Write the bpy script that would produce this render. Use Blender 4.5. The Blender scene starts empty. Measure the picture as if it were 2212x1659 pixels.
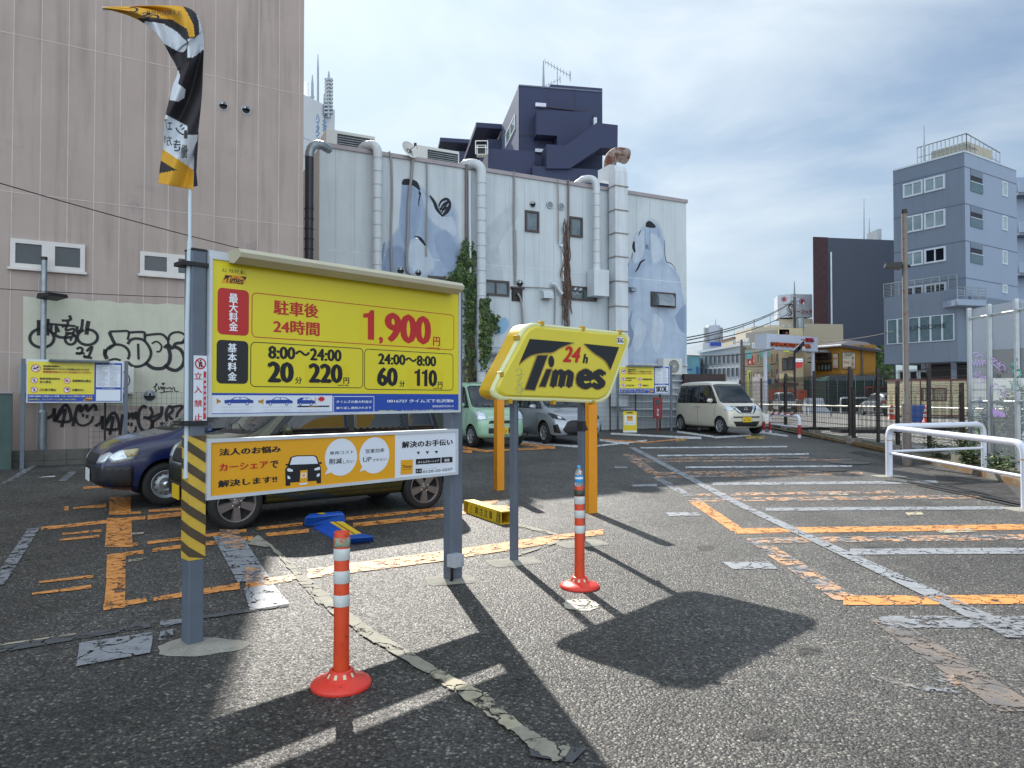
import bpy, bmesh, math, random
from mathutils import Vector, Matrix
from mathutils.bvhtree import BVHTree
random.seed(7)
SC = bpy.context.scene
COL = SC.collection
R = math.radians
# ------------------------------------------------------------ camera
FPX, CU, CV, EYE, PITCH = 1535.0, 1106.0, 829.5, 1.5, math.atan(30.5/1535.0)
cd = bpy.data.cameras.new('camera'); cam = bpy.data.objects.new('camera', cd); COL.objects.link(cam)
cam.location = (0, 0, EYE); cam.rotation_euler = (math.pi/2 + PITCH, 0, 0)
cd.sensor_width = 36.0; cd.lens = 36.0*FPX/2212.0; cd.clip_start = .05; cd.clip_end = 3000
SC.camera = cam
# ------------------------------------------------------------ sun and sky
SUN_EL, SUN_AZ = R(36.0), R(15.2)          # azimuth measured to the left of the view axis
sd = bpy.data.lights.new('sun', 'SUN'); sun = bpy.data.objects.new('sun', sd); COL.objects.link(sun)
sd.energy = 3.3; sd.angle = R(0.6); sd.color = (1.0, .95, .87)
sdir = Vector((-math.sin(SUN_AZ)*math.cos(SUN_EL), math.cos(SUN_AZ)*math.cos(SUN_EL), math.sin(SUN_EL)))
sun.rotation_euler = sdir.to_track_quat('Z', 'Y').to_euler(); sun.location = sdir*60
W = bpy.data.worlds.new('World'); SC.world = W; W.use_nodes = True
nt = W.node_tree; nt.nodes.clear()
def N(tree, typ, **kw):
    n = tree.nodes.new(typ)
    for k, v in kw.items():
        if k.startswith('i_'): n.inputs[k[2:].replace('_', ' ')].default_value = v
        else: setattr(n, k, v)
    return n
def L(tree, a, b): tree.links.new(a, b)
def math_node(tree, op, a, b=None, clamp=False):
    n = tree.nodes.new('ShaderNodeMath'); n.operation = op; n.use_clamp = clamp
    for i, x in enumerate((a, b)):
        if x is None: continue
        if isinstance(x, (int, float)): n.inputs[i].default_value = x
        else: tree.links.new(x, n.inputs[i])
    return n.outputs[0]
sky = N(nt, 'ShaderNodeTexSky', sky_type='NISHITA', sun_disc=False, sun_elevation=SUN_EL, sun_rotation=-SUN_AZ, air_density=1.0, dust_density=1.6, ozone_density=1.6)
tc = N(nt, 'ShaderNodeTexCoord')
mp = N(nt, 'ShaderNodeMapping'); mp.inputs['Scale'].default_value = (1.0, 1.0, 2.6); mp.inputs['Rotation'].default_value = (0.1, R(-14), 0.3)
L(nt, tc.outputs['Generated'], mp.inputs['Vector'])
nz = N(nt, 'ShaderNodeTexNoise', i_Scale=2.1, i_Detail=7.0, i_Roughness=.55, i_Distortion=.5); L(nt, mp.outputs[0], nz.inputs['Vector'])
cr = N(nt, 'ShaderNodeValToRGB'); cr.color_ramp.elements[0].position = .40; cr.color_ramp.elements[1].position = .66
cr.color_ramp.elements[0].color = (.0, .0, .0, 1); cr.color_ramp.elements[1].color = (1, 1, 1, 1)
L(nt, nz.outputs[0], cr.inputs[0])
# thin cloud is whiter and brighter towards the sun; extra brightness behind the viewer and overhead, out of view, is added fill
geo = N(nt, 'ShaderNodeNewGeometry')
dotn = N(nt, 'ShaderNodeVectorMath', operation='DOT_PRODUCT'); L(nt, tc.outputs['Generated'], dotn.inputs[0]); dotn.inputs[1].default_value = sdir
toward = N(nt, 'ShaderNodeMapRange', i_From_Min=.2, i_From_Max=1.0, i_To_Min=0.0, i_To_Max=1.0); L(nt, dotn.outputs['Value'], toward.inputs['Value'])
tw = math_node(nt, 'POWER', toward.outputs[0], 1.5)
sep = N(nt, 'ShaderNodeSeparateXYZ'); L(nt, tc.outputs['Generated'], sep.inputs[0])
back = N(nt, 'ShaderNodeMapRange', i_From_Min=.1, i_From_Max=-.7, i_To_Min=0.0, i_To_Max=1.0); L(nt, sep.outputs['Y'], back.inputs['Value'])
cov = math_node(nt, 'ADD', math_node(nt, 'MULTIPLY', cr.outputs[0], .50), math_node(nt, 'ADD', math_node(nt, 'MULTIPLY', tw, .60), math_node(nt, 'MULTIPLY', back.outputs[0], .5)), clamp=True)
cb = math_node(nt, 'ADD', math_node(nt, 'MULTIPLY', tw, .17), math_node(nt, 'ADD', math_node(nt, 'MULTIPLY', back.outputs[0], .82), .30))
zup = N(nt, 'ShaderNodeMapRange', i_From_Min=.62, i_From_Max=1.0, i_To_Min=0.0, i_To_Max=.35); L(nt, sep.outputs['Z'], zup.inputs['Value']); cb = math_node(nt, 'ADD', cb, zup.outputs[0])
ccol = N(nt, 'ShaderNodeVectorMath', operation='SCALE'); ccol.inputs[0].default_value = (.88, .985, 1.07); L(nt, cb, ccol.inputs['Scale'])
sk = N(nt, 'ShaderNodeVectorMath', operation='MULTIPLY'); L(nt, sky.outputs[0], sk.inputs[0]); sk.inputs[1].default_value = (.021, .037, .057)
hz = N(nt, 'ShaderNodeVectorMath', operation='MULTIPLY_ADD'); L(nt, sk.outputs[0], hz.inputs[0]); hz.inputs[1].default_value = (1.75, 1.5, 1.35); hz.inputs[2].default_value = (1, 1, 1)
sdv = N(nt, 'ShaderNodeVectorMath', operation='DIVIDE'); L(nt, sk.outputs[0], sdv.inputs[0]); L(nt, hz.outputs[0], sdv.inputs[1]); sk = sdv
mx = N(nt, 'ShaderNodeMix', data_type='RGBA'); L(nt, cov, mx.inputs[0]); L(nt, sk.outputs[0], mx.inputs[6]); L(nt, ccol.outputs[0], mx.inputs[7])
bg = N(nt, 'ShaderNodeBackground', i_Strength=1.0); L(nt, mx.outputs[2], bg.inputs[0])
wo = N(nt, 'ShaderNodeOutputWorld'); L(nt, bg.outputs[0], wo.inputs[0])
SC.view_settings.view_transform = 'Standard'; SC.view_settings.look = 'None'; SC.view_settings.exposure = 1.22; SC.view_settings.gamma = 1.0
SC.cycles.use_denoising = True
SC.cycles.max_bounces = 6; SC.cycles.transparent_max_bounces = 12
# ------------------------------------------------------------ pixel (2212 wide) to place
def ray(u, v):
    xc, yc = (u-CU)/FPX, (CV-v)/FPX
    c, s = math.cos(PITCH), math.sin(PITCH)
    return Vector((xc, c - yc*s, s + yc*c))
def g(Y): return 0.02*min(max(Y-10.0, 0.0), 20.0)
def G(u, v, dz=0.0):
    d = ray(u, v); t = 0.5; lo = .3
    if d.z >= -1e-4: return Vector((d.x*300, 300, g(300)+dz))
    t = -(EYE)/d.z
    for _ in range(40):
        y = d.y*t; t2 = (g(y)-EYE)/d.z; t = .5*t+.5*t2
    return Vector((d.x*t, d.y*t, g(d.y*t)+dz))
def P(u, v, Y):
    d = ray(u, v); return Vector((0, 0, EYE)) + d*(Y/d.y)
def zf(x0, y0, sc):                        # turns a spot in an enlarged crop back into picture units
    return lambda x, y: ((x0+x/sc)*.553, (y0+y/sc)*.553)
class Plane:                               # vertical plane; s runs along it, d comes off it towards the viewer
    def __init__(self, a, b):
        self.o = Vector((a[0], a[1])); self.t = (Vector((b[0], b[1]))-self.o).normalized()
        n = Vector((self.t.y, -self.t.x))
        if n.dot(-self.o) < 0: n = -n
        self.n = n
    def sz(self, u, v):
        d = ray(u, v); k = self.o.dot(self.n)/(d.x*self.n.x+d.y*self.n.y)
        p = Vector((0, 0, EYE))+d*k
        return ((Vector((p.x, p.y))-self.o).dot(self.t), p.z)
    def pt(self, s, z, d=0.0):
        q = self.o+self.t*s+self.n*d
        return Vector((q.x, q.y, z))
    def px(self, u, v, d=0.0):
        return self.pt(*self.sz(u, v), d)
    def shifted(self, d):
        q = Plane((0, 0), (1, 1)); q.o = self.o+self.n*d; q.t = self.t.copy(); q.n = self.n.copy(); return q
# ------------------------------------------------------------ materials
def lin(h):
    if isinstance(h, tuple): return h if len(h) == 4 else (*h, 1)
    h = h.lstrip('#'); c = [int(h[i:i+2], 16)/255 for i in (0, 2, 4)]
    return tuple((x/12.92 if x <= .04045 else ((x+.055)/1.055)**2.4) for x in c)+(1,)
MATS = {}
def M(name, col, r=.5, m=0.0, var=.12, vs=2.5, bump=0.0, bs=60, coat=0.0, streak=0.0, grime=None, gs=1.2, gt=.55, alpha=None, trans=0.0, emit=0.0, spec=.5):
    if name in MATS: return MATS[name]
    mt = bpy.data.materials.new(name); mt.use_nodes = True; t = mt.node_tree
    b = t.nodes['Principled BSDF']; c = lin(col)
    b.inputs['Roughness'].default_value = r; b.inputs['Metallic'].default_value = m
    b.inputs['Specular IOR Level'].default_value = spec
    if coat: b.inputs['Coat Weight'].default_value = coat; b.inputs['Coat Roughness'].default_value = .06
    if trans: b.inputs['Transmission Weight'].default_value = trans
    co = N(t, 'ShaderNodeTexCoord'); src = co.outputs['Object']
    out = None
    if var > 0:
        n1 = N(t, 'ShaderNodeTexNoise', i_Scale=vs, i_Detail=6.0, i_Roughness=.62); L(t, src, n1.inputs['Vector'])
        rr = N(t, 'ShaderNodeMapRange', i_From_Min=.3, i_From_Max=.7, i_To_Min=1-var, i_To_Max=1+var); L(t, n1.outputs[0], rr.inputs['Value'])
        sc_ = N(t, 'ShaderNodeVectorMath', operation='SCALE'); sc_.inputs[0].default_value = c[:3]; L(t, rr.outputs[0], sc_.inputs['Scale']); out = sc_.outputs[0]
    if streak > 0:
        mpn = N(t, 'ShaderNodeMapping'); mpn.inputs['Scale'].default_value = (2.6, 2.6, .16); L(t, src, mpn.inputs['Vector'])
        n2 = N(t, 'ShaderNodeTexNoise', i_Scale=1.6, i_Detail=5.0, i_Roughness=.6); L(t, mpn.outputs[0], n2.inputs['Vector'])
        rr = N(t, 'ShaderNodeMapRange', i_From_Min=.48, i_From_Max=.75, i_To_Min=1.0, i_To_Max=1-streak); L(t, n2.outputs[0], rr.inputs['Value'])
        s2 = N(t, 'ShaderNodeVectorMath', operation='SCALE'); L(t, rr.outputs[0], s2.inputs['Scale'])
        if out: L(t, out, s2.inputs[0])
        else: s2.inputs[0].default_value = c[:3]
        out = s2.outputs[0]
    if grime:
        n3 = N(t, 'ShaderNodeTexNoise', i_Scale=gs, i_Detail=8.0, i_Roughness=.7); L(t, src, n3.inputs['Vector'])
        rr = N(t, 'ShaderNodeMapRange', i_From_Min=gt, i_From_Max=gt+.1, i_To_Min=0.0, i_To_Max=1.0); L(t, n3.outputs[0], rr.inputs['Value'])
        mm = N(t, 'ShaderNodeMix', data_type='RGBA'); L(t, rr.outputs[0], mm.inputs[0]); mm.inputs[7].default_value = lin(grime)
        if out: L(t, out, mm.inputs[6])
        else: mm.inputs[6].default_value = c
        out = mm.outputs[2]
    if out: L(t, out, b.inputs['Base Color'])
    else: b.inputs['Base Color'].default_value = c
    if bump > 0:
        n4 = N(t, 'ShaderNodeTexNoise', i_Scale=bs, i_Detail=3.0); L(t, src, n4.inputs['Vector'])
        bp = N(t, 'ShaderNodeBump', i_Strength=bump, i_Distance=.01); L(t, n4.outputs[0], bp.inputs['Height']); L(t, bp.outputs[0], b.inputs['Normal'])
    if emit:
        b.inputs['Emission Color'].default_value = c; b.inputs['Emission Strength'].default_value = emit
    if alpha is not None: b.inputs['Alpha'].default_value = alpha
    MATS[name] = mt; return mt
def worn(name, col, thr=.5, scale=9.0, r=.6, soft=.04, col2=None):      # paint worn through to what it lies on
    if name in MATS: return MATS[name]
    mt = M(name, col, r=r, var=.18, vs=14, bump=.3, bs=120); t = mt.node_tree; b = t.nodes['Principled BSDF']
    co = N(t, 'ShaderNodeTexCoord')
    n1 = N(t, 'ShaderNodeTexNoise', i_Scale=scale, i_Detail=9.0, i_Roughness=.72); L(t, co.outputs['Object'], n1.inputs['Vector'])
    rr = N(t, 'ShaderNodeMapRange', i_From_Min=thr-soft, i_From_Max=thr+soft, i_To_Min=1.0, i_To_Max=0.0); L(t, n1.outputs[0], rr.inputs['Value'])
    vo = N(t, 'ShaderNodeTexVoronoi', feature='DISTANCE_TO_EDGE', i_Scale=3.6); 
    n5 = N(t, 'ShaderNodeTexNoise', i_Scale=5.0, i_Detail=4.0); L(t, co.outputs['Object'], n5.inputs['Vector'])
    ad = N(t, 'ShaderNodeVectorMath', operation='ADD'); L(t, co.outputs['Object'], ad.inputs[0])
    s5 = N(t, 'ShaderNodeVectorMath', operation='SCALE'); s5.inputs['Scale'].default_value = .35; L(t, n5.outputs[1], s5.inputs[0]); L(t, s5.outputs[0], ad.inputs[1]); L(t, ad.outputs[0], vo.inputs['Vector'])
    ck = N(t, 'ShaderNodeMapRange', i_From_Min=.012, i_From_Max=.03, i_To_Min=0.0, i_To_Max=1.0); L(t, vo.outputs['Distance'], ck.inputs['Value'])
    a = math_node(t, 'MULTIPLY', rr.outputs[0], ck.outputs[0]); L(t, a, b.inputs['Alpha'])
    if col2:
        n6 = N(t, 'ShaderNodeTexNoise', i_Scale=scale*.5, i_Detail=7.0, i_Roughness=.7); L(t, co.outputs['Object'], n6.inputs['Vector'])
        r6 = N(t, 'ShaderNodeMapRange', i_From_Min=.46, i_From_Max=.52); L(t, n6.outputs[0], r6.inputs['Value'])
        m6 = N(t, 'ShaderNodeMix', data_type='RGBA'); L(t, r6.outputs[0], m6.inputs[0]); m6.inputs[7].default_value = lin(col2)
        old = b.inputs['Base Color'].links[0].from_socket; L(t, old, m6.inputs[6]); L(t, m6.outputs[2], b.inputs['Base Color'])
    return mt
# ------------------------------------------------------------ mesh collector
TXT = {}
def glyphs(s, bold):
    k = s
    if k not in TXT:
        cu = bpy.data.curves.new('t', 'FONT'); cu.body = s; cu.resolution_u = 3; cu.fill_mode = 'FRONT'
        ob = bpy.data.objects.new('t', cu); me = ob.to_mesh()
        vs = [(v.co.x, v.co.y) for v in me.vertices]; fs = [tuple(p.vertices) for p in me.polygons]
        ob.to_mesh_clear(); bpy.data.objects.remove(ob); bpy.data.curves.remove(cu)
        xs = [v[0] for v in vs] or [0]; ys = [v[1] for v in vs] or [0]
        TXT[k] = (vs, fs, min(xs), min(ys), max(xs), max(ys))
    return TXT[k]
class MB:
    def __init__(self): self.v = []; self.f = []; self.m = []; self.mats = []; self.T = None; self.sm = []; self.near = True
    def mi(self, m):
        if m not in self.mats: self.mats.append(m)
        return self.mats.index(m)
    def add(self, vs, fs, m, smooth=False):
        b = len(self.v)
        for v in vs:
            v = Vector(v) if len(v) == 3 else Vector((v[0], v[1], 0))
            self.v.append(self.T @ v if self.T else v)
        i = self.mi(m)
        for f in fs: self.f.append([b+k for k in f]); self.m.append(i); self.sm.append(smooth)
        return self
    def box(self, a, b, m, rz=0.0, c=None):
        x0, y0, z0 = a; x1, y1, z1 = b
        vs = [Vector(p) for p in ((x0,y0,z0),(x1,y0,z0),(x1,y1,z0),(x0,y1,z0),(x0,y0,z1),(x1,y0,z1),(x1,y1,z1),(x0,y1,z1))]
        if rz:
            c = Vector(c) if c else Vector(((x0+x1)/2, (y0+y1)/2, 0)); q = Matrix.Rotation(rz, 3, 'Z'); vs = [q@(p-c)+c for p in vs]
        return self.add(vs, [(0,3,2,1),(4,5,6,7),(0,1,5,4),(1,2,6,5),(2,3,7,6),(3,0,4,7)], m)
    def hexa(self, b4, t4, m):
        return self.add(list(b4)+list(t4), [(3,2,1,0),(4,5,6,7),(0,1,5,4),(1,2,6,5),(2,3,7,6),(3,0,4,7)], m)
    def pbox(self, pl, s0, z0, s1, z1, d0, d1, m):        # box on a plane
        q = [pl.pt(s0,z0,d0), pl.pt(s1,z0,d0), pl.pt(s1,z0,d1), pl.pt(s0,z0,d1)]
        t = [pl.pt(s0,z1,d0), pl.pt(s1,z1,d0), pl.pt(s1,z1,d1), pl.pt(s0,z1,d1)]
        return self.hexa(q, t, m)
    def pquad(self, pl, s0, z0, s1, z1, d, m): return self.add([pl.pt(s0,z0,d), pl.pt(s1,z0,d), pl.pt(s1,z1,d), pl.pt(s0,z1,d)], [(0,1,2,3)], m)
    def pxq(self, pl, u0, v0, u1, v1, d, m):              # rectangle whose left-bottom and right-top are seen at those spots
        s0, z0 = pl.sz(u0, v0); s1, z1 = pl.sz(u1, v1); return self.pquad(pl, s0, z0, s1, z1, d, m)
    def ppoly(self, pl, pts, d, m): return self.add([pl.pt(s, z, d) for s, z in pts], [tuple(range(len(pts)))], m)
    def pprism(self, pl, pts, d0, d1, m, msid=None):
        n = len(pts); self.add([pl.pt(s,z,d1) for s,z in pts], [tuple(range(n))], m); self.add([pl.pt(s,z,d0) for s,z in pts], [tuple(range(n))[::-1]], msid or m)
        vs = [pl.pt(s,z,d0) for s,z in pts]+[pl.pt(s,z,d1) for s,z in pts]
        return self.add(vs, [(i,(i+1)%n,(i+1)%n+n,i+n) for i in range(n)], msid or m)
    def pxpoly(self, pl, uv, d, m): return self.ppoly(pl, [pl.sz(*p) for p in uv], d, m)
    def ribbon(self, pl, pts, w, d, m, taper=False):       # stroke drawn on a plane
        n = len(pts); vs = []
        for i, (s, z) in enumerate(pts):
            a = pts[max(i-1, 0)]; b = pts[min(i+1, n-1)]; dx, dz = b[0]-a[0], b[1]-a[1]; q = math.hypot(dx, dz) or 1
            ww = w/2*(1 if not taper else (.35+.65*math.sin(math.pi*(i+.4)/(n-.2))))
            vs += [pl.pt(s-dz/q*ww, z+dx/q*ww, d), pl.pt(s+dz/q*ww, z-dx/q*ww, d)]
        return self.add(vs, [(2*i, 2*i+1, 2*i+3, 2*i+2) for i in range(n-1)], m)
    def circle(self, pl, s, z, r, d, m, n=20, r2=None):
        ps = [(s+math.cos(2*math.pi*i/n)*r, z+math.sin(2*math.pi*i/n)*(r2 or r)) for i in range(n)]
        return self.ppoly(pl, ps, d, m)
    def ring(self, pl, s, z, r, w, d, m, n=24): return self.ribbon(pl, [(s+math.cos(2*math.pi*i/n)*r, z+math.sin(2*math.pi*i/n)*r) for i in range(n+1)], w, d, m)
    def text(self, pl, txt, s0, z0, s1, z1, d, m, bold=.0, keep=False, slant=0.0, thick=0.0, msid=None):
        vs, fs, x0, y0, x1, y1 = glyphs(txt, bold)
        if not fs: return self
        step = .00015 if (s1-s0) < 1.6 and self.near else .004
        kx, ky = (s1-s0)/max(x1-x0+2*bold, 1e-6), (z1-z0)/max(y1-y0+bold, 1e-6)
        if kx < 0: kx = (s1-s0)/max(x1-x0+2*bold, 1e-6)
        if bold and not thick:      # heavier strokes: the outline again, a hair to each side and a hair lower
            for q, (bx, by) in enumerate(((-1, 0), (1, 0), (0, -.5), (0, .5))):
                pts = [(s0+(x-x0+bold+bx*bold)*kx+(y-y0)*ky*slant, z0+(y-y0+bold*.5+by*bold)*ky) for x, y in vs]
                self.add([pl.pt(s, z, d-step*(q+1)) for s, z in pts], fs, m)
            x0 -= bold; y0 -= bold*.5
        if keep: k = min(abs(kx), ky); kx = math.copysign(k, kx); ky = k
        pts = [(s0+(x-x0)*kx+(y-y0)*ky*slant, z0+(y-y0)*ky) for x, y in vs]
        if thick:
            n = len(pts); ed = {}
            for f in fs:
                for a, b in zip(f, f[1:]+f[:1]): ed[(a, b)] = 1
            bd = [e for e in ed if (e[1], e[0]) not in ed]
            self.add([pl.pt(s,z,d) for s,z in pts]+[pl.pt(s,z,d+thick) for s,z in pts], [(a, b, b+n, a+n) for a, b in bd], msid or m)
            d = d+thick
        return self.add([pl.pt(s, z, d) for s, z in pts], fs, m)
    def pxtext(self, pl, txt, u0, v0, u1, v1, d, m, bold=0.0, **k):
        s0, z0 = pl.sz(u0, v0); s1, z1 = pl.sz(u1, v1); return self.text(pl, txt, s0, z0, s1, z1, d, m, bold, **k)
    def tube(self, pts, r, m, n=10, cap=True, smooth=True):
        pts = [Vector(p) for p in pts]; rs = r if isinstance(r, (list, tuple)) else [r]*len(pts); vs = []
        up = None
        for i, p in enumerate(pts):
            t = (pts[min(i+1, len(pts)-1)]-pts[max(i-1, 0)]).normalized()
            if up is None:
                up = Vector((0, 0, 1)) if abs(t.z) < .9 else Vector((1, 0, 0))
            a = t.cross(up)
            if a.length < 1e-5: a = t.orthogonal()
            a.normalize(); b = a.cross(t).normalized(); up = b
            vs += [p+(a*math.cos(2*math.pi*k/n)+b*math.sin(2*math.pi*k/n))*rs[i] for k in range(n)]
        fs = [(i*n+k, i*n+(k+1)%n, (i+1)*n+(k+1)%n, (i+1)*n+k) for i in range(len(pts)-1) for k in range(n)]
        self.add(vs, fs, m, smooth)
        if cap: self.add(vs[:n], [tuple(range(n))], m); self.add(vs[-n:], [tuple(range(n))[::-1]], m)
        return self
    def bar(self, a, b, w, h, m):                           # square bar between two points
        a, b = Vector(a), Vector(b); t = (b-a).normalized(); s = t.cross(Vector((0, 0, 1)))
        s = (s.normalized() if s.length > 1e-4 else Vector((1, 0, 0))); q = s.cross(t)
        o = [(-1,-1),(1,-1),(1,1),(-1,1)]
        return self.hexa([a+s*x*w/2+q*y*h/2 for x, y in o], [b+s*x*w/2+q*y*h/2 for x, y in o], m)
    def lathe(self, c, prof, m, n=24, smooth=True):        # prof: (radius, height)
        c = Vector(c); vs = [c+Vector((r*math.cos(2*math.pi*k/n), r*math.sin(2*math.pi*k/n), z)) for r, z in prof for k in range(n)]
        return self.add(vs, [(i*n+k, i*n+(k+1)%n, (i+1)*n+(k+1)%n, (i+1)*n+k) for i in range(len(prof)-1) for k in range(n)], m, smooth)
    def gquad(self, c4, m, dz=.004, n=14, k=2, px=True, wob=0.0):
        MB.gn = getattr(MB, 'gn', 0)+1; dz += MB.gn*.00006
        q = [G(*p) if px else Vector((p[0], p[1], 0)) for p in c4]      # order a0, a1 (start edge), b1, b0 (end edge)
        vs = []
        for i in range(n+1):
            for j in range(k+1):
                a = q[0].lerp(q[1], j/k); b = q[3].lerp(q[2], j/k); p = a.lerp(b, i/n)
                if wob: p = p+Vector((random.uniform(-wob, wob), random.uniform(-wob, wob), 0))
                vs.append((p.x, p.y, g(p.y)+dz))
        return self.add(vs, [(i*(k+1)+j, i*(k+1)+j+1, (i+1)*(k+1)+j+1, (i+1)*(k+1)+j) for i in range(n) for j in range(k)], m)
    def gpoly(self, uv, m, dz=.004, px=True):
        q = [G(*p) if px else Vector((p[0], p[1], 0)) for p in uv]
        return self.add([(p.x, p.y, g(p.y)+dz) for p in q], [tuple(range(len(q)))], m)
    def build(self, name, parent=None, origin=None, autosmooth=False, bevel=0.0):
        me = bpy.data.meshes.new(name)
        if parent is not None and origin is None:
            o = parent; off = Vector((0, 0, 0)); acc = Vector((0, 0, 0)); p = parent
            while p: acc += p.location; p = p.parent
            off = acc
        elif origin is not None: off = Vector(origin)
        else:
            if self.v:
                xs = [v.x for v in self.v]; ys = [v.y for v in self.v]; zs = [v.z for v in self.v]
                off = Vector(((min(xs)+max(xs))/2, (min(ys)+max(ys))/2, min(zs)))
            else: off = Vector()
        if getattr(self, 'local', False): off = Vector()
        me.from_pydata([v-off for v in self.v], [], self.f)
        for m in self.mats: me.materials.append(m)
        me.polygons.foreach_set('material_index', self.m); me.polygons.foreach_set('use_smooth', self.sm); me.update()
        ob = bpy.data.objects.new(name, me); COL.objects.link(ob)
        if parent is not None: ob.parent = parent
        elif not getattr(self, 'local', False): ob.location = off
        if bevel:
            bv = ob.modifiers.new('bevel', 'BEVEL'); bv.width = bevel; bv.segments = 2; bv.limit_method = 'ANGLE'
        return ob
def thing(name, label, cat, loc=(0, 0, 0), group=None):
    o = bpy.data.objects.new(name, None); COL.objects.link(o); o.location = loc; o.empty_display_size = .2
    o['label'] = label; o['category'] = cat
    if group: o['group'] = group
    return o
def tag(o, label, cat, group=None, kind=None):
    if label: o['label'] = label
    if cat: o['category'] = cat
    if group: o['group'] = group
    if kind: o['kind'] = kind
    return o
def struct(o): o['kind'] = 'structure'; return o
def dup(root, loc=None, label=None, rz=None):
    r = root.copy(); COL.objects.link(r)
    if loc is not None: r.location = loc
    if rz is not None: r.rotation_euler = (0, 0, rz)
    if label: r['label'] = label
    def kids(a, b):
        for ch in a.children:
            c = ch.copy(); COL.objects.link(c); c.parent = b; kids(ch, c)
    kids(root, r); return r
def arc(a, b, c, n=8):      # quadratic bend from a through control b to c
    a, b, c = Vector(a), Vector(b), Vector(c)
    return [a*(1-t)**2+b*2*t*(1-t)+c*t*t for t in [i/n for i in range(n+1)]]
def smooth_path(pts, k=6):
    out = []; n = len(pts); P_ = [Vector(p) for p in pts]
    for i in range(n-1):
        p0, p1, p2, p3 = P_[max(i-1, 0)], P_[i], P_[i+1], P_[min(i+2, n-1)]
        for j in range(k):
            t = j/k; out.append(.5*((2*p1)+(p2-p0)*t+(2*p0-5*p1+4*p2-p3)*t*t+(3*p1-p0-3*p2+p3)*t**3))
    out.append(P_[-1]); return out
# common materials
white = M('white_paint', '#e6e8ea', r=.45, var=.06); black = M('black_plastic', '#141416', r=.45, var=.1); grey_steel = M('grey_painted_steel', '#5b6470', r=.45, var=.14, vs=3, streak=.2)
ink = M('black_print', '#101014', r=.5, var=0); galv = M('galvanised_steel', '#8f979c', r=.4, m=.6, var=.2, vs=8, streak=.25); dark_glass = M('dark_glass', '#151b22', r=.06, var=.2, vs=.8)
wprint = M('white_print', '#e9edf2', r=.4, var=.03); red_print = M('red_print', '#c01818', r=.45, var=.04); alu = M('aluminium', '#aab0b5', r=.35, m=.55, var=.1, vs=6)
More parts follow.
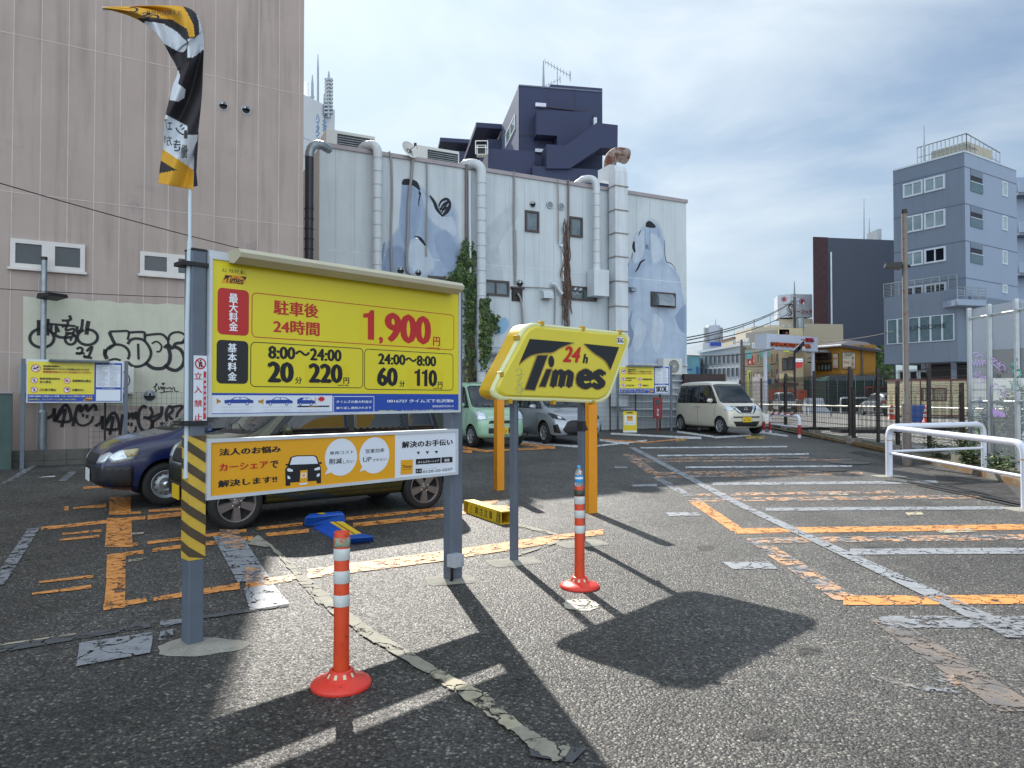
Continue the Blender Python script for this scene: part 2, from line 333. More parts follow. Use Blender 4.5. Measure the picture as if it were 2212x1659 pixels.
# ============================================================ ground
def asphalt(name, base, light, dark, lot=True):
    mt = bpy.data.materials.new(name); mt.use_nodes = True; t = mt.node_tree; b = t.nodes['Principled BSDF']
    co = N(t, 'ShaderNodeTexCoord').outputs['Object']
    v = N(t, 'ShaderNodeTexVoronoi', i_Scale=70.0, i_Randomness=1.0); L(t, co, v.inputs['Vector'])
    v2 = N(t, 'ShaderNodeTexVoronoi', i_Scale=125.0); L(t, co, v2.inputs['Vector'])
    big = N(t, 'ShaderNodeTexNoise', i_Scale=.55, i_Detail=6.0, i_Roughness=.6); L(t, co, big.inputs['Vector'])
    mid = N(t, 'ShaderNodeTexNoise', i_Scale=4.0, i_Detail=6.0, i_Roughness=.65); L(t, co, mid.inputs['Vector'])
    sepc = N(t, 'ShaderNodeSeparateColor'); L(t, v.outputs['Color'], sepc.inputs[0])
    rmp = N(t, 'ShaderNodeValToRGB'); L(t, sepc.outputs[0], rmp.inputs[0])
    e = rmp.color_ramp.elements; e[0].position = 0; e[0].color = lin(dark); e[1].position = 1; e[1].color = lin(light)
    k = rmp.color_ramp.elements.new(.55); k.color = lin(base); k = rmp.color_ramp.elements.new(.84); k.color = lin(base)
    edge = N(t, 'ShaderNodeMapRange', i_From_Min=.25, i_From_Max=.75, i_To_Min=1.15, i_To_Max=.45); L(t, v.outputs['Distance'], edge.inputs['Value'])
    s1 = N(t, 'ShaderNodeVectorMath', operation='SCALE'); L(t, rmp.outputs[0], s1.inputs[0]); L(t, edge.outputs[0], s1.inputs['Scale'])
    lg = N(t, 'ShaderNodeMapRange', i_From_Min=.3, i_From_Max=.7, i_To_Min=.62, i_To_Max=1.38); L(t, big.outputs[0], lg.inputs['Value'])
    lm = N(t, 'ShaderNodeMapRange', i_From_Min=.3, i_From_Max=.7, i_To_Min=.82, i_To_Max=1.2); L(t, mid.outputs[0], lm.inputs['Value'])
    f = math_node(t, 'MULTIPLY', lg.outputs[0], lm.outputs[0])
    s2 = N(t, 'ShaderNodeVectorMath', operation='SCALE'); L(t, s1.outputs[0], s2.inputs[0]); L(t, f, s2.inputs['Scale']); L(t, s2.outputs[0], b.inputs['Base Color'])
    # cracks
    vc = N(t, 'ShaderNodeTexVoronoi', feature='DISTANCE_TO_EDGE', i_Scale=.42)
    n5 = N(t, 'ShaderNodeTexNoise', i_Scale=1.6, i_Detail=7.0); L(t, co, n5.inputs['Vector'])
    s5 = N(t, 'ShaderNodeVectorMath', operation='SCALE'); s5.inputs['Scale'].default_value = 1.3; L(t, n5.outputs[1], s5.inputs[0])
    ad = N(t, 'ShaderNodeVectorMath', operation='ADD'); L(t, co, ad.inputs[0]); L(t, s5.outputs[0], ad.inputs[1]); L(t, ad.outputs[0], vc.inputs['Vector'])
    ck = N(t, 'ShaderNodeMapRange', i_From_Min=.0, i_From_Max=.006, i_To_Min=0.0, i_To_Max=1.0); L(t, vc.outputs['Distance'], ck.inputs['Value'])
    s3 = N(t, 'ShaderNodeVectorMath', operation='SCALE'); L(t, s2.outputs[0], s3.inputs[0])
    L(t, math_node(t, 'ADD', math_node(t, 'MULTIPLY', ck.outputs[0], .5), .5), s3.inputs['Scale']); L(t, s3.outputs[0], b.inputs['Base Color'])
    h = math_node(t, 'ADD', math_node(t, 'MULTIPLY', v.outputs['Distance'], -1.0), math_node(t, 'MULTIPLY', v2.outputs['Distance'], -.35))
    h = math_node(t, 'ADD', h, math_node(t, 'MULTIPLY', ck.outputs[0], .6))
    bp = N(t, 'ShaderNodeBump', i_Strength=.72, i_Distance=.009); L(t, h, bp.inputs['Height']); L(t, bp.outputs[0], b.inputs['Normal'])
    rg = N(t, 'ShaderNodeMapRange', i_To_Min=.42, i_To_Max=.8); L(t, sepc.outputs[1], rg.inputs['Value']); L(t, rg.outputs[0], b.inputs['Roughness'])
    # oil drips, gum and polished wheel lanes
    sp = N(t, 'ShaderNodeTexVoronoi', i_Scale=1.15); L(t, ad.outputs[0], sp.inputs['Vector']); so_ = N(t, 'ShaderNodeMapRange', i_From_Min=.03, i_From_Max=.11, i_To_Min=.5, i_To_Max=1.0); L(t, sp.outputs['Distance'], so_.inputs['Value'])
    g2_ = N(t, 'ShaderNodeTexVoronoi', i_Scale=3.1); L(t, co, g2_.inputs['Vector']); go_ = N(t, 'ShaderNodeMapRange', i_From_Min=.035, i_From_Max=.05, i_To_Min=1.7, i_To_Max=1.0); L(t, g2_.outputs['Distance'], go_.inputs['Value'])
    ln_ = N(t, 'ShaderNodeTexNoise', i_Scale=1.0, i_Detail=3.0, i_Distortion=.6); lm_ = N(t, 'ShaderNodeMapping'); lm_.inputs['Scale'].default_value = (.9, .12, 1); lm_.inputs['Rotation'].default_value = (0, 0, R(-38)); L(t, co, lm_.inputs['Vector']); L(t, lm_.outputs[0], ln_.inputs['Vector']); lo_ = N(t, 'ShaderNodeMapRange', i_From_Min=.35, i_From_Max=.65, i_To_Min=.8, i_To_Max=1.22); L(t, ln_.outputs[0], lo_.inputs['Value'])
    s9 = N(t, 'ShaderNodeVectorMath', operation='SCALE'); L(t, s3.outputs[0], s9.inputs[0]); L(t, math_node(t, 'MULTIPLY', math_node(t, 'MULTIPLY', so_.outputs[0], go_.outputs[0]), lo_.outputs[0]), s9.inputs['Scale']); L(t, s9.outputs[0], b.inputs['Base Color'])
    b.inputs['Specular IOR Level'].default_value = .35
    return mt
ASPH = asphalt('asphalt', '#4f4d4a', '#89867d', '#353433')
OLD = asphalt('old_asphalt', '#585856', '#9c9a92', '#3a3a3a')
mb = MB(); xs = [-60, -25, -12, -6, -3, 0, 3, 6, 9.7]; ys = [-6, 0, 2, 4, 6, 8, 10, 14, 20, 26, 30, 34]
mb.add([(x, y, g(y)) for y in ys for x in xs], [(j*len(xs)+i, j*len(xs)+i+1, (j+1)*len(xs)+i+1, (j+1)*len(xs)+i) for j in range(len(ys)-1) for i in range(len(xs)-1)], ASPH)
struct(mb.build('parking_lot', origin=(0, 0, 0)))
# wide ground beyond, a little lower, to the horizon
GRAV = M('gravel', '#8f8d88', r=.9, var=.35, vs=5, bump=1.0, bs=25, grime='#5d5b57', gs=2.2, gt=.55)
FARG = M('far_ground', '#77756f', r=.9, var=.2, vs=.3)
mb = MB(); mb.add([(-900, -60, -.12), (900, -60, -.12), (900, 20, -.12), (-900, 20, -.12), (900, 34, .15), (-900, 34, .15), (900, 1500, .2), (-900, 1500, .2)], [(0,1,2,3), (3,2,4,5), (5,4,6,7)], FARG)
struct(mb.build('ground', origin=(0, 0, 0)))
Z2 = .22
mb = MB(); mb.add([(9.7, 4, Z2-.16), (75, 4, Z2-.16), (75, 100, Z2), (9.7, 100, Z2)], [(0, 1, 2, 3)], GRAV); struct(mb.build('gravel_ground', origin=(0, 0, 0)))
mb = MB(); mb.add([(10.5, 31, Z2+.02), (75, 27, Z2+.02), (75, 46, Z2+.02), (10.5, 60, Z2+.02)], [(0, 1, 2, 3)], M('pale_road', '#8b8a86', r=.85, var=.15, vs=1)); struct(mb.build('service_road', origin=(0, 0, 0)))
def G2(u, v):
    d = ray(u, v); t = (Z2-EYE)/d.z; return Vector((d.x*t, d.y*t, Z2))

# ---- painted and patched marks
ORG = worn('orange_line_paint', '#cf8a45', thr=.57, scale=8); ORW = worn('faded_orange_line_paint', '#b98d68', thr=.53, scale=10, col2='#74767a')
GRY = worn('grey_cover_paint', '#84888d', thr=.60, scale=9); GRW = worn('worn_grey_cover_paint', '#7d8085', thr=.54, scale=10)
WHT = worn('white_line_paint', '#c9ccce', thr=.58, scale=9); YEL = worn('yellow_line_paint', '#c8a94a', thr=.5, scale=9)
CONC = worn('concrete_patch', '#8d897c', thr=.66, scale=5, r=.85); SEAL = worn('asphalt_patch', '#4e4f52', thr=.62, scale=5, r=.85)
PALE = worn('pale_patch', '#a39c86', thr=.55, scale=6, r=.85)
mk = MB()
z4 = zf(0, 1700, 1659/1300); z5 = zf(1200, 1900, 1961/1300); z6 = zf(2400, 1600, 1896/1600); z3 = zf(1800, 1200, 1659/900)
def strip(zf_, a, b, wa, wb, m, dz=.004, n=14, horiz=False):   # line from a to b (crop units) with widths across in picture units
    (ax, ay), (bx, by) = zf_(*a), zf_(*b)
    if horiz: c = [(ax-wa/2, ay), (ax+wa/2, ay), (bx+wb/2, by), (bx-wb/2, by)]
    else: c = [(ax, ay-wa/2), (ax, ay+wa/2), (bx, by+wb/2), (bx, by-wb/2)]
    mk.gquad(c, m, dz=dz, n=n)
# right-hand bays: orange comb
strip(z6, (60,205), (180,296), 22, 26, ORW, horiz=True); strip(z6, (190,312), (345,400), 20, 24, GRW, horiz=True)
strip(z6, (375,425), (575,562), 30, 34, ORG, horiz=True); strip(z6, (655,607), (1085,885), 42, 60, ORW, horiz=True, n=24)
strip(z6, (1250,975), (1890,1400), 64, 100, worn('scraped_line_paint', '#605d5c', thr=.56, scale=9, col2='#73685f'), horiz=True, n=26)
for a, b, w, w2, m in (((70,228),(900,222),4,4,ORW), ((70,242),(1100,232),3,3,ORW), ((180,296),(1050,284),6,6,ORW), ((190,312),(1150,296),5,5,ORW), ((345,396),(1300,382),6,6,ORW), ((345,420),(1700,404),8,8,ORW),
                       ((560,564),(1896,544),12,12,ORG), ((615,608),(1896,592),12,12,ORW), ((1060,886),(1896,880),20,20,ORG), ((1225,985),(1896,985),26,26,GRW),
                       ((330,268),(1100,262),3,3,WHT), ((200,214),(900,206),3,3,WHT), ((455,345),(1500,336),6,6,GRY), ((700,463),(1800,456),7,7,GRY), ((1090,660),(1896,655),13,13,GRY), ((120,178),(800,172),2.5,2.5,WHT)):
    strip(z6, a, b, w, w2, m)
strip(z6, (80,176), (900,592), 14, 30, GRY, dz=.008, horiz=True, n=30); strip(z6, (900,592), (1480,862), 30, 52, GRY, dz=.008, horiz=True, n=20); strip(z6, (1480,862), (1896,1060), 52, 74, GRW, dz=.008, horiz=True, n=14)
for c in (((75,348),(200,345),(195,357),(90,358)), ((235,478),(385,477),(400,492),(255,495)), ((498,708),(715,706),(755,740),(550,742)), ((0,264),(60,266),(60,272),(0,272))):
    mk.gquad([z6(*c[0]), z6(*c[3]), z6(*c[2]), z6(*c[1])], GRY)
for c in (((1345,478),(1420,474),(1432,488),(1360,492)), ((985,388),(1070,386),(1085,396),(1000,398)), ((1475,560),(1640,550),(1680,566),(1520,574)), ((1190,1240),(1560,1220),(1600,1270),(1240,1290)), ((1300,1280),(1600,1260),(1650,1320),(1330,1330))):
    mk.gquad([z6(*c[0]), z6(*c[3]), z6(*c[2]), z6(*c[1])], PALE if c[0][1] < 900 else worn('scuffed_paint', '#7f8488', thr=.44, scale=8, col2='#b0845c'))
# left bay: orange letters and lines
strip(z4, (600,310), (597,398), 33*1.38, 34*1.38, ORG, horiz=True); strip(z4, (594,415), (592,560), 52, 60, ORG, horiz=True); strip(z4, (585,600), (570,865), 36, 46, ORG, horiz=True); strip(z4, (575,600), (572,720), 36, 38, ORG, dz=.006, horiz=True)
for a, b, w, w2, m in (((630,390),(705,386),5,5,ORG), ((740,380),(930,368),5,6,ORG), ((205,468),(725,412),7,8,ORG), ((735,412),(925,392),10,10,ORG), ((550,445),(620,440),8,8,ORG), ((625,550),(688,545),6,6,ORG), ((545,608),(715,584),10,8,ORG), ((515,862),(732,824),14,9,ORG),
                       ((310,495),(505,478),3.5,5,ORG), ((298,525),(495,505),4,5,ORG), ((195,736),(465,706),4,6,ORG), ((160,795),(455,758),4,8,ORG), ((320,368),(342,366),9,9,ORG), ((365,366),(530,352),3,8,ORG), ((415,264),(545,257),5,5,ORG), ((450,196),(530,196),3,3,ORG),
                       ((735,540),(1228,478),6,7,ORG), ((760,576),(1262,514),8,9,ORG), ((1280,468),(1510,445),6,7,ORG), ((1325,500),(1540,478),8,8,ORG), ((765,822),(1195,755),9,14,ORG), ((1225,748),(1455,715),15,13,ORG), ((1455,712),(1495,704),10,10,ORG)):
    strip(z4, a, b, w, w2, m)
strip(z4, (1140,472), (1168,570), 40, 44, ORW, dz=.008, horiz=True); strip(z4, (1225,700), (1320,715), 36, 30, ORW, dz=.009)
for a, b, w, w2 in (((0,535),(840,385),24,26), ((910,195),(1480,310),0,0)):
    pass
strip(z5, (0,520), (840,408), 20, 22, ORG); strip(z5, (905,398), (1475,310), 20, 17, ORG); strip(z5, (1480,302), (1745,272), 10, 12, ORG)
strip(z5, (228,195), (840,128), 7, 7, ORG); strip(z5, (270,232), (840,172), 9, 9, ORG); strip(z5, (905,160),(960,152), 6, 6, ORG)
strip(z5, (950,104), (1125,92), 7, 7, ORG); strip(z5, (1060,132), (1200,122), 8, 8, ORG)
# grey cover blocks
mk.gquad([z4(1060,505), z4(1215,520), z4(1340,710), z4(1185,740)], GRY, dz=.006); mk.gquad([z4(1215,770), z4(1360,745), z4(1445,845), z4(1245,880)], GRY, dz=.006)
mk.gquad([z4(400,1042), z4(380,1160), z4(752,1092), z4(765,988)], GRY, dz=.006, wob=.006); mk.gquad([z4(800,985), z4(788,1030), z4(865,1022), z4(860,972)], GRW, dz=.006); mk.gquad([z4(800,935), z4(795,965), z4(905,945), z4(912,920)], GRW, dz=.006)
mk.gquad([z4(140,470), z4(200,465), z4(20,750), z4(-60,760)], GRW, dz=.006, n=20); mk.gquad([z4(220,208), z4(275,204), z4(275,210), z4(190,214)], WHT)
mk.gquad([z4(150,150), z4(190,152), z4(60,230), z4(0,250)], GRW); mk.gquad([z4(350,180), z4(385,182), z4(330,230), z4(290,232)], GRW)
for c in (((655,490),(722,486),(712,495),(650,500)), ((640,625),(740,612),(738,622),(640,636))): mk.gquad([z4(*c[0]), z4(*c[3]), z4(*c[2]), z4(*c[1])], PALE)
# trench seam lines and concrete strip
mk.gquad([z4(0,1058), z4(0,1088), z4(750,962), z4(750,940)], SEAL, dz=.003, n=24); mk.gquad([z4(1000,905), z4(1000,922), z4(1440,856), z4(1440,842)], SEAL, dz=.003, n=14)
mk.gquad([z4(0,1048), z4(0,1056), z4(380,1000), z4(380,994)], PALE, dz=.005)
cs = [((1215,545),(1320,560)), ((1290,500),(1365,560)), ((1400,620),(1470,660)), ((1490,735),(1560,730)), ((1590,850),(1659,838))]
for (a, b), (c, d) in zip(cs[:-1], cs[1:]): mk.gquad([z4(*a), z4(*b), z4(*d), z4(*c)], CONC, dz=.0035, n=8, wob=.008)
cs5 = [((0,600),(60,590)), ((130,740),(180,700)), ((350,900),(400,860)), ((480,975),(540,940)), ((720,1120),(790,1095)), ((960,1290),(1060,1230)), ((1190,1445),(1270,1420)), ((1330,1560),(1400,1500)), ((1470,1640),(1560,1560))]
for i, ((a, b), (c, d)) in enumerate(zip(cs5[:-1], cs5[1:])): mk.gquad([z5(*a), z5(*b), z5(*d), z5(*c)], PALE if i in (4, 5) else CONC, dz=.0055, n=8, wob=.008)
mk.gquad([z5(1300,1530), z5(1320,1600), z5(1560,1640), z5(1650,1550)], SEAL, dz=.003); mk.gquad([z5(1340,1550), z5(1380,1600), z5(1520,1620), z5(1480,1560)], CONC, dz=.005)
mk.gquad([z3(405,1560), z3(405,1582), z3(690,1650), z3(690,1632)], CONC, dz=.003); mk.gquad([z5(1240,400), z5(1240,415), z5(1480,335), z5(1480,322)], CONC, dz=.003)
# far bays near the parked cars
for a, b, w in (((440,972),(850,1006),5), ((1080,912),(1659,942),4), ((1000,958),(1210,985),5), ((975,1002),(1340,962),3.5)):
    strip(z3, a, b, w, w, WHT)
for a, b, w in (((15,1012),(185,1040),5), ((185,1038),(680,1014),4), ((430,985),(680,1014),5), ((15,1040),(80,1044),6), ((1340,975),(1659,945),2.5), ((1020,955),(1350,978),3)): strip(z3, a, b, w, w, ORG)
for a, b, w in (((20,1050),(500,1115),4), ((500,1115),(660,1140),4), ((670,1150),(1300,1110),4), ((1400,1055),(1940,1125),4), ((0,1145),(440,1160),5)): strip(zf(2640, 1450, 4.424), a, b, w, w, WHT)
strip(zf(2640, 1450, 4.424), (1210,1145), (1530,1150), 7, 7, YEL, dz=.006); strip(zf(2640, 1450, 4.424), (0,1195), (170,1190), 7, 5, YEL, dz=.006)
for a, b, w in (((1350,330),(1880,440),3), ((1400,350),(1880,452),2.2), ((1250,330),(1500,352),2)): strip(z6, a, b, w, w, M('tar_line', '#1d1d1e', r=.7), dz=.007, n=10)
for c in (((1130,190),(1500,262),(1450,285),(1080,200)), ((1480,300),(1800,330),(1880,420),(1500,360))): mk.gquad([z6(*c[0]), z6(*c[3]), z6(*c[2]), z6(*c[1])], worn('dark_damp_stain', '#2f2e2d', thr=.5, scale=2.2, soft=.12, r=.7), dz=.003)
for (x, y, rx, ry) in ((900, 1120, 60, 18), (420, 640, 40, 12), (1200, 640, 50, 8), (700, 1500, 120, 30)):
    mk.gquad([z6(x-rx, y-ry), z6(x-rx*.8, y+ry), z6(x+rx, y+ry*.9), z6(x+rx*.9, y-ry)], MATS['dark_damp_stain'], dz=.003)
struct(mk.build('painted_lines', origin=(0, 0, 0)))
# manhole covers and round patch
def blob(cx, cy, rx, ry, m, dz, n=26, jag=.08):
    c = G(cx, cy); k = MB(); pts = []
    for i in range(n):
        a = 2*math.pi*i/n; q = 1+random.uniform(-jag, jag); p = (c.x+rx*q*math.cos(a), c.y+ry*q*math.sin(a)); pts.append((p[0], p[1], g(p[1])+dz))
    k.add(pts, [tuple(range(n))], m); return k
IRON = M('cast_iron', '#5a5650', r=.6, m=.3, var=.2, bump=.5, bs=40)
struct(blob(1255, 1307, .13, .15, worn('pale_round_patch', '#b5b0a2', thr=.6, scale=14), .004).build('round_repair_patch', origin=(0, 0, 0)))
for (x, y, r_) in ((820,277,.42), (930,245,.45), (640,222,.32)):
    u, v = z6(x+150, y); c = G(u, v); k = MB(); k.lathe((c.x, c.y, g(c.y)+.003), [(0, .004), (r_*.84, .004), (r_*.86, -.002), (r_*.9, -.002), (r_*.92, .005), (r_, .005), (r_, 0)], IRON)
    tag(k.build('manhole_cover'), {820: 'nearest round iron manhole cover in the grey-lined bays by the kerb', 930: 'round iron manhole cover closest to the kerb and rusty pole', 640: 'farthest and smallest iron manhole cover in front of the fence'}[x], 'manhole cover', 'manhole covers set in the right-hand bays')
# ============================================================ buildings
def solid(mb, c, a, la, b, lb, z0, z1, m, mtop=None):     # block from a corner along two horizontal directions
    c = Vector(c[:2]); a = Vector(a).normalized()*la; b = Vector(b).normalized()*lb
    q = [c, c+a, c+a+b, c+b]; lo = [(p.x, p.y, z0) for p in q]; hi = [(p.x, p.y, z1) for p in q]
    mb.add(lo+hi, [(0,1,5,4),(1,2,6,5),(2,3,7,6),(3,0,4,7),(3,2,1,0)], m); mb.add(hi, [(0,1,2,3)], mtop or m)
def window(pl, s0, z0, s1, z1, parent, fm, gm, fw=.06, n=1, d=0.0, proud=.05, name='window', label=None, mull=None):
    f = MB(); f.pbox(pl, s0, z0, s1, z0+fw, d, d+proud, fm); f.pbox(pl, s0, z1-fw, s1, z1, d, d+proud, fm); f.pbox(pl, s0, z0+fw, s0+fw, z1-fw, d, d+proud, fm); f.pbox(pl, s1-fw, z0+fw, s1, z1-fw, d, d+proud, fm)
    for k in range(1, n):
        x = s0+(s1-s0)*k/n; f.pbox(pl, x-fw*.4, z0+fw, x+fw*.4, z1-fw, d, d+proud*.8, fm)
    o = f.build(name, parent)
    if label: o['label'] = label
    p = MB(); p.pbox(pl, s0+fw, z0+fw, s1-fw, z1-fw, d, d+proud*.3, gm); p.build('pane', o); return o
def hood(pl, u, v, r, parent, mat, name='vent_hood'):
    s, z = pl.sz(u, v); k = MB(); o = pl.pt(s, z); n = Vector((pl.n.x, pl.n.y, 0)); t = Vector((pl.t.x, pl.t.y, 0))
    vs = []; na = 10; nb = 5
    for j in range(nb+1):
        a = math.pi/2*j/nb
        for i in range(na+1):
            b = math.pi*i/na; vs.append(o+t*math.cos(b)*r*math.cos(a*.9)+Vector((0, 0, 1))*(math.sin(b)*r*math.cos(a*.6))+n*(r*1.3*math.sin(a)))
    k.add(vs, [(j*(na+1)+i, j*(na+1)+i+1, (j+1)*(na+1)+i+1, (j+1)*(na+1)+i) for j in range(nb) for i in range(na)], mat, True)
    k.circle(pl, s, z, r*.92, .012, ink, 18); k.ring(pl, s, z, r*1.02, r*.18, .02, mat)
    return k.build(name, parent)
# ---- tall mauve-grey panel building on the left
BLK = Plane((-10.4, 14.4), (-10.4+1.7225, 15.4)); BEI = BLK.shifted(-.6)
MAUVE = M('mauve_panel', '#a6978f', r=.85, var=.08, vs=.7, streak=.26, bump=.2, bs=40, grime='#8e7f7e', gs=.5, gt=.58); CAULK = M('pale_joint', '#bdb3ae', r=.9, var=.12, vs=3)
root = thing('panel_building', 'tall mauve-grey panel building with graffiti on its lower wall', 'building', BEI.pt(0, 0))
sR = BEI.sz(655, 400)[0]; sL = -16.0
mb = MB(); solid(mb, BEI.pt(sL, 0), BEI.t, sR-sL, -BEI.n, 14, -.3, 24, MAUVE)
us = [27, 87, 147, 195, 250, 304, 357, 410, 459, 507, 555, 600, 646]; s_a, s_b = BEI.sz(27, 300)[0], BEI.sz(646, 300)[0]; dv = (s_b-s_a)/12
for i in range(-8, 13):
    mb.pbox(BEI, s_a+dv*i-.008, 0, s_a+dv*i+.008, 24, -.01, .003, CAULK)
for (u, v) in ((9, 69), (9, 413), (100, 763)):
    z = BEI.sz(u, v)[1]
    for zz in ([z] if v != 69 else [z, z+3.2, z+6.4]): mb.pbox(BEI, sL, zz-.008, sR, zz+.008, -.01, .005, CAULK)
PATCH = M('cream_cover_paint', '#bcbcaa', r=.8, var=.06, vs=3, streak=.1, grime='#a39f8e', gs=3, gt=.66)
pa = []
random.seed(3)
for k in range(30):
    u = 50+600*k/29; v = 641+16*min(1, k/14)+random.uniform(-2.5, 2.5); pa.append(BEI.sz(u, v) if u < 654 else BEI.sz(654, v))
for k in range(30):
    u = 650-600*k/29; v = 868+(u-50)/350*12+random.uniform(-2, 2); pa.append(BEI.sz(min(u, 654), v))
mb.ppoly(BEI, pa, .004, PATCH)
for i in range(13):
    if 0 < i: mb.pbox(BEI, s_a+dv*i-.007, BEI.sz(50, 868)[1], s_a+dv*i+.007, BEI.sz(50, 643)[1]-.1, .004, .0065, CAULK)
z = BEI.sz(100, 763)[1]; mb.pbox(BEI, BEI.sz(52, 763)[0], z-.007, sR, z+.007, .004, .0068, CAULK)
SPRAY = M('black_spray_paint', '#17161a', r=.6, var=.2)
zg = zf(0, 1150, 2.989); zq = zf(400, 1550, 3.0167)
def tagg(pts, w, zz=zg, k=5, close=False, d=.012):
    P_ = [(*zz(*p), 0) for p in pts]
    sp = smooth_path(P_, k) if len(P_) > 2 else [Vector(p) for p in P_]
    mb.ribbon(BEI, [BEI.sz(p.x, p.y) for p in sp], w, d, SPRAY)
def loop(cx, cy, rx, ry, w, a0=0, a1=360, n=14, **k): tagg([(cx+rx*math.cos(R(a0+(a1-a0)*i/n)), cy+ry*math.sin(R(a0+(a1-a0)*i/n))) for i in range(n+1)], w, k=2, **k)
loop(490, 510, 142, 110, .06); loop(1022, 500, 118, 90, .06, -100, 250); tagg([(455,300),(455,480)], .08); tagg([(555,285),(550,480)], .08); tagg([(455,345),(560,345),(880,370)], .05); tagg([(600,360),(600,440),(650,450),(655,370),(690,440)], .05)
tagg([(720,305),(780,310),(790,350),(720,380)], .05); tagg([(810,245),(825,290),(780,310)], .06); tagg([(790,350),(770,420),(860,400),(850,450),(760,450)], .05); tagg([(900,370),(905,450),(950,400),(965,290)], .06); tagg([(1035,310),(1020,380),(1010,470)], .08); tagg([(640,470),(700,500),(820,500),(870,470)], .06); loop(825, 520, 65, 65, .055); tagg([(830,545),(825,515),(850,510)], .04)
tagg([(895,640),(930,620),(965,640),(940,690),(885,685),(990,690)], .05); tagg([(1010,665),(1075,610),(1030,730),(975,720),(1075,745)], .055)
tagg([(1275,435),(1400,430),(1500,435),(1490,530)], .05); tagg([(1500,445),(1670,440),(1690,480),(1690,545)], .055); tagg([(1275,440),(1320,540),(1345,580)], .07); loop(1370, 700, 140, 115, .055, -190, 30); tagg([(1230,640),(1225,700),(1250,755)], .08); tagg([(1345,580),(1265,640)], .06)
tagg([(1490,580),(1530,530),(1600,515),(1690,545),(1760,660),(1740,760),(1660,830),(1560,840),(1490,790)], .06); tagg([(1612,575),(1618,760)], .05); tagg([(1690,480),(1800,465),(1900,470),(1960,540),(1960,610)], .055); tagg([(1770,575),(1830,550),(1885,600),(1870,660),(1825,670)], .04)
tagg([(1960,610),(1985,700),(1970,800),(1900,860),(1790,860),(1700,800)], .08); loop(2070, 510, 100, 70, .05, -200, 60); tagg([(2165,510),(2130,560),(2050,575),(2010,630),(1965,590),(1915,625)], .07); tagg([(2040,610),(2110,650),(2150,740),(2130,830),(2060,885),(1980,870),(1920,820)], .08); tagg([(1230,790),(1330,755),(1410,770)], .05)
tagg([(1790,1085),(1830,1060),(1825,1040),(1810,1100),(1830,1120),(1800,1140),(1830,1125)], .02); tagg([(1850,1070),(1855,1110),(1885,1075),(1890,1110),(1910,1080),(1915,1140),(1920,1085),(1950,1100),(1985,1085),(2000,1110),(2030,1085),(2045,1130),(2085,1130)], .02); tagg([(1870,1150),(1940,1135),(2020,1130)], .02); tagg([(1905,1060),(1890,1035),(1905,1040),(1920,1032),(1905,1060)], .02)
for dx, dy in ((0, 0), (560, 90)):
    tagg([(550+dx,1450+dy),(620+dx,1400+dy),(635+dx,1330+dy),(640+dx,1480+dy),(700+dx,1360+dy),(770+dx,1290+dy),(820+dx,1380+dy),(815+dx,1480+dy),(660+dx,1470+dy),(760+dx,1340+dy),(720+dx,1550+dy)], .065)
tagg([(850,1540),(900,1330),(940,1300),(940,1370),(1010,1290),(1020,1360),(1100,1290),(1125,1360)], .065); tagg([(970,1390),(968,1430)], .05); tagg([(1015,1405),(1015,1445)], .05); tagg([(880,1440),(910,1510),(980,1530),(1060,1490),(1085,1420)], .05)
tagg([(1400,1640),(1425,1440),(1440,1400)], .065); tagg([(1470,1400),(1500,1390),(1495,1450),(1545,1385),(1550,1450),(1585,1375),(1590,1460)], .06); tagg([(1495,1490),(1498,1530)], .05); tagg([(1535,1495),(1535,1540)], .05); tagg([(1480,1600),(1530,1640),(1580,1590),(1585,1540)], .05)
tagg([(520,130),(480,110),(430,180),(425,300),(470,390),(540,400),(590,330),(560,260),(480,240)], .07, zq); tagg([(560,120),(590,200),(540,260),(700,190)], .06, zq); tagg([(700,110),(690,220),(600,290),(590,360),(690,410),(750,400),(690,300)], .07, zq); tagg([(760,290),(750,190),(790,110),(830,160),(780,220),(840,290),(760,330),(800,410)], .065, zq); tagg([(820,120),(945,110),(880,210),(870,400)], .06, zq); tagg([(760,320),(960,330)], .05, zq); tagg([(850,280),(860,280)], .05, zq); tagg([(900,275),(912,275)], .05, zq)
wall = mb.build('wall', root)
WFR = M('pale_window_frame', '#c9c5c0', r=.5, var=.06); BLIND = M('blind_glass', '#31363b', r=.12, var=.25, vs=2)
for (a, b, c, d) in (((22,560+17),(184,527+3),0,0), ((302,592),(440,556),0,0)):
    s0, z0 = BEI.sz(*a); s1, z1 = BEI.sz(*b); mid = s0+(s1-s0)*.5
    fr = MB(); fr.pbox(BEI, s0-.04, z0-.05, s1+.04, z0, 0, .1, WFR); fr.pbox(BEI, mid-.03, z0, mid+.03, z1, 0, .06, WFR); fr.build('window_sill', root)
    window(BEI, s0, z0, mid-.03, z1, root, WFR, BLIND, .09, d=.0, proud=.06); window(BEI, mid+.03, z0, s1, z1, root, WFR, BLIND, .09, proud=.06)
HOODM = M('vent_steel', '#9aa0a4', r=.35, m=.6, var=.15)
hood(BEI, 482, 229, .10, root, HOODM); hood(BEI, 531, 238, .10, root, HOODM); hood(BEI, 323, 855, .13, root, HOODM)
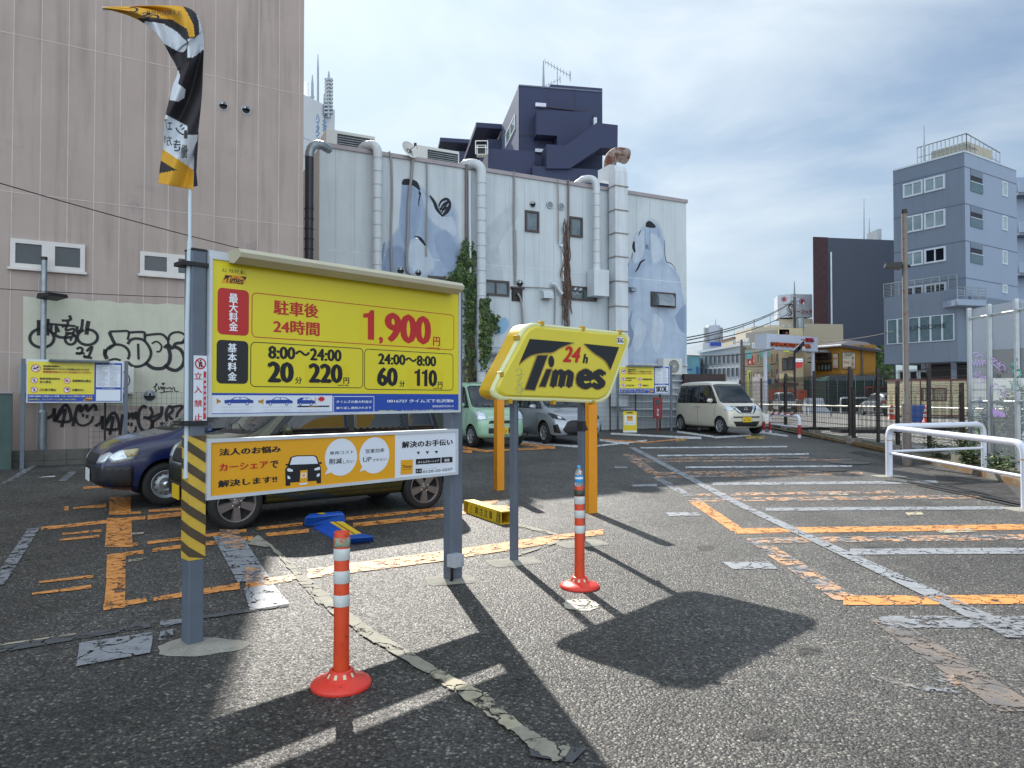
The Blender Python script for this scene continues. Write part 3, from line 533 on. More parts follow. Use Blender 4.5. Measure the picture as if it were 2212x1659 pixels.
# ---- pale building with the wolf mural
WB = Plane((-5.87, 21.67), (6.88, 28.0)); sA = WB.sz(690, 400)[0]; sB = WB.sz(1483, 600)[0]; HT = WB.sz(1483, 432)[1]
PAN = M('pale_blue_panel', '#bbc3c7', r=.7, var=.06, vs=1.0, streak=.16, bump=.15, bs=50, grime='#b0b9bc', gs=.7, gt=.62); SEAM = M('panel_seam', '#a3abb0', r=.9, var=.15); TRIM = M('roof_trim', '#958d90', r=.5, var=.1)
root = thing('mural_building', 'low pale blue-grey building with wolf mural, ducts and brown windows', 'building', WB.pt(0, 0)); wbroot = root
mb = MB(); solid(mb, WB.pt(sA, 0), WB.t, sB-sA, -WB.n, 13, -.3, HT-.12, PAN)
zA = zf(1100, 200, 1.8433); zB = zf(1700, 200, 1.8433); zC = zf(1700, 900, 2.074); zD = zf(1100, 900, 2.011)
for x in (385, 525, 760, 1040, 1170, 1300, 1530, 1640, 1750, 1855, 1960):
    s = WB.sz(zA(x, 1000)[0], 500)[0]; mb.pbox(WB, s-.007, 1.0, s+.007, HT-.12, -.01, .003, SEAM)
for x in (960, 1060, 1165, 1350, 1450, 1545, 1640, 1725):
    s = WB.sz(zB(x, 1000)[0], 500)[0]; mb.pbox(WB, s-.007, 1.0, s+.007, HT-.12, -.01, .003, SEAM)
zj = WB.sz(*zA(290, 1428))[1]; mb.pbox(WB, sA, zj-.012, sB, zj+.012, -.01, .005, M('light_seam', '#c3cbd0', r=.8)); zl = WB.sz(1200, 782)[1]
mb.pbox(WB, sA, zl-.03, sB, zl+.03, -.01, .06, M('ledge', '#b8bcbd', r=.8, streak=.3))
# mural paint
def mixh(p, q, t): P_ = [int(p[i:i+2], 16) for i in (1, 3, 5)]; Q_ = [int(q[i:i+2], 16) for i in (1, 3, 5)]; return '#'+''.join('%02x' % round(x+(y-x)*t) for x, y in zip(P_, Q_))
MUR = [[M('mural_paint_%d%d' % (i, j), mixh(base, c, t), r=.7, var=.09, vs=2.2, streak=.14, spec=.3) for j, t in enumerate((.22, .42, .62, .82, 1.0))] for i, (base, c) in enumerate((('#bbc3c7', '#97a7bc'), ('#97a7bc', '#a5b3c5'), ('#97a7bc', '#8090a8'), ('#97a7bc', '#b2bdc9'), ('#bbc3c7', '#86aac6'), ('#97a7bc', '#8b9cb4'), ('#bbc3c7', '#b0b8bc')))]
BLKP = M('mural_black', '#10131b', r=.7, var=.2)
def mural(pts, k, zz, d, sm=3):
    sp = smooth_path([(*p, 0) for p in pts+[pts[0]]], sm)[:-1]; cx = sum(p.x for p in sp)/len(sp); cy = sum(p.y for p in sp)/len(sp)
    if k is BLKP: mb.ppoly(WB, [WB.sz(*zz(p.x, p.y)) for p in sp], d, k); return
    for q, f in enumerate((1.05, 1.015, .98, .945, .90)): mb.ppoly(WB, [(min(s_, sB-.02-q*.05), z_) for s_, z_ in [WB.sz(*zz(cx+(p.x-cx)*f, cy+(p.y-cy)*f)) for p in sp]], d+q*.00012, k[q])
def stroke(pts, w, k, zz, d, tp=True):
    sp = smooth_path([(*p, 0) for p in pts], 5); mb.ribbon(WB, [WB.sz(*zz(p.x, p.y)) for p in sp], w, d, k, taper=tp)
mural([(868,940),(862,1080),(850,1230),(820,1300),(740,1400),(715,1500),(705,1650),(1050,1655),(1250,1640),(1290,1430),(1262,1300),(1262,1180),(1230,1100),(1190,1060),(1140,1110),(1075,1045),(1000,970),(940,925)], MUR[0], zA, .0035)
mural([(868,960),(862,1080),(850,1230),(880,1400),(960,1330),(1000,1200),(1000,1050),(985,985)], MUR[5], zA, .0042); mural([(1000,1000),(1080,1080),(1160,1190),(1240,1200),(1260,1330),(1180,1300),(1060,1200)], MUR[3], zA, .0042)
mural([(1090,1330),(1180,1290),(1270,1420),(1270,1600),(1180,1560),(1120,1450)], MUR[5], zA, .0049); mural([(930,1360),(1000,1350),(1060,1430),(1100,1560),(990,1620),(900,1500)], MUR[3], zA, .0049); mural([(760,1420),(860,1400),(900,1500),(880,1640),(730,1640)], MUR[2], zA, .0049)
mural([(1560,1450),(1660,1430),(1750,1480),(1730,1500),(1650,1520)], MUR[0], zD, .0035)
mural([(870,932),(885,920),(930,922),(975,940),(995,985),(990,1000),(940,966),(870,962)], BLKP, zA, .0056, 4)
stroke([(992,990),(990,1030),(1000,1020),(988,1080),(988,1120)], .05, BLKP, zA, .0056); stroke([(1068,1040),(1100,1090),(1120,1140),(1160,1190)], .12, BLKP, zA, .0056); stroke([(1160,1190),(1200,1150),(1212,1100),(1190,1065),(1150,1080),(1130,1120)], .1, BLKP, zA, .0056)
for q in ([(1140,1150),(1165,1105),(1200,1080)], [(1150,1165),(1180,1110),(1200,1090)], [(1160,1180),(1190,1140),(1205,1110)], [(1135,1130),(1165,1140),(1190,1120)]): stroke(q, .07, BLKP, zA, .0056)
stroke([(955,1335),(990,1345),(1015,1370),(1035,1400)], .11, BLKP, zA, .0056); stroke([(962,1342),(985,1352)], .04, wprint, zA, .0064)
for i in range(6): stroke([(745-3*i,1375+22*i),(728-2*i,1405+22*i)], .05, MUR[2][4], zA, .0056)
mural([(1470,1659),(1520,1560),(1560,1500),(1545,1420),(1520,1370),(1440,1350),(1430,1450),(1400,1520),(1370,1620),(1355,1659),(1340,1700),(1400,2200),(1800,2240),(1805,1850),(1760,1690),(1740,1600),(1660,1510),(1655,1400),(1640,1330),(1600,1240),(1550,1218),(1515,1235),(1480,1300),(1460,1360)][3:]+[(1430,1380)], MUR[0], zB, .0035)
mural([(1520,560),(1600,420),(1700,300),(1850,280),(1950,360),(1990,520),(2010,1050),(1510,1040)], MUR[1], zC, .0042); mural([(1530,820),(1600,640),(1580,760),(1615,850),(1560,960)], MUR[2], zC, .0049); mural([(1640,700),(1720,800),(1640,1000),(1590,900)], MUR[3], zC, .0049); mural([(1780,660),(1860,760),(1800,1000),(1740,860)], MUR[3], zC, .0049)
mural([(1940,700),(2000,620),(2036,620),(2036,820),(1980,800)], MUR[2], zC, .0049); mural([(1620,30),(1700,0),(1690,180),(1640,260),(1600,240)], MUR[3], zC, .0049); mural([(1740,20),(1820,60),(1840,220),(1760,260)], MUR[3], zC, .0052)
mural([(1515,1265),(1518,1235),(1545,1222),(1580,1250),(1585,1270),(1550,1272)], BLKP, zB, .0056, 4); stroke([(1480,1290),(1462,1330)], .04, BLKP, zB, .0056); stroke([(1432,1370),(1428,1410),(1438,1450)], .13, BLKP, zB, .0056); stroke([(1512,1500),(1480,1520),(1460,1560),(1440,1590)], .08, BLKP, zB, .0056)
for x in (1510, 1545, 1605): stroke([(x,1280),(x,1350),(x+2,1430)], .05, MUR[2][4], zB, .0056)
stroke([(1650,1360),(1652,1450),(1665,1515),(1700,1530),(1735,1580)], .035, BLKP, zB, .0056)
for i in range(7): stroke([(1400-7*i,1520+20*i),(1385-6*i,1550+20*i)], .05, MUR[2][4], zB, .0056)
mural([(490,760),(560,700),(600,760),(560,830),(500,840)], MUR[4], zC, .0042); mural([(300,470),(390,200),(380,520)], MUR[4], zC, .0042)
mural([(1450,1290),(1700,1060),(1700,1190),(1560,1400),(1600,1659),(1500,1659),(1440,1400)], MUR[6], zA, .003, 1)
mb.build('wall', root)
tr = MB(); tr.pbox(WB, sA-.04, HT-.13, sB+.04, HT, -.3, .06, TRIM); tr.build('roof_edge', root)
BRF = M('brown_window_frame', '#3d3230', r=.45, var=.1); FG = M('frosted_glass', '#56656c', r=.25, var=.35, vs=3)
for (u0, v0, u1, v1, n) in ((1133.6,500,1163.6,458,1), (1229.6,511,1257.5,471,1), (1041,637,1099,608,2), (1230.7,648,1288,622,2), (1405,662,1458,634,1), (924,628,982,600,2)):
    s0, z0 = WB.sz(u0, v0); s1, z1 = WB.sz(u1, v1); window(WB, s0, z0, s1, z1, root, BRF, FG, .07, n=n, proud=.06)
s0, z0 = WB.sz(1105, 650); s1, z1 = WB.sz(1128, 625); k = MB(); k.pbox(WB, s0, z0, s1, z1, 0, .03, ink)
for i in range(9): zz = z0+(z1-z0)*(i+.3)/9; k.pbox(WB, s0+.02, zz, s1-.02, zz+.02, .03, .06, BRF)
k.pbox(WB, s0-.05, z1, s1+.05, z1+.06, 0, .12, BRF); k.build('louvre', root)
for (u, v, r_) in ((1150,442,.11), (1122,613,.13), (1241,628,.12), (1252,629,.12), (865,585,.13), (903,590,.11)): hood(WB, u, v, r_, root, HOODM)
for (u, v) in ((1187,443), (1211,446)):
    s, z = WB.sz(u, v); k = MB(); k.pprism(WB, [(s+.13*math.cos(a*.3927), z+.13*math.sin(a*.3927)) for a in range(16)], 0, .06, HOODM, HOODM); k.ring(WB, s, z, .08, .02, .063, ink); k.ring(WB, s, z, .04, .02, .063, ink); k.build('round_vent', root)
def boxhood(u0, v0, u1, v1, dd, m, nm='exhaust_hood'):
    s0, z0 = WB.sz(u0, v0); s1, z1 = WB.sz(u1, v1); k = MB()
    for sa, sb in ((s0, s0+.02), (s1-.02, s1)): pass
    prof = [(0, z1), (dd*.6, z1-.04), (dd*.95, z1-(z1-z0)*.35), (dd, z0)]
    vs = []; 
    for d, z in prof: vs += [WB.pt(s0, z, d), WB.pt(s1, z, d)]
    vs += [WB.pt(s0, z0, 0), WB.pt(s1, z0, 0)]
    k.add(vs, [(0,2,3,1),(2,4,5,3),(4,6,7,5)], m, True); k.add(vs, [(0,8,6,4,2),(1,3,5,7,9)], m); k.add([WB.pt(s0+.03, z0+.02, .01), WB.pt(s1-.03, z0+.02, .01), WB.pt(s1-.03, z0+.02, dd-.03), WB.pt(s0+.03, z0+.02, dd-.03)], [(0,1,2,3)], ink); return k.build(nm, root)
boxhood(1167, 646, 1187, 628, .3, PAN); boxhood(1412, 661, 1446, 636, .35, galv, 'exhaust_hood'); boxhood(1358, 630, 1368, 620, .2, galv); boxhood(1042, 828, 1070, 800, .4, galv)
# ducts and pipes, each its own thing
DUCT = M('white_spiral_duct', '#c5cbd0', r=.5, var=.06, vs=2, streak=.2); DUCTD = M('dark_spiral_duct', '#31343a', r=.4, m=.3, var=.15)
def duct(u, vtop, zbot, r, label, back=1.0, dd=.32, m=DUCT, to_left=0.0):
    s, zt = WB.sz(u, vtop); zt -= r; k = MB(); path = [WB.pt(s, zbot, dd), WB.pt(s, (zbot+zt-.3)/2, dd), WB.pt(s, zt-.35, dd)]
    path += arc(WB.pt(s, zt-.35, dd), WB.pt(s, zt+.05, dd), WB.pt(s-to_left, zt+.0, -.1), 8)[1:]+[WB.pt(s-to_left*1.3, zt-.12, -.5)]
    k.tube(path, r, m, 16); z = zbot+.25
    while z < zt-.35: k.lathe(WB.pt(s, z, dd), [(r+.006, -.012), (r+.008, 0), (r+.006, .012)], M('duct_seam', '#98a0a5', r=.6, var=0), 16); z += .42
    o = k.build('exhaust_duct'); tag(o, label, 'duct', 'exhaust ducts on the mural wall'); return o
duct(810, 307, 1.2, .14, 'white spiral duct climbing the mural wall left of the satellite dish', to_left=.3); duct(1032, 347, 1.3, .16, 'white spiral duct beside the ivy on the mural wall', to_left=.4); duct(1278, 381, WB.sz(1278, 587)[1], .13, 'white spiral duct ending in a box beside the rectangular duct', to_left=.3)
s0, z0 = WB.sz(1271, 643); s1, z1 = WB.sz(1293, 588); k = MB(); k.pbox(WB, s0-.1, z0, s1+.1, z1, .06, .55, DUCT); tag(k.build('duct_box', bevel=.02), 'white metal box hanging under the end of a spiral duct', 'duct box')
k = MB(); s0, z0 = WB.sz(1312, 800); s1, z1 = WB.sz(1337, 400); k.pbox(WB, s0, 1.2, s1, z1, .12, .55, DUCT)
pts = [(0.55+0.0, z1), (.55, z1+.35), (.45, z1+.55), (.2, z1+.65), (-.6, z1+.65), (-.6, z1+.2), (.0, z1+.2), (.12, z1)]
n_ = len(pts); va = [WB.pt(s0, z, d) for d, z in pts]; vb = [WB.pt(s1, z, d) for d, z in pts]; k.add(va+vb, [tuple(range(n_)), tuple(range(n_, 2*n_))[::-1]]+[(i, (i+1)%n_, (i+1)%n_+n_, i+n_) for i in range(n_)], DUCT)
for v in (410, 461, 510, 560, 612, 665, 718): zz = WB.sz(1320, v)[1]; k.pbox(WB, s0-.03, zz-.02, s1+.03, zz+.02, .1, .58, M('rusty_flange', '#8b8580', r=.7, streak=.3))
tag(k.build('rectangular_duct'), 'white rectangular duct with rusty flanges running up the mural wall', 'duct')
k = MB(); RUST = M('rusty_metal', '#8a7c74', r=.75, var=.2, grime='#5b3324', gs=4, gt=.46); c0 = WB.pt((s0+s1)/2, z1+.6, -.2); t3 = Vector((WB.t.x, WB.t.y, 0)); pth = [c0, c0+Vector((0, 0, .15))]+arc(c0+Vector((0, 0, .15)), c0+Vector((0, 0, .75)), c0+t3*.75+Vector((0, 0, .62)), 8)[1:]
k.tube(pth, [.24, .24, .24, .25, .25, .26, .27, .28, .29, .3][:len(pth)], RUST, 12, cap=False); tag(k.build('roof_cowl'), 'rust-stained curved exhaust cowl above the rectangular duct', 'exhaust cowl')
k = MB(); q = P(667, 560, 19.6); x = q.x; qt = P(667, 340, 19.6); k.tube([(x, 19.6, 0), (x, 19.6, 4), (x, 19.6, qt.z)], .12, DUCTD, 14); k.tube(arc((x, 19.6, qt.z), (x, 19.6, qt.z+.45), (x+.3, 19.85, qt.z+.42), 6)+[(x+.42, 20.1, qt.z+.4)], .125, galv, 14)
for i in range(24): k.lathe((x, 19.6, .3+i*.28), [(.135, -.01), (.14, 0), (.135, .01)], ink, 14)
tag(k.build('exhaust_duct'), 'dark spiral duct in the gap between the two buildings', 'duct', 'exhaust ducts on the mural wall')
COND = M('grey_conduit', '#8a8684', r=.6, var=.15, streak=.2)
def conduit(pts, r, label, m=COND, dd=.07, zz=zA, cat='pipe'):
    sp = smooth_path([WB.px(*zz(*p), dd) for p in pts], 4); k = MB(); k.tube(sp, r, m, 7); tag(k.build('wall_pipe'), label, cat, 'pipes and cables on the mural wall')
conduit([(770,728),(785,800),(790,1050),(783,1300),(788,1560),(800,1640)], .035, 'brown conduit between the left duct and the dish cable'); conduit([(940,760),(930,900),(910,1080),(905,1300),(895,1500),(905,1590),(950,1620)], .045, 'grey cable bundle hanging from the satellite dish')
conduit([(1040,800),(1042,1000),(1038,1300),(1036,1480)], .02, 'thin grey cable right of the black wolf nose'); conduit([(1325,820),(1325,1100),(1325,1400)], .05, 'brown pipe just left of the ivy duct', m=M('brown_pipe', '#6f6460', r=.6, streak=.2)); conduit([(1348,875),(1348,1000),(1350,1300),(1352,1640)], .055, 'white pipe between brown pipe and ivy duct', m=DUCT)
conduit([(1665,870),(1670,950),(1668,1200),(1672,1500),(1678,1659)], .035, 'long grey conduit running down left of the small brown window', dd=.06); conduit([(640,0),(645,200),(640,440)], .035, 'short grey conduit above the louvre', zz=zC); conduit([(655,515),(680,560),(690,650),(698,780)], .04, 'grey hose coming out of the louvre', zz=zC, dd=.12)
conduit([(875,930),(880,1100),(880,1390)], .02, 'pair of thin pipes left of the vine bundle', zz=zB); conduit([(895,1410),(905,1400),(912,1430),(912,1659)], .05, 'white pipe standing against the brown vine', m=DUCT, zz=zB); conduit([(925,435),(960,450),(1010,520)], .07, 'slanting white pipe joining the vine bundle', m=DUCT, zz=zC, dd=.15); conduit([(1340,970),(1335,1300),(1340,1650)], .025, 'thin grey cable right of the rectangular duct', zz=zB)
conduit([(700,460),(900,470),(960,490),(960,760)], .02, 'thin cable turning down below the louvre', zz=zC); k = MB(); a, b = WB.px(1047, 761, .35), WB.px(1102, 762, .35); k.tube([a, b], .16, M('insulated_duct', '#9aa0a6', r=.5, var=.15, vs=10, m=.3), 14); tag(k.build('insulated_duct'), 'fat horizontal insulated duct near the foot of the ivy', 'duct')
for i, v in enumerate((806, 822, 838, 852, 868, 884, 900)):
    k = MB(); k.tube([WB.px(1300+7*i, v, .12), WB.px(1480, v+1, .12)], .045 if i % 2 else .03, DUCT, 8); tag(k.build('horizontal_pipe'), ('topmost', 'second from the top', 'third from the top', 'middle', 'third from the bottom', 'second from the bottom', 'lowest')[i]+' of the seven horizontal white pipes at the mural wall foot', 'pipe', 'horizontal pipes at the wall foot')
# roof units, dish, cooling unit
def acunit(pl, s0, z0, w, h, dp, label, d0=-.8, group='air-conditioning units'):
    r_ = thing('cooling_unit', label, 'cooling unit', pl.pt(s0, z0), group); k = MB(); W_ = M('unit_white', '#c6c7c2', r=.5, var=.05); k.pbox(pl, s0, z0, s0+w, z0+h, d0, d0+dp, W_); k.build('casing', r_)
    k = MB(); c, e = s0+w*.55, z0+h*.5; k.circle(pl, c, e, min(w*.4, h*.42), d0+dp+.006, ink, 22)
    for i in range(10): k.ring(pl, c, e, min(w*.4, h*.42)*(i+1)/10, .008, d0+dp+.012, W_, 20)
    for i in range(6): a = i*math.pi/6; rr = min(w*.4, h*.42); k.ribbon(pl, [(c-rr*math.cos(a), e-rr*math.sin(a)), (c+rr*math.cos(a), e+rr*math.sin(a))], .01, d0+dp+.016, W_)
    k.build('fan_grille', r_); return r_
s0, z0 = WB.sz(1419, 809); s1, z1 = WB.sz(1459, 776); acunit(WB, s0, z0, s1-s0, z1-z0, .35, 'white cooling unit with fan above the right notice board', d0=.05)
for (u0, v0, u1, v1, lab) in ((740, 319, 786, 299, 'dark-louvred roof unit at the left end of the mural building'), (938, 350, 974, 332, 'white roof unit with caged louvres behind the parapet')):
    s0, z0 = WB.sz(u0, v0); s1, z1 = WB.sz(u1, v1); r_ = thing('roof_unit', lab, 'cooling unit', WB.pt(s0, HT, -.8), 'roof units'); k = MB(); z1 += .28; k.pbox(WB, s0-.4, HT-.2, s1+.5, z1+.02, -1.4, -.5, M('unit_white', '#c6c7c2')); k.build('casing', r_)
    k = MB(); k.pbox(WB, s0-.05, HT-.1, s1+.45, z1-.08, -.5, -.48, ink)
    for i in range(7): zz = HT+(z1-.1-HT)*i/7; k.pbox(WB, s0-.05, zz, s1+.45, zz+.015, -.48, -.46, galv)
    k.build('louvre', r_)
dr = thing('satellite_dish', 'white satellite dish on the roof edge of the mural building', 'satellite dish', WB.px(885, 340, 0)); c = WB.px(884, 325, .1); k = MB(); nrm = Vector((WB.n.x+.5, WB.n.y, .5)).normalized(); u_ = nrm.orthogonal().normalized(); w_ = nrm.cross(u_)
vs = [c-nrm*.09]; fs = []
for j in range(1, 5):
    for i in range(20): a = 2*math.pi*i/20; vs.append(c-nrm*.09*(1-(j/4)**2)+(u_*math.cos(a)+w_*math.sin(a))*.31*j/4)
for i in range(20): fs.append((0, 1+i, 1+(i+1)%20))
for j in range(3): fs += [(1+j*20+i, 1+j*20+(i+1)%20, 21+j*20+(i+1)%20, 21+j*20+i) for i in range(20)]
k.add(vs, fs, M('dish_white', '#c9c9c4', r=.5), True); k.build('dish', dr); k = MB(); k.tube([WB.px(888, 352, .06), WB.px(888, 330, .06), c], .025, galv, 8); k.tube([c, c+nrm*.3+Vector((0, 0, -.05))], .014, galv, 6); k.box(tuple(c+nrm*.28-Vector((.04, .04, .04))), tuple(c+nrm*.28+Vector((.04, .04, .04))), black); k.build('mount_arm', dr)
# ivy and dry vines
LEAF = [M('ivy_leaf_%d' % i, c, r=.55, var=.3, vs=9) for i, c in enumerate(('#2f4a1e', '#213618', '#465f28', '#6b7338'))]; VINE = M('dry_vine', '#5d4a40', r=.85, var=.25)
ivr = thing('ivy', 'green ivy climbing the mural wall around a white duct', 'ivy', WB.px(1020, 860, 0)); k = MB(); random.seed(11)
ivp = [(1445,80),(1470,130),(1505,170),(1480,300),(1510,480),(1590,500),(1600,640),(1675,690),(1690,760),(1620,830),(1600,960),(1560,1050),(1520,1180),(1440,1230),(1440,480),(1380,440),(1290,370),(1360,360),(1400,200),(1420,110)]
ivp = [WB.sz(*zD(*p)) for p in ivp]
def inside(p, poly):
    r_ = False; j = len(poly)-1
    for i in range(len(poly)):
        if (poly[i][1] > p[1]) != (poly[j][1] > p[1]) and p[0] < (poly[j][0]-poly[i][0])*(p[1]-poly[i][1])/(poly[j][1]-poly[i][1])+poly[i][0]: r_ = not r_
        j = i
    return r_
sx = [p[0] for p in ivp]; sz_ = [p[1] for p in ivp]; cnt = 0
clumps = [(random.uniform(min(sx), max(sx)), random.uniform(min(sz_), max(sz_)), random.uniform(.1, .3)) for _ in range(70)]
while cnt < 5200:
    p = (random.uniform(min(sx)-.1, max(sx)+.1), random.uniform(min(sz_)-.1, max(sz_)+.05)); q = (p[0]+random.gauss(0, .07), p[1]+random.gauss(0, .07))
    if not inside(q, ivp): continue
    hh = (p[1]-min(sz_))/(max(sz_)-min(sz_))
    if random.random() > .25+hh*1.6 and hh < .4: continue
    bmp = max([0]+[(1-math.hypot(p[0]-c[0], p[1]-c[1])/c[2])*.22 for c in clumps if math.hypot(p[0]-c[0], p[1]-c[1]) < c[2]])
    d = .05+bmp+random.uniform(0, .07)+(.4 if inside((p[0], p[1]), [WB.sz(u, v) for u, v in ((1022, 650), (1044, 650), (1044, 800), (1022, 800))]) else 0); a = random.uniform(0, 6.28); L_ = random.uniform(.035, .07)
    c = WB.pt(p[0], p[1], d); e1 = Vector((WB.t.x*math.cos(a), WB.t.y*math.cos(a), math.sin(a))); e2 = (Vector((WB.n.x, WB.n.y, 0))*random.uniform(-.7, .7)+Vector((-WB.t.x*math.sin(a), -WB.t.y*math.sin(a), math.cos(a)))).normalized()
    k.add([c-e1*L_, c+e2*L_*.6, c+e1*L_, c-e2*L_*.6], [(0, 1, 2, 3)], LEAF[random.choices((0, 1, 2, 3), (5, 4, 3, 1 if hh > .5 else 3))[0]]); cnt += 1
k.build('leaves', ivr); k = MB()
for i in range(26):
    s = random.uniform(min(sx), min(sx)+1.1); zt = random.uniform(2.6, 4.6); pts = [WB.pt(s+random.uniform(-.08, .08), zt-(zt-.8)*j/6, .06+random.uniform(0, .1)) for j in range(7)]; k.tube(smooth_path(pts, 3), .012, VINE, 4)
k.build('stems', ivr)
k = MB()
for i in range(34):
    s, zt = WB.sz(*zB(925+random.uniform(-6, 26), 1200+random.uniform(0, 500))); s2, z2 = WB.sz(*zC(1060+random.uniform(-60, 35), random.uniform(300, 790))); pts = [WB.pt(s+(s2-s)*j/8+random.uniform(-.06, .06), zt+(z2-zt)*j/8, .06+random.uniform(0, .1)) for j in range(9)]; k.tube(smooth_path(pts, 3), random.uniform(.008, .02), VINE, 4)
s, zt = WB.sz(*zB(945, 930)); s2, z2 = WB.sz(*zC(1065, 780)); k.tube(smooth_path([WB.pt(s+(s2-s)*j/8+random.uniform(-.03, .03), zt+(z2-zt)*j/8, .1) for j in range(9)], 4), .04, M('brown_pipe', '#6f6460'), 7)
tag(k.build('dry_vine_bundle'), 'bundle of bare brown vines hanging down the mural wall', 'vine')
# ---- navy block behind
NAVY = M('navy_render', '#2d3450', r=.75, var=.05, vs=.4); NAVY2 = M('navy_lit_side', '#5c6480', r=.7, var=.05, vs=.4)  # second navy is a lighter copy: the left face's stronger light put into colour
C0 = P(1121.6, 185, 45); NF = Plane((C0.x, C0.y), (C0.x+5.64, C0.y+1)); NL = Plane((C0.x, C0.y), (C0.x-1, C0.y+5.64*.95)); zt = C0.z
root = thing('navy_building', 'tall navy blue block with outside stairs behind the mural building', 'building', (C0.x, C0.y, 0)); sw = NF.sz(1301.6, 400)[0]
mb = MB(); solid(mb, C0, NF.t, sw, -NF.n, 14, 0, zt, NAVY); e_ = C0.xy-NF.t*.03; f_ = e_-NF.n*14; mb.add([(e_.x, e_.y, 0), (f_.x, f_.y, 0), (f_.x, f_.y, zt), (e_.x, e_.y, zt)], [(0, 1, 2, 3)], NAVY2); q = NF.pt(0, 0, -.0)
z1 = NF.sz(1105, 199)[1]; mb.pbox(NF, NF.sz(zB(830, 0)[0], 300)[0], zt, sw, zt+.25, -8, 0, NAVY); [mb.pbox(NF, 0, zq_, sw, zq_+.05, 0, .02, M('navy_joint', '#1d2238')) for zq_ in (zt-3.2, zt-6.4, zt-9.6)]; [mb.pbox(NF, sw*f_q, 3, sw*f_q+.05, zt, 0, .018, MATS['navy_joint']) for f_q in (.33, .66)]; mb.pbox(NF, -.03, zt-.02, sw, zt+.06, -.4, .05, M('navy_coping', '#5d6478'))
mb.build('wall', root)
def nf(x, y): return NF.sz(*zB(x, y))
k = MB(); k.pprism(NF, [nf(705,640), nf(852,650), nf(852,772), nf(875,770), nf(1085,616), nf(1100,480), nf(705,470)], 0, 1.0, NAVY); k.build('upper_stair', root)
k = MB(); k.pprism(NF, [nf(742,765), nf(875,772), nf(1085,616), nf(1230,632), nf(1228,790), nf(1110,788), nf(900,930), nf(742,930)], 1.02, 2.4, NAVY); k.build('lower_stair', root)
k = MB(); k.pbox(NF, nf(650,0)[0], nf(650,930)[1]-3, nf(1200,0)[0], nf(650,905)[1], 0, 2.2, NAVY); k.build('base', root)
for (x0, y0, x1, y1) in ((718,405,793,385), (716,732,792,714), (1103,608,1123,532)):
    a, b = nf(x0, y0), nf(x1, y1); k = MB(); dd = 1.1 if x0 == 1103 else .05; k.pbox(NF, a[0], a[1], b[0], b[1], dd, dd+.18, M('lamp_cover', '#c5c9d4', r=.4)); k.build('wall_lamp', root)
k = MB(); k.tube([NF.pt(*nf(800,405), .05), NF.pt(*nf(1105,440), .05), NF.pt(*nf(1108,530), 1.05)], .05, M('dark_conduit', '#3a2f3e', r=.6), 6); k.build('cable_run', root)
zt2 = NL.sz(1100, 228)[1]
window(NL, NL.sz(zB(508,0)[0], 300)[0], NL.sz(*zB(578, 560))[1], NL.sz(zB(577,0)[0], 300)[0], NL.sz(*zB(578, 450))[1], root, white, M('green_pale_glass', '#8fa4a0', r=.1, var=.2), .12, n=2) if NL.sz(zB(508,0)[0], 300)[0] < NL.sz(zB(577,0)[0], 300)[0] else window(NL, NL.sz(zB(577,0)[0], 300)[0], NL.sz(*zB(578, 560))[1], NL.sz(zB(508,0)[0], 300)[0], NL.sz(*zB(578, 450))[1], root, white, M('green_pale_glass', '#8fa4a0', r=.1, var=.2), .12, n=2)
k = MB(); sa = NL.sz(zB(577,0)[0], 300)[0]; sb = NL.sz(zB(508,0)[0], 300)[0]; a, b = min(sa, sb), max(sa, sb); window(NL, a, NL.sz(*zB(578, 900))[1], b, NL.sz(*zB(578, 790))[1], root, white, MATS['green_pale_glass'], .12, n=2)
# stepped wing to the left
k = MB(); e0 = NL.pt(9.5, 0, 0)
zw = NL.sz(*zB(475, 530))[1]; ss = NL.sz(zB(475,0)[0], 300)[0]
for (xa, ya, wd, zz_, dd) in ((475, 540, 6, 0, 1.9), (300, 650, 6, 0, 3.4)):
    s, z = NL.sz(*zB(xa, ya)); k.pbox(NL, s, 0, s+8, z-1.0, 0, dd*.55, NAVY); k.pbox(NL, s-.4, z-.35, s+9, z, 0, dd, NAVY)
k.build('stepped_wing', root)
k = MB(); a = nf(0, 0); bx = P(zB(380, 700)[0], zB(380, 700)[1], 43); solid(k, bx, NF.t, 2.9, -NF.n, 2.5, 8, bx.z, NAVY); k.build('balcony', root)
r_ = thing('balcony_cooling_unit', 'caged cooling unit on the navy building balcony', 'cooling unit', bx); k = MB(); bb = P(zB(297, 745)[0], zB(297, 745)[1], 42.5); k.box((bb.x, bb.y, bb.z), (bb.x+.6, bb.y+.5, bb.z+.6), M('unit_white', '#c6c7c2')); k.box((bb.x+.08, bb.y-.03, bb.z+.06), (bb.x+.52, bb.y-.01, bb.z+.54), ink); k.build('casing', r_); k = MB()
for (x0, z0_, x1, z1_) in ((-.05,0,-.05,.8),(.68,0,.68,.8),(-.05,.8,.68,.8),(-.05,.4,.68,.4)): k.tube([(bb.x+x0, bb.y-.1, bb.z+z0_), (bb.x+x1, bb.y-.1, bb.z+z1_)], .025, white, 5)
k.build('cage', r_)
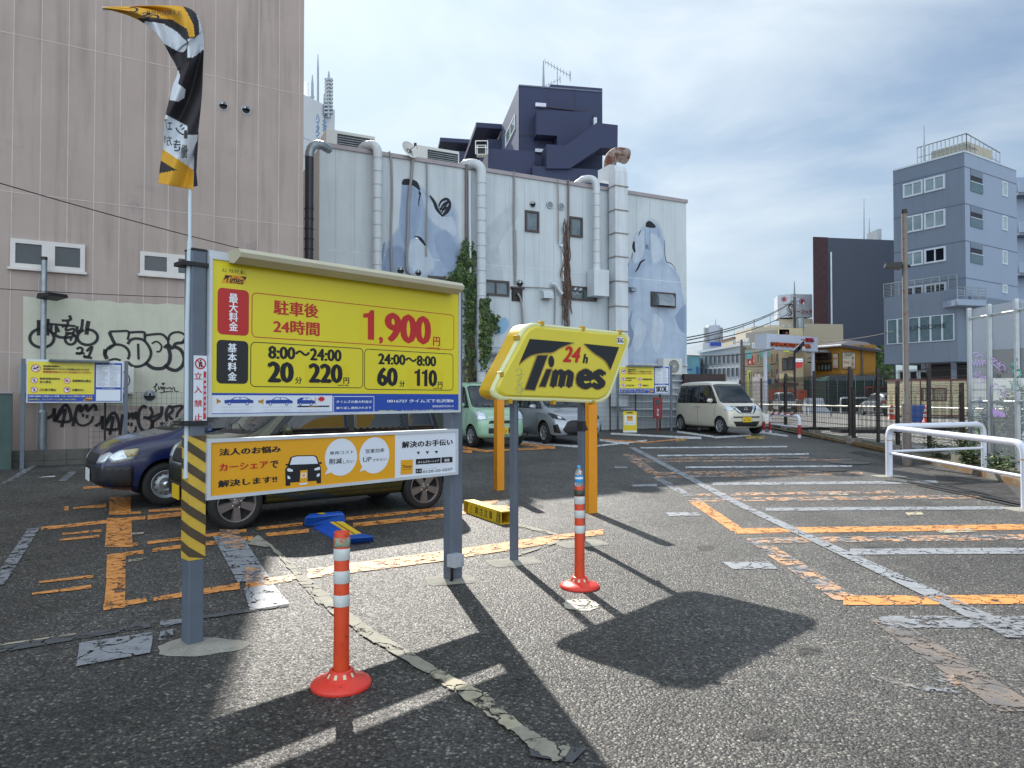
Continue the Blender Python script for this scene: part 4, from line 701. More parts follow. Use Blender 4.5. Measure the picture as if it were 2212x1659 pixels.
def yagi(c, L_, ang, label, sc=1.0, group='roof aerials'):
    k = MB(); c = Vector(c); k.tube([c, c+Vector((0, 0, 1.5*sc))], .035*sc, galv, 6); t = c+Vector((0, 0, 1.45*sc)); d = Vector((math.cos(ang), 0, math.sin(ang)*1))*L_/2; k.tube([t-d, t+d], .025*sc, galv, 5)
    for i in range(9): p = t-d+d*2*i/8; w = .3*sc*(1+.0*i); k.tube([p-Vector((.1*w, w, -.3*w)), p+Vector((.1*w, w, -.3*w))], .014*sc, galv, 4)
    for a in (-.5, .5): k.tube([t+d-Vector((0, 0, a*sc*.8)), t+d+Vector((.1*sc, .1, a*sc*.8))], .016*sc, galv, 4)
    tag(k.build('tv_aerial'), label, 'aerial', group)
def rod(u, vb, vt, Y, r, label, m=galv): 
    a, b = P(u, vb, Y), P(u, vt, Y); a.z -= .3; k = MB(); k.tube([a, a.lerp(b, .5), b], [r, r*.75, r*.35], m, 6); tag(k.build('lightning_rod'), label, 'lightning rod', 'lightning rods and masts')
rod(1174, 195, 131, 47, .1, 'lightning rod on the navy building roof'); q = P(zB(880, 258)[0], zB(880, 258)[1], 47); yagi(q, 1.9, R(-30), 'slanting television aerial on the navy building roof', .85); q = P(zB(818, 268)[0], zB(818, 268)[1], 46.5); yagi(q-Vector((0,0,.6)), 1.6, R(25), 'small low television aerial beside the navy roof rod', .6)
# ---- white tower far left with sign writing
C1 = P(655, 214, 92); TW = Plane((P(640, 214, 90).x, 90), (P(723, 232, 96).x, 96)); root = thing('white_tower_block', 'white tower block with blue lettering beyond the mauve building', 'building', (C1.x, C1.y, 0)); s1 = TW.sz(723, 300)[0]; zt = TW.sz(690, 221)[1]
mb = MB(); TWM = M('tower_white', '#c4c8cc', r=.7, var=.05, vs=.2); solid(mb, TW.pt(-12, 0), TW.t, s1+12, -TW.n, 12, 0, zt, TWM)
for v in (312, 349): z = TW.sz(690, v)[1]; mb.pbox(TW, -12, z-.05, s1, z+.05, 0, .03, SEAM)
mb.build('wall', root); k = MB(); BLU = M('blue_lettering', '#2f77a8', r=.5, var=.05)
for i, ch in enumerate('下北沢'): k.pxtext(TW, ch, *zA(293, 492+i*42), *zA(323, 460+i*42), .05, BLU, .015)
for i, ch in enumerate('ハイタウン'): k.pxtext(TW, ch, *zA(246, 492+i*38), *zA(272, 463+i*38), .05, BLU, .015)
k.near = False; k.build('lettering', root)
for (x, yb, yt, r_, lab) in ((262,370,20,.16,'tall thin mast in the middle of the white tower roof'), (222,358,170,.2,'mast with pale panel antennas at the left of the tower roof'), (340,400,145,.28,'thick ladder mast at the right of the tower roof'), (308,382,300,.15,'shortest mast on the white tower roof')):
    a, b = zA(x, yb), zA(x, yt); A_, B_ = P(*a, 94), P(*b, 94); A_.z -= 1.5; k = MB(); k.tube([A_, A_.lerp(B_, .75), B_], [r_, r_*.8, r_*.25], galv, 6)
    if x == 222: k.box((A_.x-1.2, A_.y-.2, A_.lerp(B_, .35).z), (A_.x-.6, A_.y+.2, A_.lerp(B_, .8).z), white); k.tube([A_.lerp(B_, .4)-Vector((1, 0, 0)), A_.lerp(B_, .4)+Vector((.3, 0, 0))], .08, galv, 5)
    if x == 340:
        for i in range(10): q = A_.lerp(B_, .1+.08*i); k.box((q.x-.5, q.y-.3, q.z-.12), (q.x+.5, q.y+.3, q.z+.12), galv)
    tag(k.build('antenna_mast'), lab, 'antenna mast', 'antenna masts on the white tower')
# ============================================================ big price board
YEL_P = M('sign_yellow', '#d9c912', r=.32, var=.03, vs=1.5, coat=.2); GOLD_P = M('sign_gold', '#dc9d0e', r=.35, var=.03); BLUE_P = M('sign_blue', '#1a44a0', r=.35, var=.03); SIGNW = M('sign_white', '#d5dbe4', r=.35, var=.02)
REDB = M('sign_red', '#b81f1b', r=.35, var=.04); BLKB = M('sign_black', '#15151a', r=.35, var=.05); FRAME = M('white_sign_frame', '#c4c9ce', r=.4, var=.08, m=.2); NAVYP = M('navy_print', '#1b3f93', r=.4, var=0)
BS = Plane((-1.9, 4.30), (-1.9+.956, 5.30)); q1 = zf(700, 950, 1.8433); q2 = zf(700, 1500, 1.8433)
root = thing('price_board', 'large yellow parking price board on two grey posts with flagpole strapped to it', 'sign board', BS.pt(0, 0))
def rrect(pl, s0, z0, s1, z1, r, d, m, n=4, line=0.0):
    pts = []
    for cx, cz, a0 in ((s1-r, z1-r, 0), (s0+r, z1-r, 90), (s0+r, z0+r, 180), (s1-r, z0+r, 270)):
        for i in range(n+1): a = R(a0+90*i/n); pts.append((cx+r*math.cos(a), cz+r*math.sin(a)))
    return pts
sl0, sl1 = BS.sz(413, 700)[0], BS.sz(446, 700)[0]; zt = BS.sz(430, 541)[1]
k = MB(); k.pbox(BS, sl0, 0, sl1, zt, -.11, 0, grey_steel); k.build('post', root, bevel=.008)
k = MB(); k.pbox(BS, sl0, zt, sl1, zt+.012, -.11, .002, black); k.build('post_cap', root)
sr1 = BS.sz(1005, 800)[0]; sr0 = sr1-.125; k = MB(); k.pbox(BS, sr0, 0, sr1, BS.sz(1000, 628)[1], -.13, -.03, grey_steel); k.build('post', root, bevel=.008)
def panel(pl, c0, c1, dz=.03, fm=FRAME, w=.018, name='panel_frame'):
    (s0, z0), (s1, z1) = c0, c1; k = MB()
    k.pbox(pl, s0, z0, s1, z1, -.02, dz-.012, fm); k.pbox(pl, s0, z0, s1, z0+w, dz-.012, dz, fm); k.pbox(pl, s0, z1-w, s1, z1, dz-.012, dz, fm); k.pbox(pl, s0, z0+w, s0+w, z1-w, dz-.012, dz, fm); k.pbox(pl, s1-w, z0+w, s1, z1-w, dz-.012, dz, fm); return k.build(name, root)
U0 = BS.sz(446, 905); U1 = BS.sz(990, 637)
U0 = (sl1+.005, BS.sz(*q1(205, 1252))[1]); U1 = (BS.sz(990, 800)[0], BS.sz(*q1(2003, 352))[1]); panel(BS, U0, U1)
D = .0195
def T(k, txt, bl, tr, m, bold=.02, z=q1, d=0.0, **kw): k.pxtext(BS, txt, *z(*bl), *z(*tr), D+.0022+d, m, bold, **kw)
def RR(k, bl, tr, r, m, z=q1, d=0.0, line=0, over=None):
    s0, z0 = over[0] if over else BS.sz(*z(*bl)); s1, z1 = over[1] if over else BS.sz(*z(*tr)); pts = rrect(BS, s0, z0, s1, z1, r, d, m)
    if line: k.ribbon(BS, pts+[pts[0]], line, D+.0014+d, m)
    else: k.ppoly(BS, pts, D+.0014+d, m)
def one(k, x0, y0, x1, y1, m):
    (s0, z0), (s1, z1) = BS.sz(*q1(x0, y0)), BS.sz(*q1(x1, y1)); w_, h_ = s1-s0, z1-z0
    k.ppoly(BS, [(s0+w_*a, z0+h_*b) for a, b in ((.42, 0), (1, 0), (1, 1), (.66, 1), (.5, .9), (.0, .85), (.0, .72), (.42, .74))], D+.0022, m)
w = .018; k = MB(); zs = BS.sz(*q1(203, 1078))[1]
k.pquad(BS, U0[0]+w, zs, U1[0]-w, U1[1]-w, D, YEL_P); k.pquad(BS, U0[0]+w, U0[1]+w, U1[0]-w, zs, D, BLUE_P)
T(k, '人と クルマと 街と、', (297,208), (476,203), ink, .01)
lg = [BS.sz(*q1(*p)) for p in ((292,288),(318,228),(478,240),(455,300))]; k.ppoly(BS, lg, D+.0014, GOLD_P); T(k, 'Times', (315,285), (448,248), ink, .03, slant=.2); T(k, '24h', (375,258), (418,245), red_print, .02, slant=.2)
k.pxpoly(BS, [q1(322,234), q1(372,238), q1(345,248), q1(308,268)], D+.0018, ink); k.pxpoly(BS, [q1(425,242), q1(473,246), q1(462,272), q1(450,255)], D+.0018, ink)
RR(k, (264,655), (492,345), .03, REDB); RR(k, (257,1010), (487,708), .03, BLKB)
for i, ch in enumerate('最大料金'): T(k, ch, (347,430+i*67), (413,367+i*67+2), wprint, .03)
for i, ch in enumerate('基本料金'): T(k, ch, (338,784+i*68), (404,724+i*68), wprint, .03)
RR(k, (512,675), (1966,520), .03, REDB, line=.005); RR(k, (503,1032), (1311,760), .03, BLKB, line=.005); RR(k, (1322,1052), (1960,800), .03, BLKB, line=.005)
T(k, '駐車後', (668,514), (992,442), REDB, .035); T(k, '24時間', (665,648), (1000,572), REDB, .035)
YS = M('sticker_yellow', '#d8c413', r=.3, var=.02)
for (a, b) in (((1290,722),(1872,533)), ((893,1010),(1215,880)), ((1632,1045),(1888,912))): s0, z0 = BS.sz(*q1(*a)); s1, z1 = BS.sz(*q1(*b)); k.pquad(BS, s0, z0, s1, z1, D+.0008, YS)
one(k, 1312, 692, 1392, 486, REDB); T(k, ',', (1424,726), (1456,675), REDB, .05); T(k, '900', (1466,712), (1802,530), REDB, .06); T(k, '円', (1815,740), (1866,678), REDB, .03); T(k, '(1,727円+税)', (1770,766), (1862,752), REDB, .02)
T(k, '8:00〜24:00', (628,832), (1158,768), ink, .05); T(k, '20', (622,1004), (815,857), ink, .06); T(k, '分', (822,1012), (872,964), ink, .02); T(k, '220', (918,1006), (1165,872), ink, .06); T(k, '円', (1170,1012), (1212,968), ink, .03); T(k, '(200円+税)', (1127,1030), (1208,1019), ink, .02)
T(k, '24:00〜8:00', (1420,872), (1838,815), ink, .05); T(k, '60', (1412,1029), (1562,896), ink, .06); T(k, '分', (1573,1034), (1612,990), ink, .02); one(k, 1682, 1027, 1722, 907, ink); one(k, 1735, 1030, 1775, 910, ink); T(k, '0', (1782,1033), (1845,913), ink, .06); T(k, '円', (1850,1037), (1884,998), ink, .03); T(k, '(100円+税)', (1815,1052), (1882,1041), ink, .02)
s0, z0 = BS.sz(*q1(218,1225)); s1, z1 = BS.sz(*q1(1092,1097)); k.pquad(BS, s0, z0, s1, z1, D+.0012, SIGNW)
for i, (x0, x1) in enumerate(((315,523), (612,805), (838,965))):
    yb = 1168+i*2; car_ = [(0,.25),(0,.62),(.06,.66),(.22,.7),(.36,1),(.72,1),(.9,.7),(1,.6),(1,.28)] if i < 2 else [(0,.25),(0,.75),(.2,1),(.7,1),(.85,.7),(1,.62),(1,.28)]
    k.pxpoly(BS, [q1(x0+(x1-x0)*a, yb-60*b) for a, b in car_], D+.0022, NAVYP)
    for a in (.17, .78): cx, cz = BS.sz(*q1(x0+(x1-x0)*a, yb-13)); k.circle(BS, cx, cz, .011, D+.0028, NAVYP, 12); k.circle(BS, cx, cz, .006, D+.0034, SIGNW, 10)
    k.pxpoly(BS, [q1(x0+(x1-x0)*a, yb-60*b) for a, b in ((.28,.72),(.38,.94),(.52,.94),(.52,.72))], D+.0028, SIGNW); k.pxpoly(BS, [q1(x0+(x1-x0)*a, yb-60*b) for a, b in ((.55,.72),(.55,.94),(.7,.94),(.82,.72))], D+.0028, SIGNW)
    x2 = x1 if i < 2 else 1068; xs_ = x0-22 if i < 2 else x0; s0, z0 = BS.sz(*q1(xs_, 1181-(0 if i < 2 else 0))); s1, z1 = BS.sz(*q1(x2, 1178 if i < 2 else 1169)); k.pquad(BS, s0, z0, s1, z1, D+.0022, ink)
    for j in range(3): s0, z0 = BS.sz(*q1(xs_, 1200+7*j)); s1 = BS.sz(*q1(x2-random.choice((0, 25, 50)), 1200))[0]; T(k, 'この装置をご利用の際は必ず料金を精算し出庫ください', (xs_, 1201+8*j), (x2-10*j, 1196+8*j), ink, .0)
k.pxpoly(BS, [q1(258,1115), q1(290,1138), q1(258,1162)], D+.0018, GOLD_P); k.pxpoly(BS, [q1(595,1120), q1(557,1140), q1(595,1162)], D+.0018, GOLD_P); T(k, 'IN', (262,1147), (286,1129), ink, .02); T(k, 'OUT', (558,1150), (598,1130), ink, .02)
cx, cz = BS.sz(*q1(1012, 1122)); k.ppoly(BS, [(cx+(.034 if i % 2 else .02)*math.cos(i*.3927), cz+(.022 if i % 2 else .012)*math.sin(i*.3927)) for i in range(16)], D+.0024, red_print); k.pxpoly(BS, [q1(965,1160), q1(972,1160), q1(972,1108), q1(965,1108)], D+.0024, GOLD_P)
T(k, '入庫のとき', (920,1181), (985,1171), GOLD_P, .02, d=.0008); T(k, 'タイムズの最大料金は', (1118,1152), (1375,1131), wprint, .02, d=.0005); T(k, '繰り返し適用されます', (1118,1196), (1372,1175), wprint, .02, d=.0005)
RR(k, (1100,1222), (1390,1104), .002, wprint, line=.004); T(k, '0016727 タイムズ下北沢第8', (1485,1149), (1962,1123), wprint, .02); T(k, '世田谷区北沢2-9', (1810,1182), (1962,1165), wprint, .015); T(k, '故障の際は、タイムズサービス(株) 0120-77-8924', (1422,1216), (1962,1194), M('yellow_print', '#dcd75a'), .015)
k.build('price_panel', root)
# lamp cover along the top
k = MB(); a = BS.px(*q1(345, 112), .14); b = BS.px(*q1(1990, 345), .14); z_ = (a.z+b.z)/2; s0 = BS.sz(*q1(345, 112))[0]; s1 = U1[0]-.10; LC = M('lamp_cover_beige', '#b9b39a', r=.45, var=.08); zt_ = U1[1]+.045
prof = [(.0, zt_-.07), (.02, zt_), (.155, zt_), (.185, zt_-.028), (.175, zt_-.055), (.10, zt_-.085), (.03, zt_-.075)]
n_ = len(prof); k.add([BS.pt(s0, z, d) for d, z in prof]+[BS.pt(s1, z, d) for d, z in prof], [tuple(range(n_)), tuple(range(n_, 2*n_))[::-1]]+[(i, (i+1)%n_, (i+1)%n_+n_, i+n_) for i in range(n_)], LC); k.build('lamp_cover', root)
k = MB(); k.pbox(BS, U0[0], U1[1], s1, U1[1]+.035, -.02, .02, FRAME); k.build('top_rail', root)
# lower board
L0 = (sl1+.0, BS.sz(*q2(188, 835))[1]); L1 = (BS.sz(985, 930)[0], BS.sz(*q2(1993, 322))[1]); panel(BS, L0, L1, w=.022)
k = MB(); w = .022; D = .0195; sm = BS.sz(*q2(1543, 450))[0]; k.pquad(BS, L0[0]+w, L0[1]+w, sm, L1[1]-w, D, GOLD_P); k.pquad(BS, sm, L0[1]+w, L1[0]-w, L1[1]-w, D, SIGNW)
T(k, '法人のお悩み', (275,517), (722,442), ink, .05, q2); T(k, 'カーシェア', (275,628), (630,550), REDB, .05, q2); T(k, 'で', (643,606), (703,548), ink, .05, q2); T(k, '解決します!!', (268,745), (695,657), ink, .05, q2)
for cx, cy, rr, tl in ((1155,525,.093,((1065,598),(1035,650),(1105,628))), (1395,512,.087,((1310,590),(1285,630),(1345,612)))):
    s, z = BS.sz(*q2(cx, cy)); pp = BS.sz(*q2(cx-(118 if cx == 1155 else 110), cy)); rr = s-pp[0]; k.circle(BS, s, z, rr, D+.0012, SIGNW, 36); k.pxpoly(BS, [q2(*p) for p in tl], D+.0015, SIGNW)
T(k, '車両コスト', (1072,510), (1245,474), ink, .01, q2); T(k, '削減', (1068,579), (1160,531), ink, .02, q2); T(k, 'したい', (1167,572), (1245,542), ink, .01, q2); T(k, '営業効率', (1330,499), (1465,460), ink, .01, q2); T(k, 'UP', (1312,561), (1372,523), ink, .01, q2); T(k, 'させたい', (1380,556), (1482,529), ink, .01, q2)
def C(pts, m, dd): k.pxpoly(BS, [q2(*p) for p in pts], D+dd, m)
C([(790,525),(830,513),(960,511),(980,520),(1000,580),(1010,600),(1010,712),(980,714),(975,695),(790,708),(788,730),(755,732),(752,610),(768,590)], ink, .0012); C([(753,585),(757,573),(780,572),(780,588)], ink, .0012); C([(995,562),(1013,558),(1016,572),(1000,576)], ink, .0013)
C([(800,530),(835,520),(955,518),(972,526),(988,572),(786,580)], SIGNW, .0018); C([(763,612),(775,604),(805,614),(808,628),(790,630),(770,628)], SIGNW, .0018); C([(960,610),(985,598),(1002,596),(1003,614),(980,620),(962,619)], SIGNW, .0018); C([(768,657),(785,665),(790,682),(770,682)], SIGNW, .0018); C([(980,648),(1000,640),(998,662),(978,668)], SIGNW, .0018)
C([(860,622),(912,617),(912,706),(856,712)], GOLD_P, .0018); C([(865,640),(905,636),(904,672),(864,676)], SIGNW, .0024); C([(874,647),(896,645),(895,664),(873,667)], GOLD_P, .003); C([(853,713),(912,706),(910,720),(852,726)], SIGNW, .0024)
T(k, '解決のお手伝い', (1590,462), (1958,393), ink, .04, q2)
for x, y in ((1710,487), (1775,484), (1840,481)): C([(x-13,y),(x+13,y-1),(x,y+20)], ink, .0012)
C([(1692,580),(1692,540),(1870,528),(1870,568)], ink, .0012); C([(1876,567),(1876,527),(1956,523),(1956,562)], ink, .0012); T(k, 'タイムズカーシェア', (1706,571), (1858,542), wprint, .01, q2, .0004); T(k, '検索', (1896,560), (1934,535), wprint, .01, q2, .0004)
C([(1582,652),(1584,547),(1671,543),(1669,646)], GOLD_P, .0012); T(k, 'Times', (1590,606), (1660,578), ink, .02, q2, slant=.2); T(k, 'CAR SHARE', (1597,618), (1655,607), ink, .01, q2)
T(k, '0120-20-5037', (1742,641), (1955,602), ink, .0, q2); T(k, '受付フリーダイヤル 24時間受付', (1742,612), (1840,600), ink, .0, q2); C([(1690,642),(1690,610),(1735,607),(1735,640)], ink, .0012)
for x in (1702, 1723): s, z = BS.sz(*q2(x, 626)); k.ring(BS, s, z, .006, .003, D+.002, SIGNW, 12)
k.build('advert_panel', root)
# keep-out plate, stripes, straps on the left post
k = MB(); s0, z0 = BS.sz(*q1(97, 1282)); s1, z1 = BS.sz(*q1(197, 812)); k.pbox(BS, s0, z0, s1, z1, .004, .010, SIGNW); k.pquad(BS, s0+(s1-s0)*.73, z0+.01, s1-.006, z1-(z1-z0)*.24, .0112, REDB)
s, z = BS.sz(*q1(148, 868)); k.ring(BS, s, z, .030, .008, .0116, REDB, 28); k.ribbon(BS, [(s-.021, z+.021), (s+.021, z-.021)], .007, .0116, REDB); k.circle(BS, s, z+.019, .005, .0112, ink, 10); k.ppoly(BS, [(s-.009, z-.022), (s-.003, z-.022), (s, z-.006), (s+.003, z-.022), (s+.009, z-.022), (s+.010, z+.012), (s-.010, z+.012)], .0112, ink)
for i, ch in enumerate('立入禁止'): k.pxtext(BS, ch, *q1(101, 980+i*99), *q1(161, 930+i*99), .0122, REDB, .02)
for i, ch in enumerate('駐車目的以外の'): k.pxtext(BS, ch, *q1(171, 990+i*39.5), *q1(192, 968+i*39.5), .013, wprint, .02)
k.build('notice_plate', root)
k = MB(); zb, zt2 = BS.sz(418, 1210)[1], BS.sz(425, 941)[1]; SY = M('stripe_yellow', '#c9a63a', r=.5, var=.12, vs=8, streak=.25); SB = M('stripe_black', '#4b3f2c', r=.6, var=.3, vs=8); k.pbox(BS, sl0-.003, zb, sl1+.003, zt2, -.112, .003, SY)
zz = zb-.05
while zz < zt2:
    for (sa, da, sb_, db, rise) in ((sl0-.005, .0055, sl1+.005, .0055, -.075), (sl0-.0055, -.112, sl0-.0055, .0055, -.02)):
        a0, a1 = (max(zb, min(zt2, zz+.075)), max(zb, min(zt2, zz+.135))), (max(zb, min(zt2, zz+.075+rise)), max(zb, min(zt2, zz+.135+rise)))
        if rise == -.02: a1 = a0; a0 = (max(zb, min(zt2, zz+.1)), max(zb, min(zt2, zz+.16)))
        if a0[1] > a0[0] or a1[1] > a1[0]: k.add([BS.pt(sa, a0[0], da), BS.pt(sb_, a1[0], db), BS.pt(sb_, a1[1], db), BS.pt(sa, a0[1], da)], [(0, 1, 2, 3)], SB)
    zz += .125
k.build('hazard_wrap', root)
for v in (569, 573, 911, 917):
    k = MB(); z = BS.sz(425, v)[1]; k.pbox(BS, sl0-.06, z-.006, sl1+.006, z+.006, -.118, .016, black); k.build('strap', root)
s0, z0 = BS.sz(*q2(1910, 1328)); s1, z1 = BS.sz(*q2(2002, 1218)); k = MB(); k.pbox(BS, s0+.05, z0, s0+.16, z1, -.03, .06, M('junction_grey', '#a3a9ae', r=.5, var=.05)); s, z = s0+.14, z0+.025; k.ring(BS, s, z, .012, .003, .0615, grey_steel, 14); k.build('junction_box', root, bevel=.004)
k = MB(); k.tube([BS.pt(s0+.08, z0, 0), BS.pt(s0+.08, z0-.1, 0), BS.pt(s0+.09, .02, -.02)], .013, black, 8); k.build('conduit', root)
FOOT = M('concrete_footing', '#8d8a80', r=.95, var=.2, vs=9, bump=.8, bs=60)
def footing(x, y, rx, ry, h, ang=0, label=None, square=False, group='concrete footings'):
    n = 22; k = MB(); vs = []
    for lv, (f, z) in enumerate(((1.0, .003), (.82, h*.55), (.5, h), (.0, h))):
        for i in range(n):
            a = 2*math.pi*i/n; jr = 1+.09*math.sin(3*a+1)+.05*math.sin(7*a+x); rr = 1/max(abs(math.cos(a)), abs(math.sin(a))) if square else jr
            px_, py_ = rx*f*rr*math.cos(a), ry*f*rr*math.sin(a); vs.append((x+px_*math.cos(ang)-py_*math.sin(ang), y+px_*math.sin(ang)+py_*math.cos(ang), g(y)+z))
    k.add(vs, [(l*n+i, l*n+(i+1)%n, (l+1)*n+(i+1)%n, (l+1)*n+i) for l in range(3) for i in range(n)], FOOT, True); tag(k.build('concrete_footing'), label, 'footing', group)
p = BS.pt((sl0+sl1)/2, 0, -.05); footing(p.x+.06, p.y-.02, .27, .16, .028, 0, 'rounded concrete footing under the striped left post')
p = BS.pt((sr0+sr1)/2, 0, -.08); footing(p.x-.02, p.y, .20, .15, .02, .3, 'square concrete footing under the price board right post', True)
# ---- banner flag and its pole
fr = thing('banner_flag', 'wind-folded gold, black and white banner on a white pole strapped to the board post', 'flag', G(402, 1033)+Vector((0, 0, 0)))
YF = 4.36; k = MB(); WP = M('white_pole_plastic', '#bcc8cf', r=.4, var=.04)
k.tube([P(403, 1031, YF-.07), P(405, 700, YF-.07), P(410, 527, YF-.07)], .0155, WP, 12); k.tube([P(403, 1033, YF-.07), P(403, 1015, YF-.07)], .019, WP, 12); k.build('pole_sleeve', fr)
k = MB(); k.tube([P(410, 532, YF-.07), P(410, 440, YF-.03), P(411, 380, YF+.05), P(412, 70, YF+.05), P(405, 30, YF+.05), P(390, 22, YF+.05), P(300, 21, YF+.02), P(222, 18, YF-.02)], .0105, WP, 10); k.tube([P(410, 540, YF-.07), P(410, 520, YF-.07)], [.0165, .013], WP, 12); k.build('pole', fr)
zF = zf(0, 0, 1.8433)
Lc = [(737,58),(880,95),(960,125),(1050,175),(1110,225),(1170,300),(1225,400),(1280,510),(1245,620),(1215,740),(1190,850),(1178,960),(1172,1070),(1155,1190),(1140,1320)]
Rc = [(740,54),(900,46),(1050,40),(1220,42),(1330,50),(1410,100),(1455,220),(1468,330),(1462,500),(1455,680),(1440,820),(1425,950),(1410,1080),(1395,1220),(1390,1365)]
Ls = smooth_path([(*p, 0) for p in Lc], 20); Rs = smooth_path([(*p, 0) for p in Rc], 20); NC = 64
FGO = M('flag_gold', '#cf9a22', r=.7, var=.06, vs=6); FWH = M('flag_white', '#cfd5dc', r=.7, var=.05, vs=6); FBK = M('flag_black', '#211d22', r=.7, var=.15, vs=6)
def inpoly(p, poly):
    r_ = False; j = len(poly)-1
    for i in range(len(poly)):
        if (poly[i][1] > p[1]) != (poly[j][1] > p[1]) and p[0] < (poly[j][0]-poly[i][0])*(p[1]-poly[i][1])/(poly[j][1]-poly[i][1])+poly[i][0]: r_ = not r_
        j = i
    return r_
FLAGP = [(FBK, [(1305,30),(1395,50),(1428,160),(1424,232),(1404,262),(1392,180),(1350,95)]), (FBK, [(1153,1150),(1272,1220),(1140,1248)]), (FGO, [(700,40),(1340,20),(1385,120),(1402,262),(1362,268),(1345,205),(1240,142),(1100,128),(985,128),(1050,180),(960,145),(860,98),(700,90)]),
    (FWH, [(1045,150),(1180,172),(1280,232),(1348,300),(1345,345),(1325,372),(1290,372),(1185,316),(1120,260),(1030,180)]), (FWH, [(1385,40),(1500,240),(1490,340),(1440,372),(1385,412),(1350,412),(1352,280),(1405,268),(1432,238),(1428,150),(1390,70)]),
    (FWH, [(1285,500),(1300,545),(1285,600),(1335,640),(1326,700),(1282,727),(1225,718),(1235,650),(1250,580)]), (FWH, [(1150,822),(1200,826),(1350,905),(1352,966),(1450,964),(1450,1100),(1392,1222),(1350,1190),(1172,1070),(1140,1060)]), (FGO, [(1100,1040),(1172,1070),(1350,1190),(1395,1222),(1420,1400),(1100,1400)])]
def fcol(i, t):
    a, b = Ls[int(i)], Rs[int(i)]; p = (a.x+(b.x-a.x)*t, a.y+(b.y-a.y)*t)
    for m, poly in FLAGP:
        if inpoly(p, poly): return m
    return FBK
k = MB(); vs = []; rows = len(Ls)
for i in range(rows):
    for j in range(NC+1):
        t = j/NC; a, b = Ls[i], Rs[i]; x, y = a.x+(b.x-a.x)*t, a.y+(b.y-a.y)*t; u, v = zF(x, y); wx = i/20
        dep = YF-.045+.045*math.sin(t*7+wx*1.1)*min(1, wx/3)-.03*math.sin(t*math.pi)+(.05*t if wx > 6 else 0)+.012*math.sin(t*19+wx*2.3)*(1 if wx < 7 else .3)
        vs.append(P(u, v, dep))
k.v = vs; k.f = []; 
for i in range(rows-1):
    for j in range(NC): k.f.append([i*(NC+1)+j, i*(NC+1)+j+1, (i+1)*(NC+1)+j+1, (i+1)*(NC+1)+j]); k.m.append(k.mi(fcol(i+.5, (j+.5)/NC))); k.sm.append(True)
k.add([P(*zF(*p), YF+dd) for p, dd in (((1395,1110),.02),((1428,950),.05),((1400,1130),.02),((1412,1240),.06),((1422,1338),.05),((1393,1345),.02))], [(0, 1, 3, 2), (2, 3, 4, 5)], FBK)
fo = k.build('cloth', fr); so = fo.modifiers.new('thick', 'SOLIDIFY'); so.thickness = .002
FP = Plane((P(300, 400, YF-.115).x, YF-.115), (P(500, 400, YF-.115).x, YF-.115)); k = MB()
def FT(ch, x0, y0, x1, y1, bold=.03): 
    s0, z0 = FP.sz(*zF(x1, y1)); s1, z1 = FP.sz(*zF(x0, y0)); k.text(FP, ch, s0, z0, s1, z1, 0, ink, bold)
FT('ー', 1325, 935, 1350, 1000); FT('シ', 1262, 892, 1330, 975); FT('ェ', 1205, 880, 1240, 935); FT('ア', 1186, 858, 1204, 925); FT('働', 1306, 1040, 1352, 1140); FT('き', 1246, 1005, 1300, 1090); FT('方', 1196, 975, 1240, 1050); FT('を', 1178, 975, 1194, 1025)
k.build('lettering', fr); k = MB()
FPl = Plane((P(300, 40, YF-.125).x, YF-.125), (P(500, 40, YF-.125).x, YF-.125))
for ch, x0, y0, x1, y1 in (('C', 930, 50, 998, 88), ('S', 1015, 88, 1090, 128), ('C', 1075, 105, 1150, 140)): s0, z0 = FPl.sz(*zF(x1, y1)); s1, z1 = FPl.sz(*zF(x0, y0)); k.text(FPl, ch, s0, z0, s1, z1, 0, ink, .05)
s0, z0 = FPl.sz(*zF(1310, 135)); s1, z1 = FPl.sz(*zF(1050, 110)); k.text(FPl, '法人契約月額基', s0, z0+.02, s1, z1+.03, 0, ink, .01); k.build('lettering', fr)
# ============================================================ lozenge light-box sign
TS = Plane((.02, 6.60), (1.02, 7.60)); tr_ = thing('lightbox_sign', 'yellow slanted light-box parking sign on two grey posts', 'sign', TS.pt(.35, 0))
TY = M('lightbox_yellow', '#d6c637', r=.3, var=.05, vs=1.2, coat=.3); TYE = M('lightbox_rim', '#dcdda6', r=.3, var=.06, vs=3, coat=.3); TYS = M('lightbox_side', '#d3ab22', r=.4, var=.08); TBK = M('lightbox_black', '#15171c', r=.3, var=.08); TGO = M('lightbox_outline', '#a98b34', r=.4, var=.03)
for (u, v) in ((1110, 1213), (1256, 1172)):
    p = G(u, v); Pp = TS.o+TS.t*((Vector((p.x, p.y))-TS.o).dot(TS.t)); s = (Vector((p.x, p.y))-TS.o).dot(TS.t); dd = (Vector((p.x, p.y))-TS.o).dot(TS.n)
    k = MB(); zt = TS.sz(1200, 780)[1]; k.pbox(TS, s-.027, 0, s+.027, zt, dd-.028, dd+.028, grey_steel); k.pbox(TS, s-.027, .0, s-.02, zt, dd+.028, dd+.032, grey_steel); k.pbox(TS, s+.02, .0, s+.027, zt, dd+.028, dd+.032, grey_steel); k.build('post', tr_)
footing(.02, 6.53, .24, .15, .018, .4, 'square concrete footing under the slanted sign left post', True); footing(.72, 7.35, .26, .16, .02, .4, 'square concrete footing under the slanted sign right post', True)
O_ = [(215,600),(228,640),(265,662),(310,670),(640,678),(960,690),(1020,680),(1070,640),(1110,540),(1160,400),(1214,250),(1212,210),(1190,188),(1140,175),(860,148),(600,122),(530,111),(480,124),(440,160),(400,235),(330,370),(260,500)]
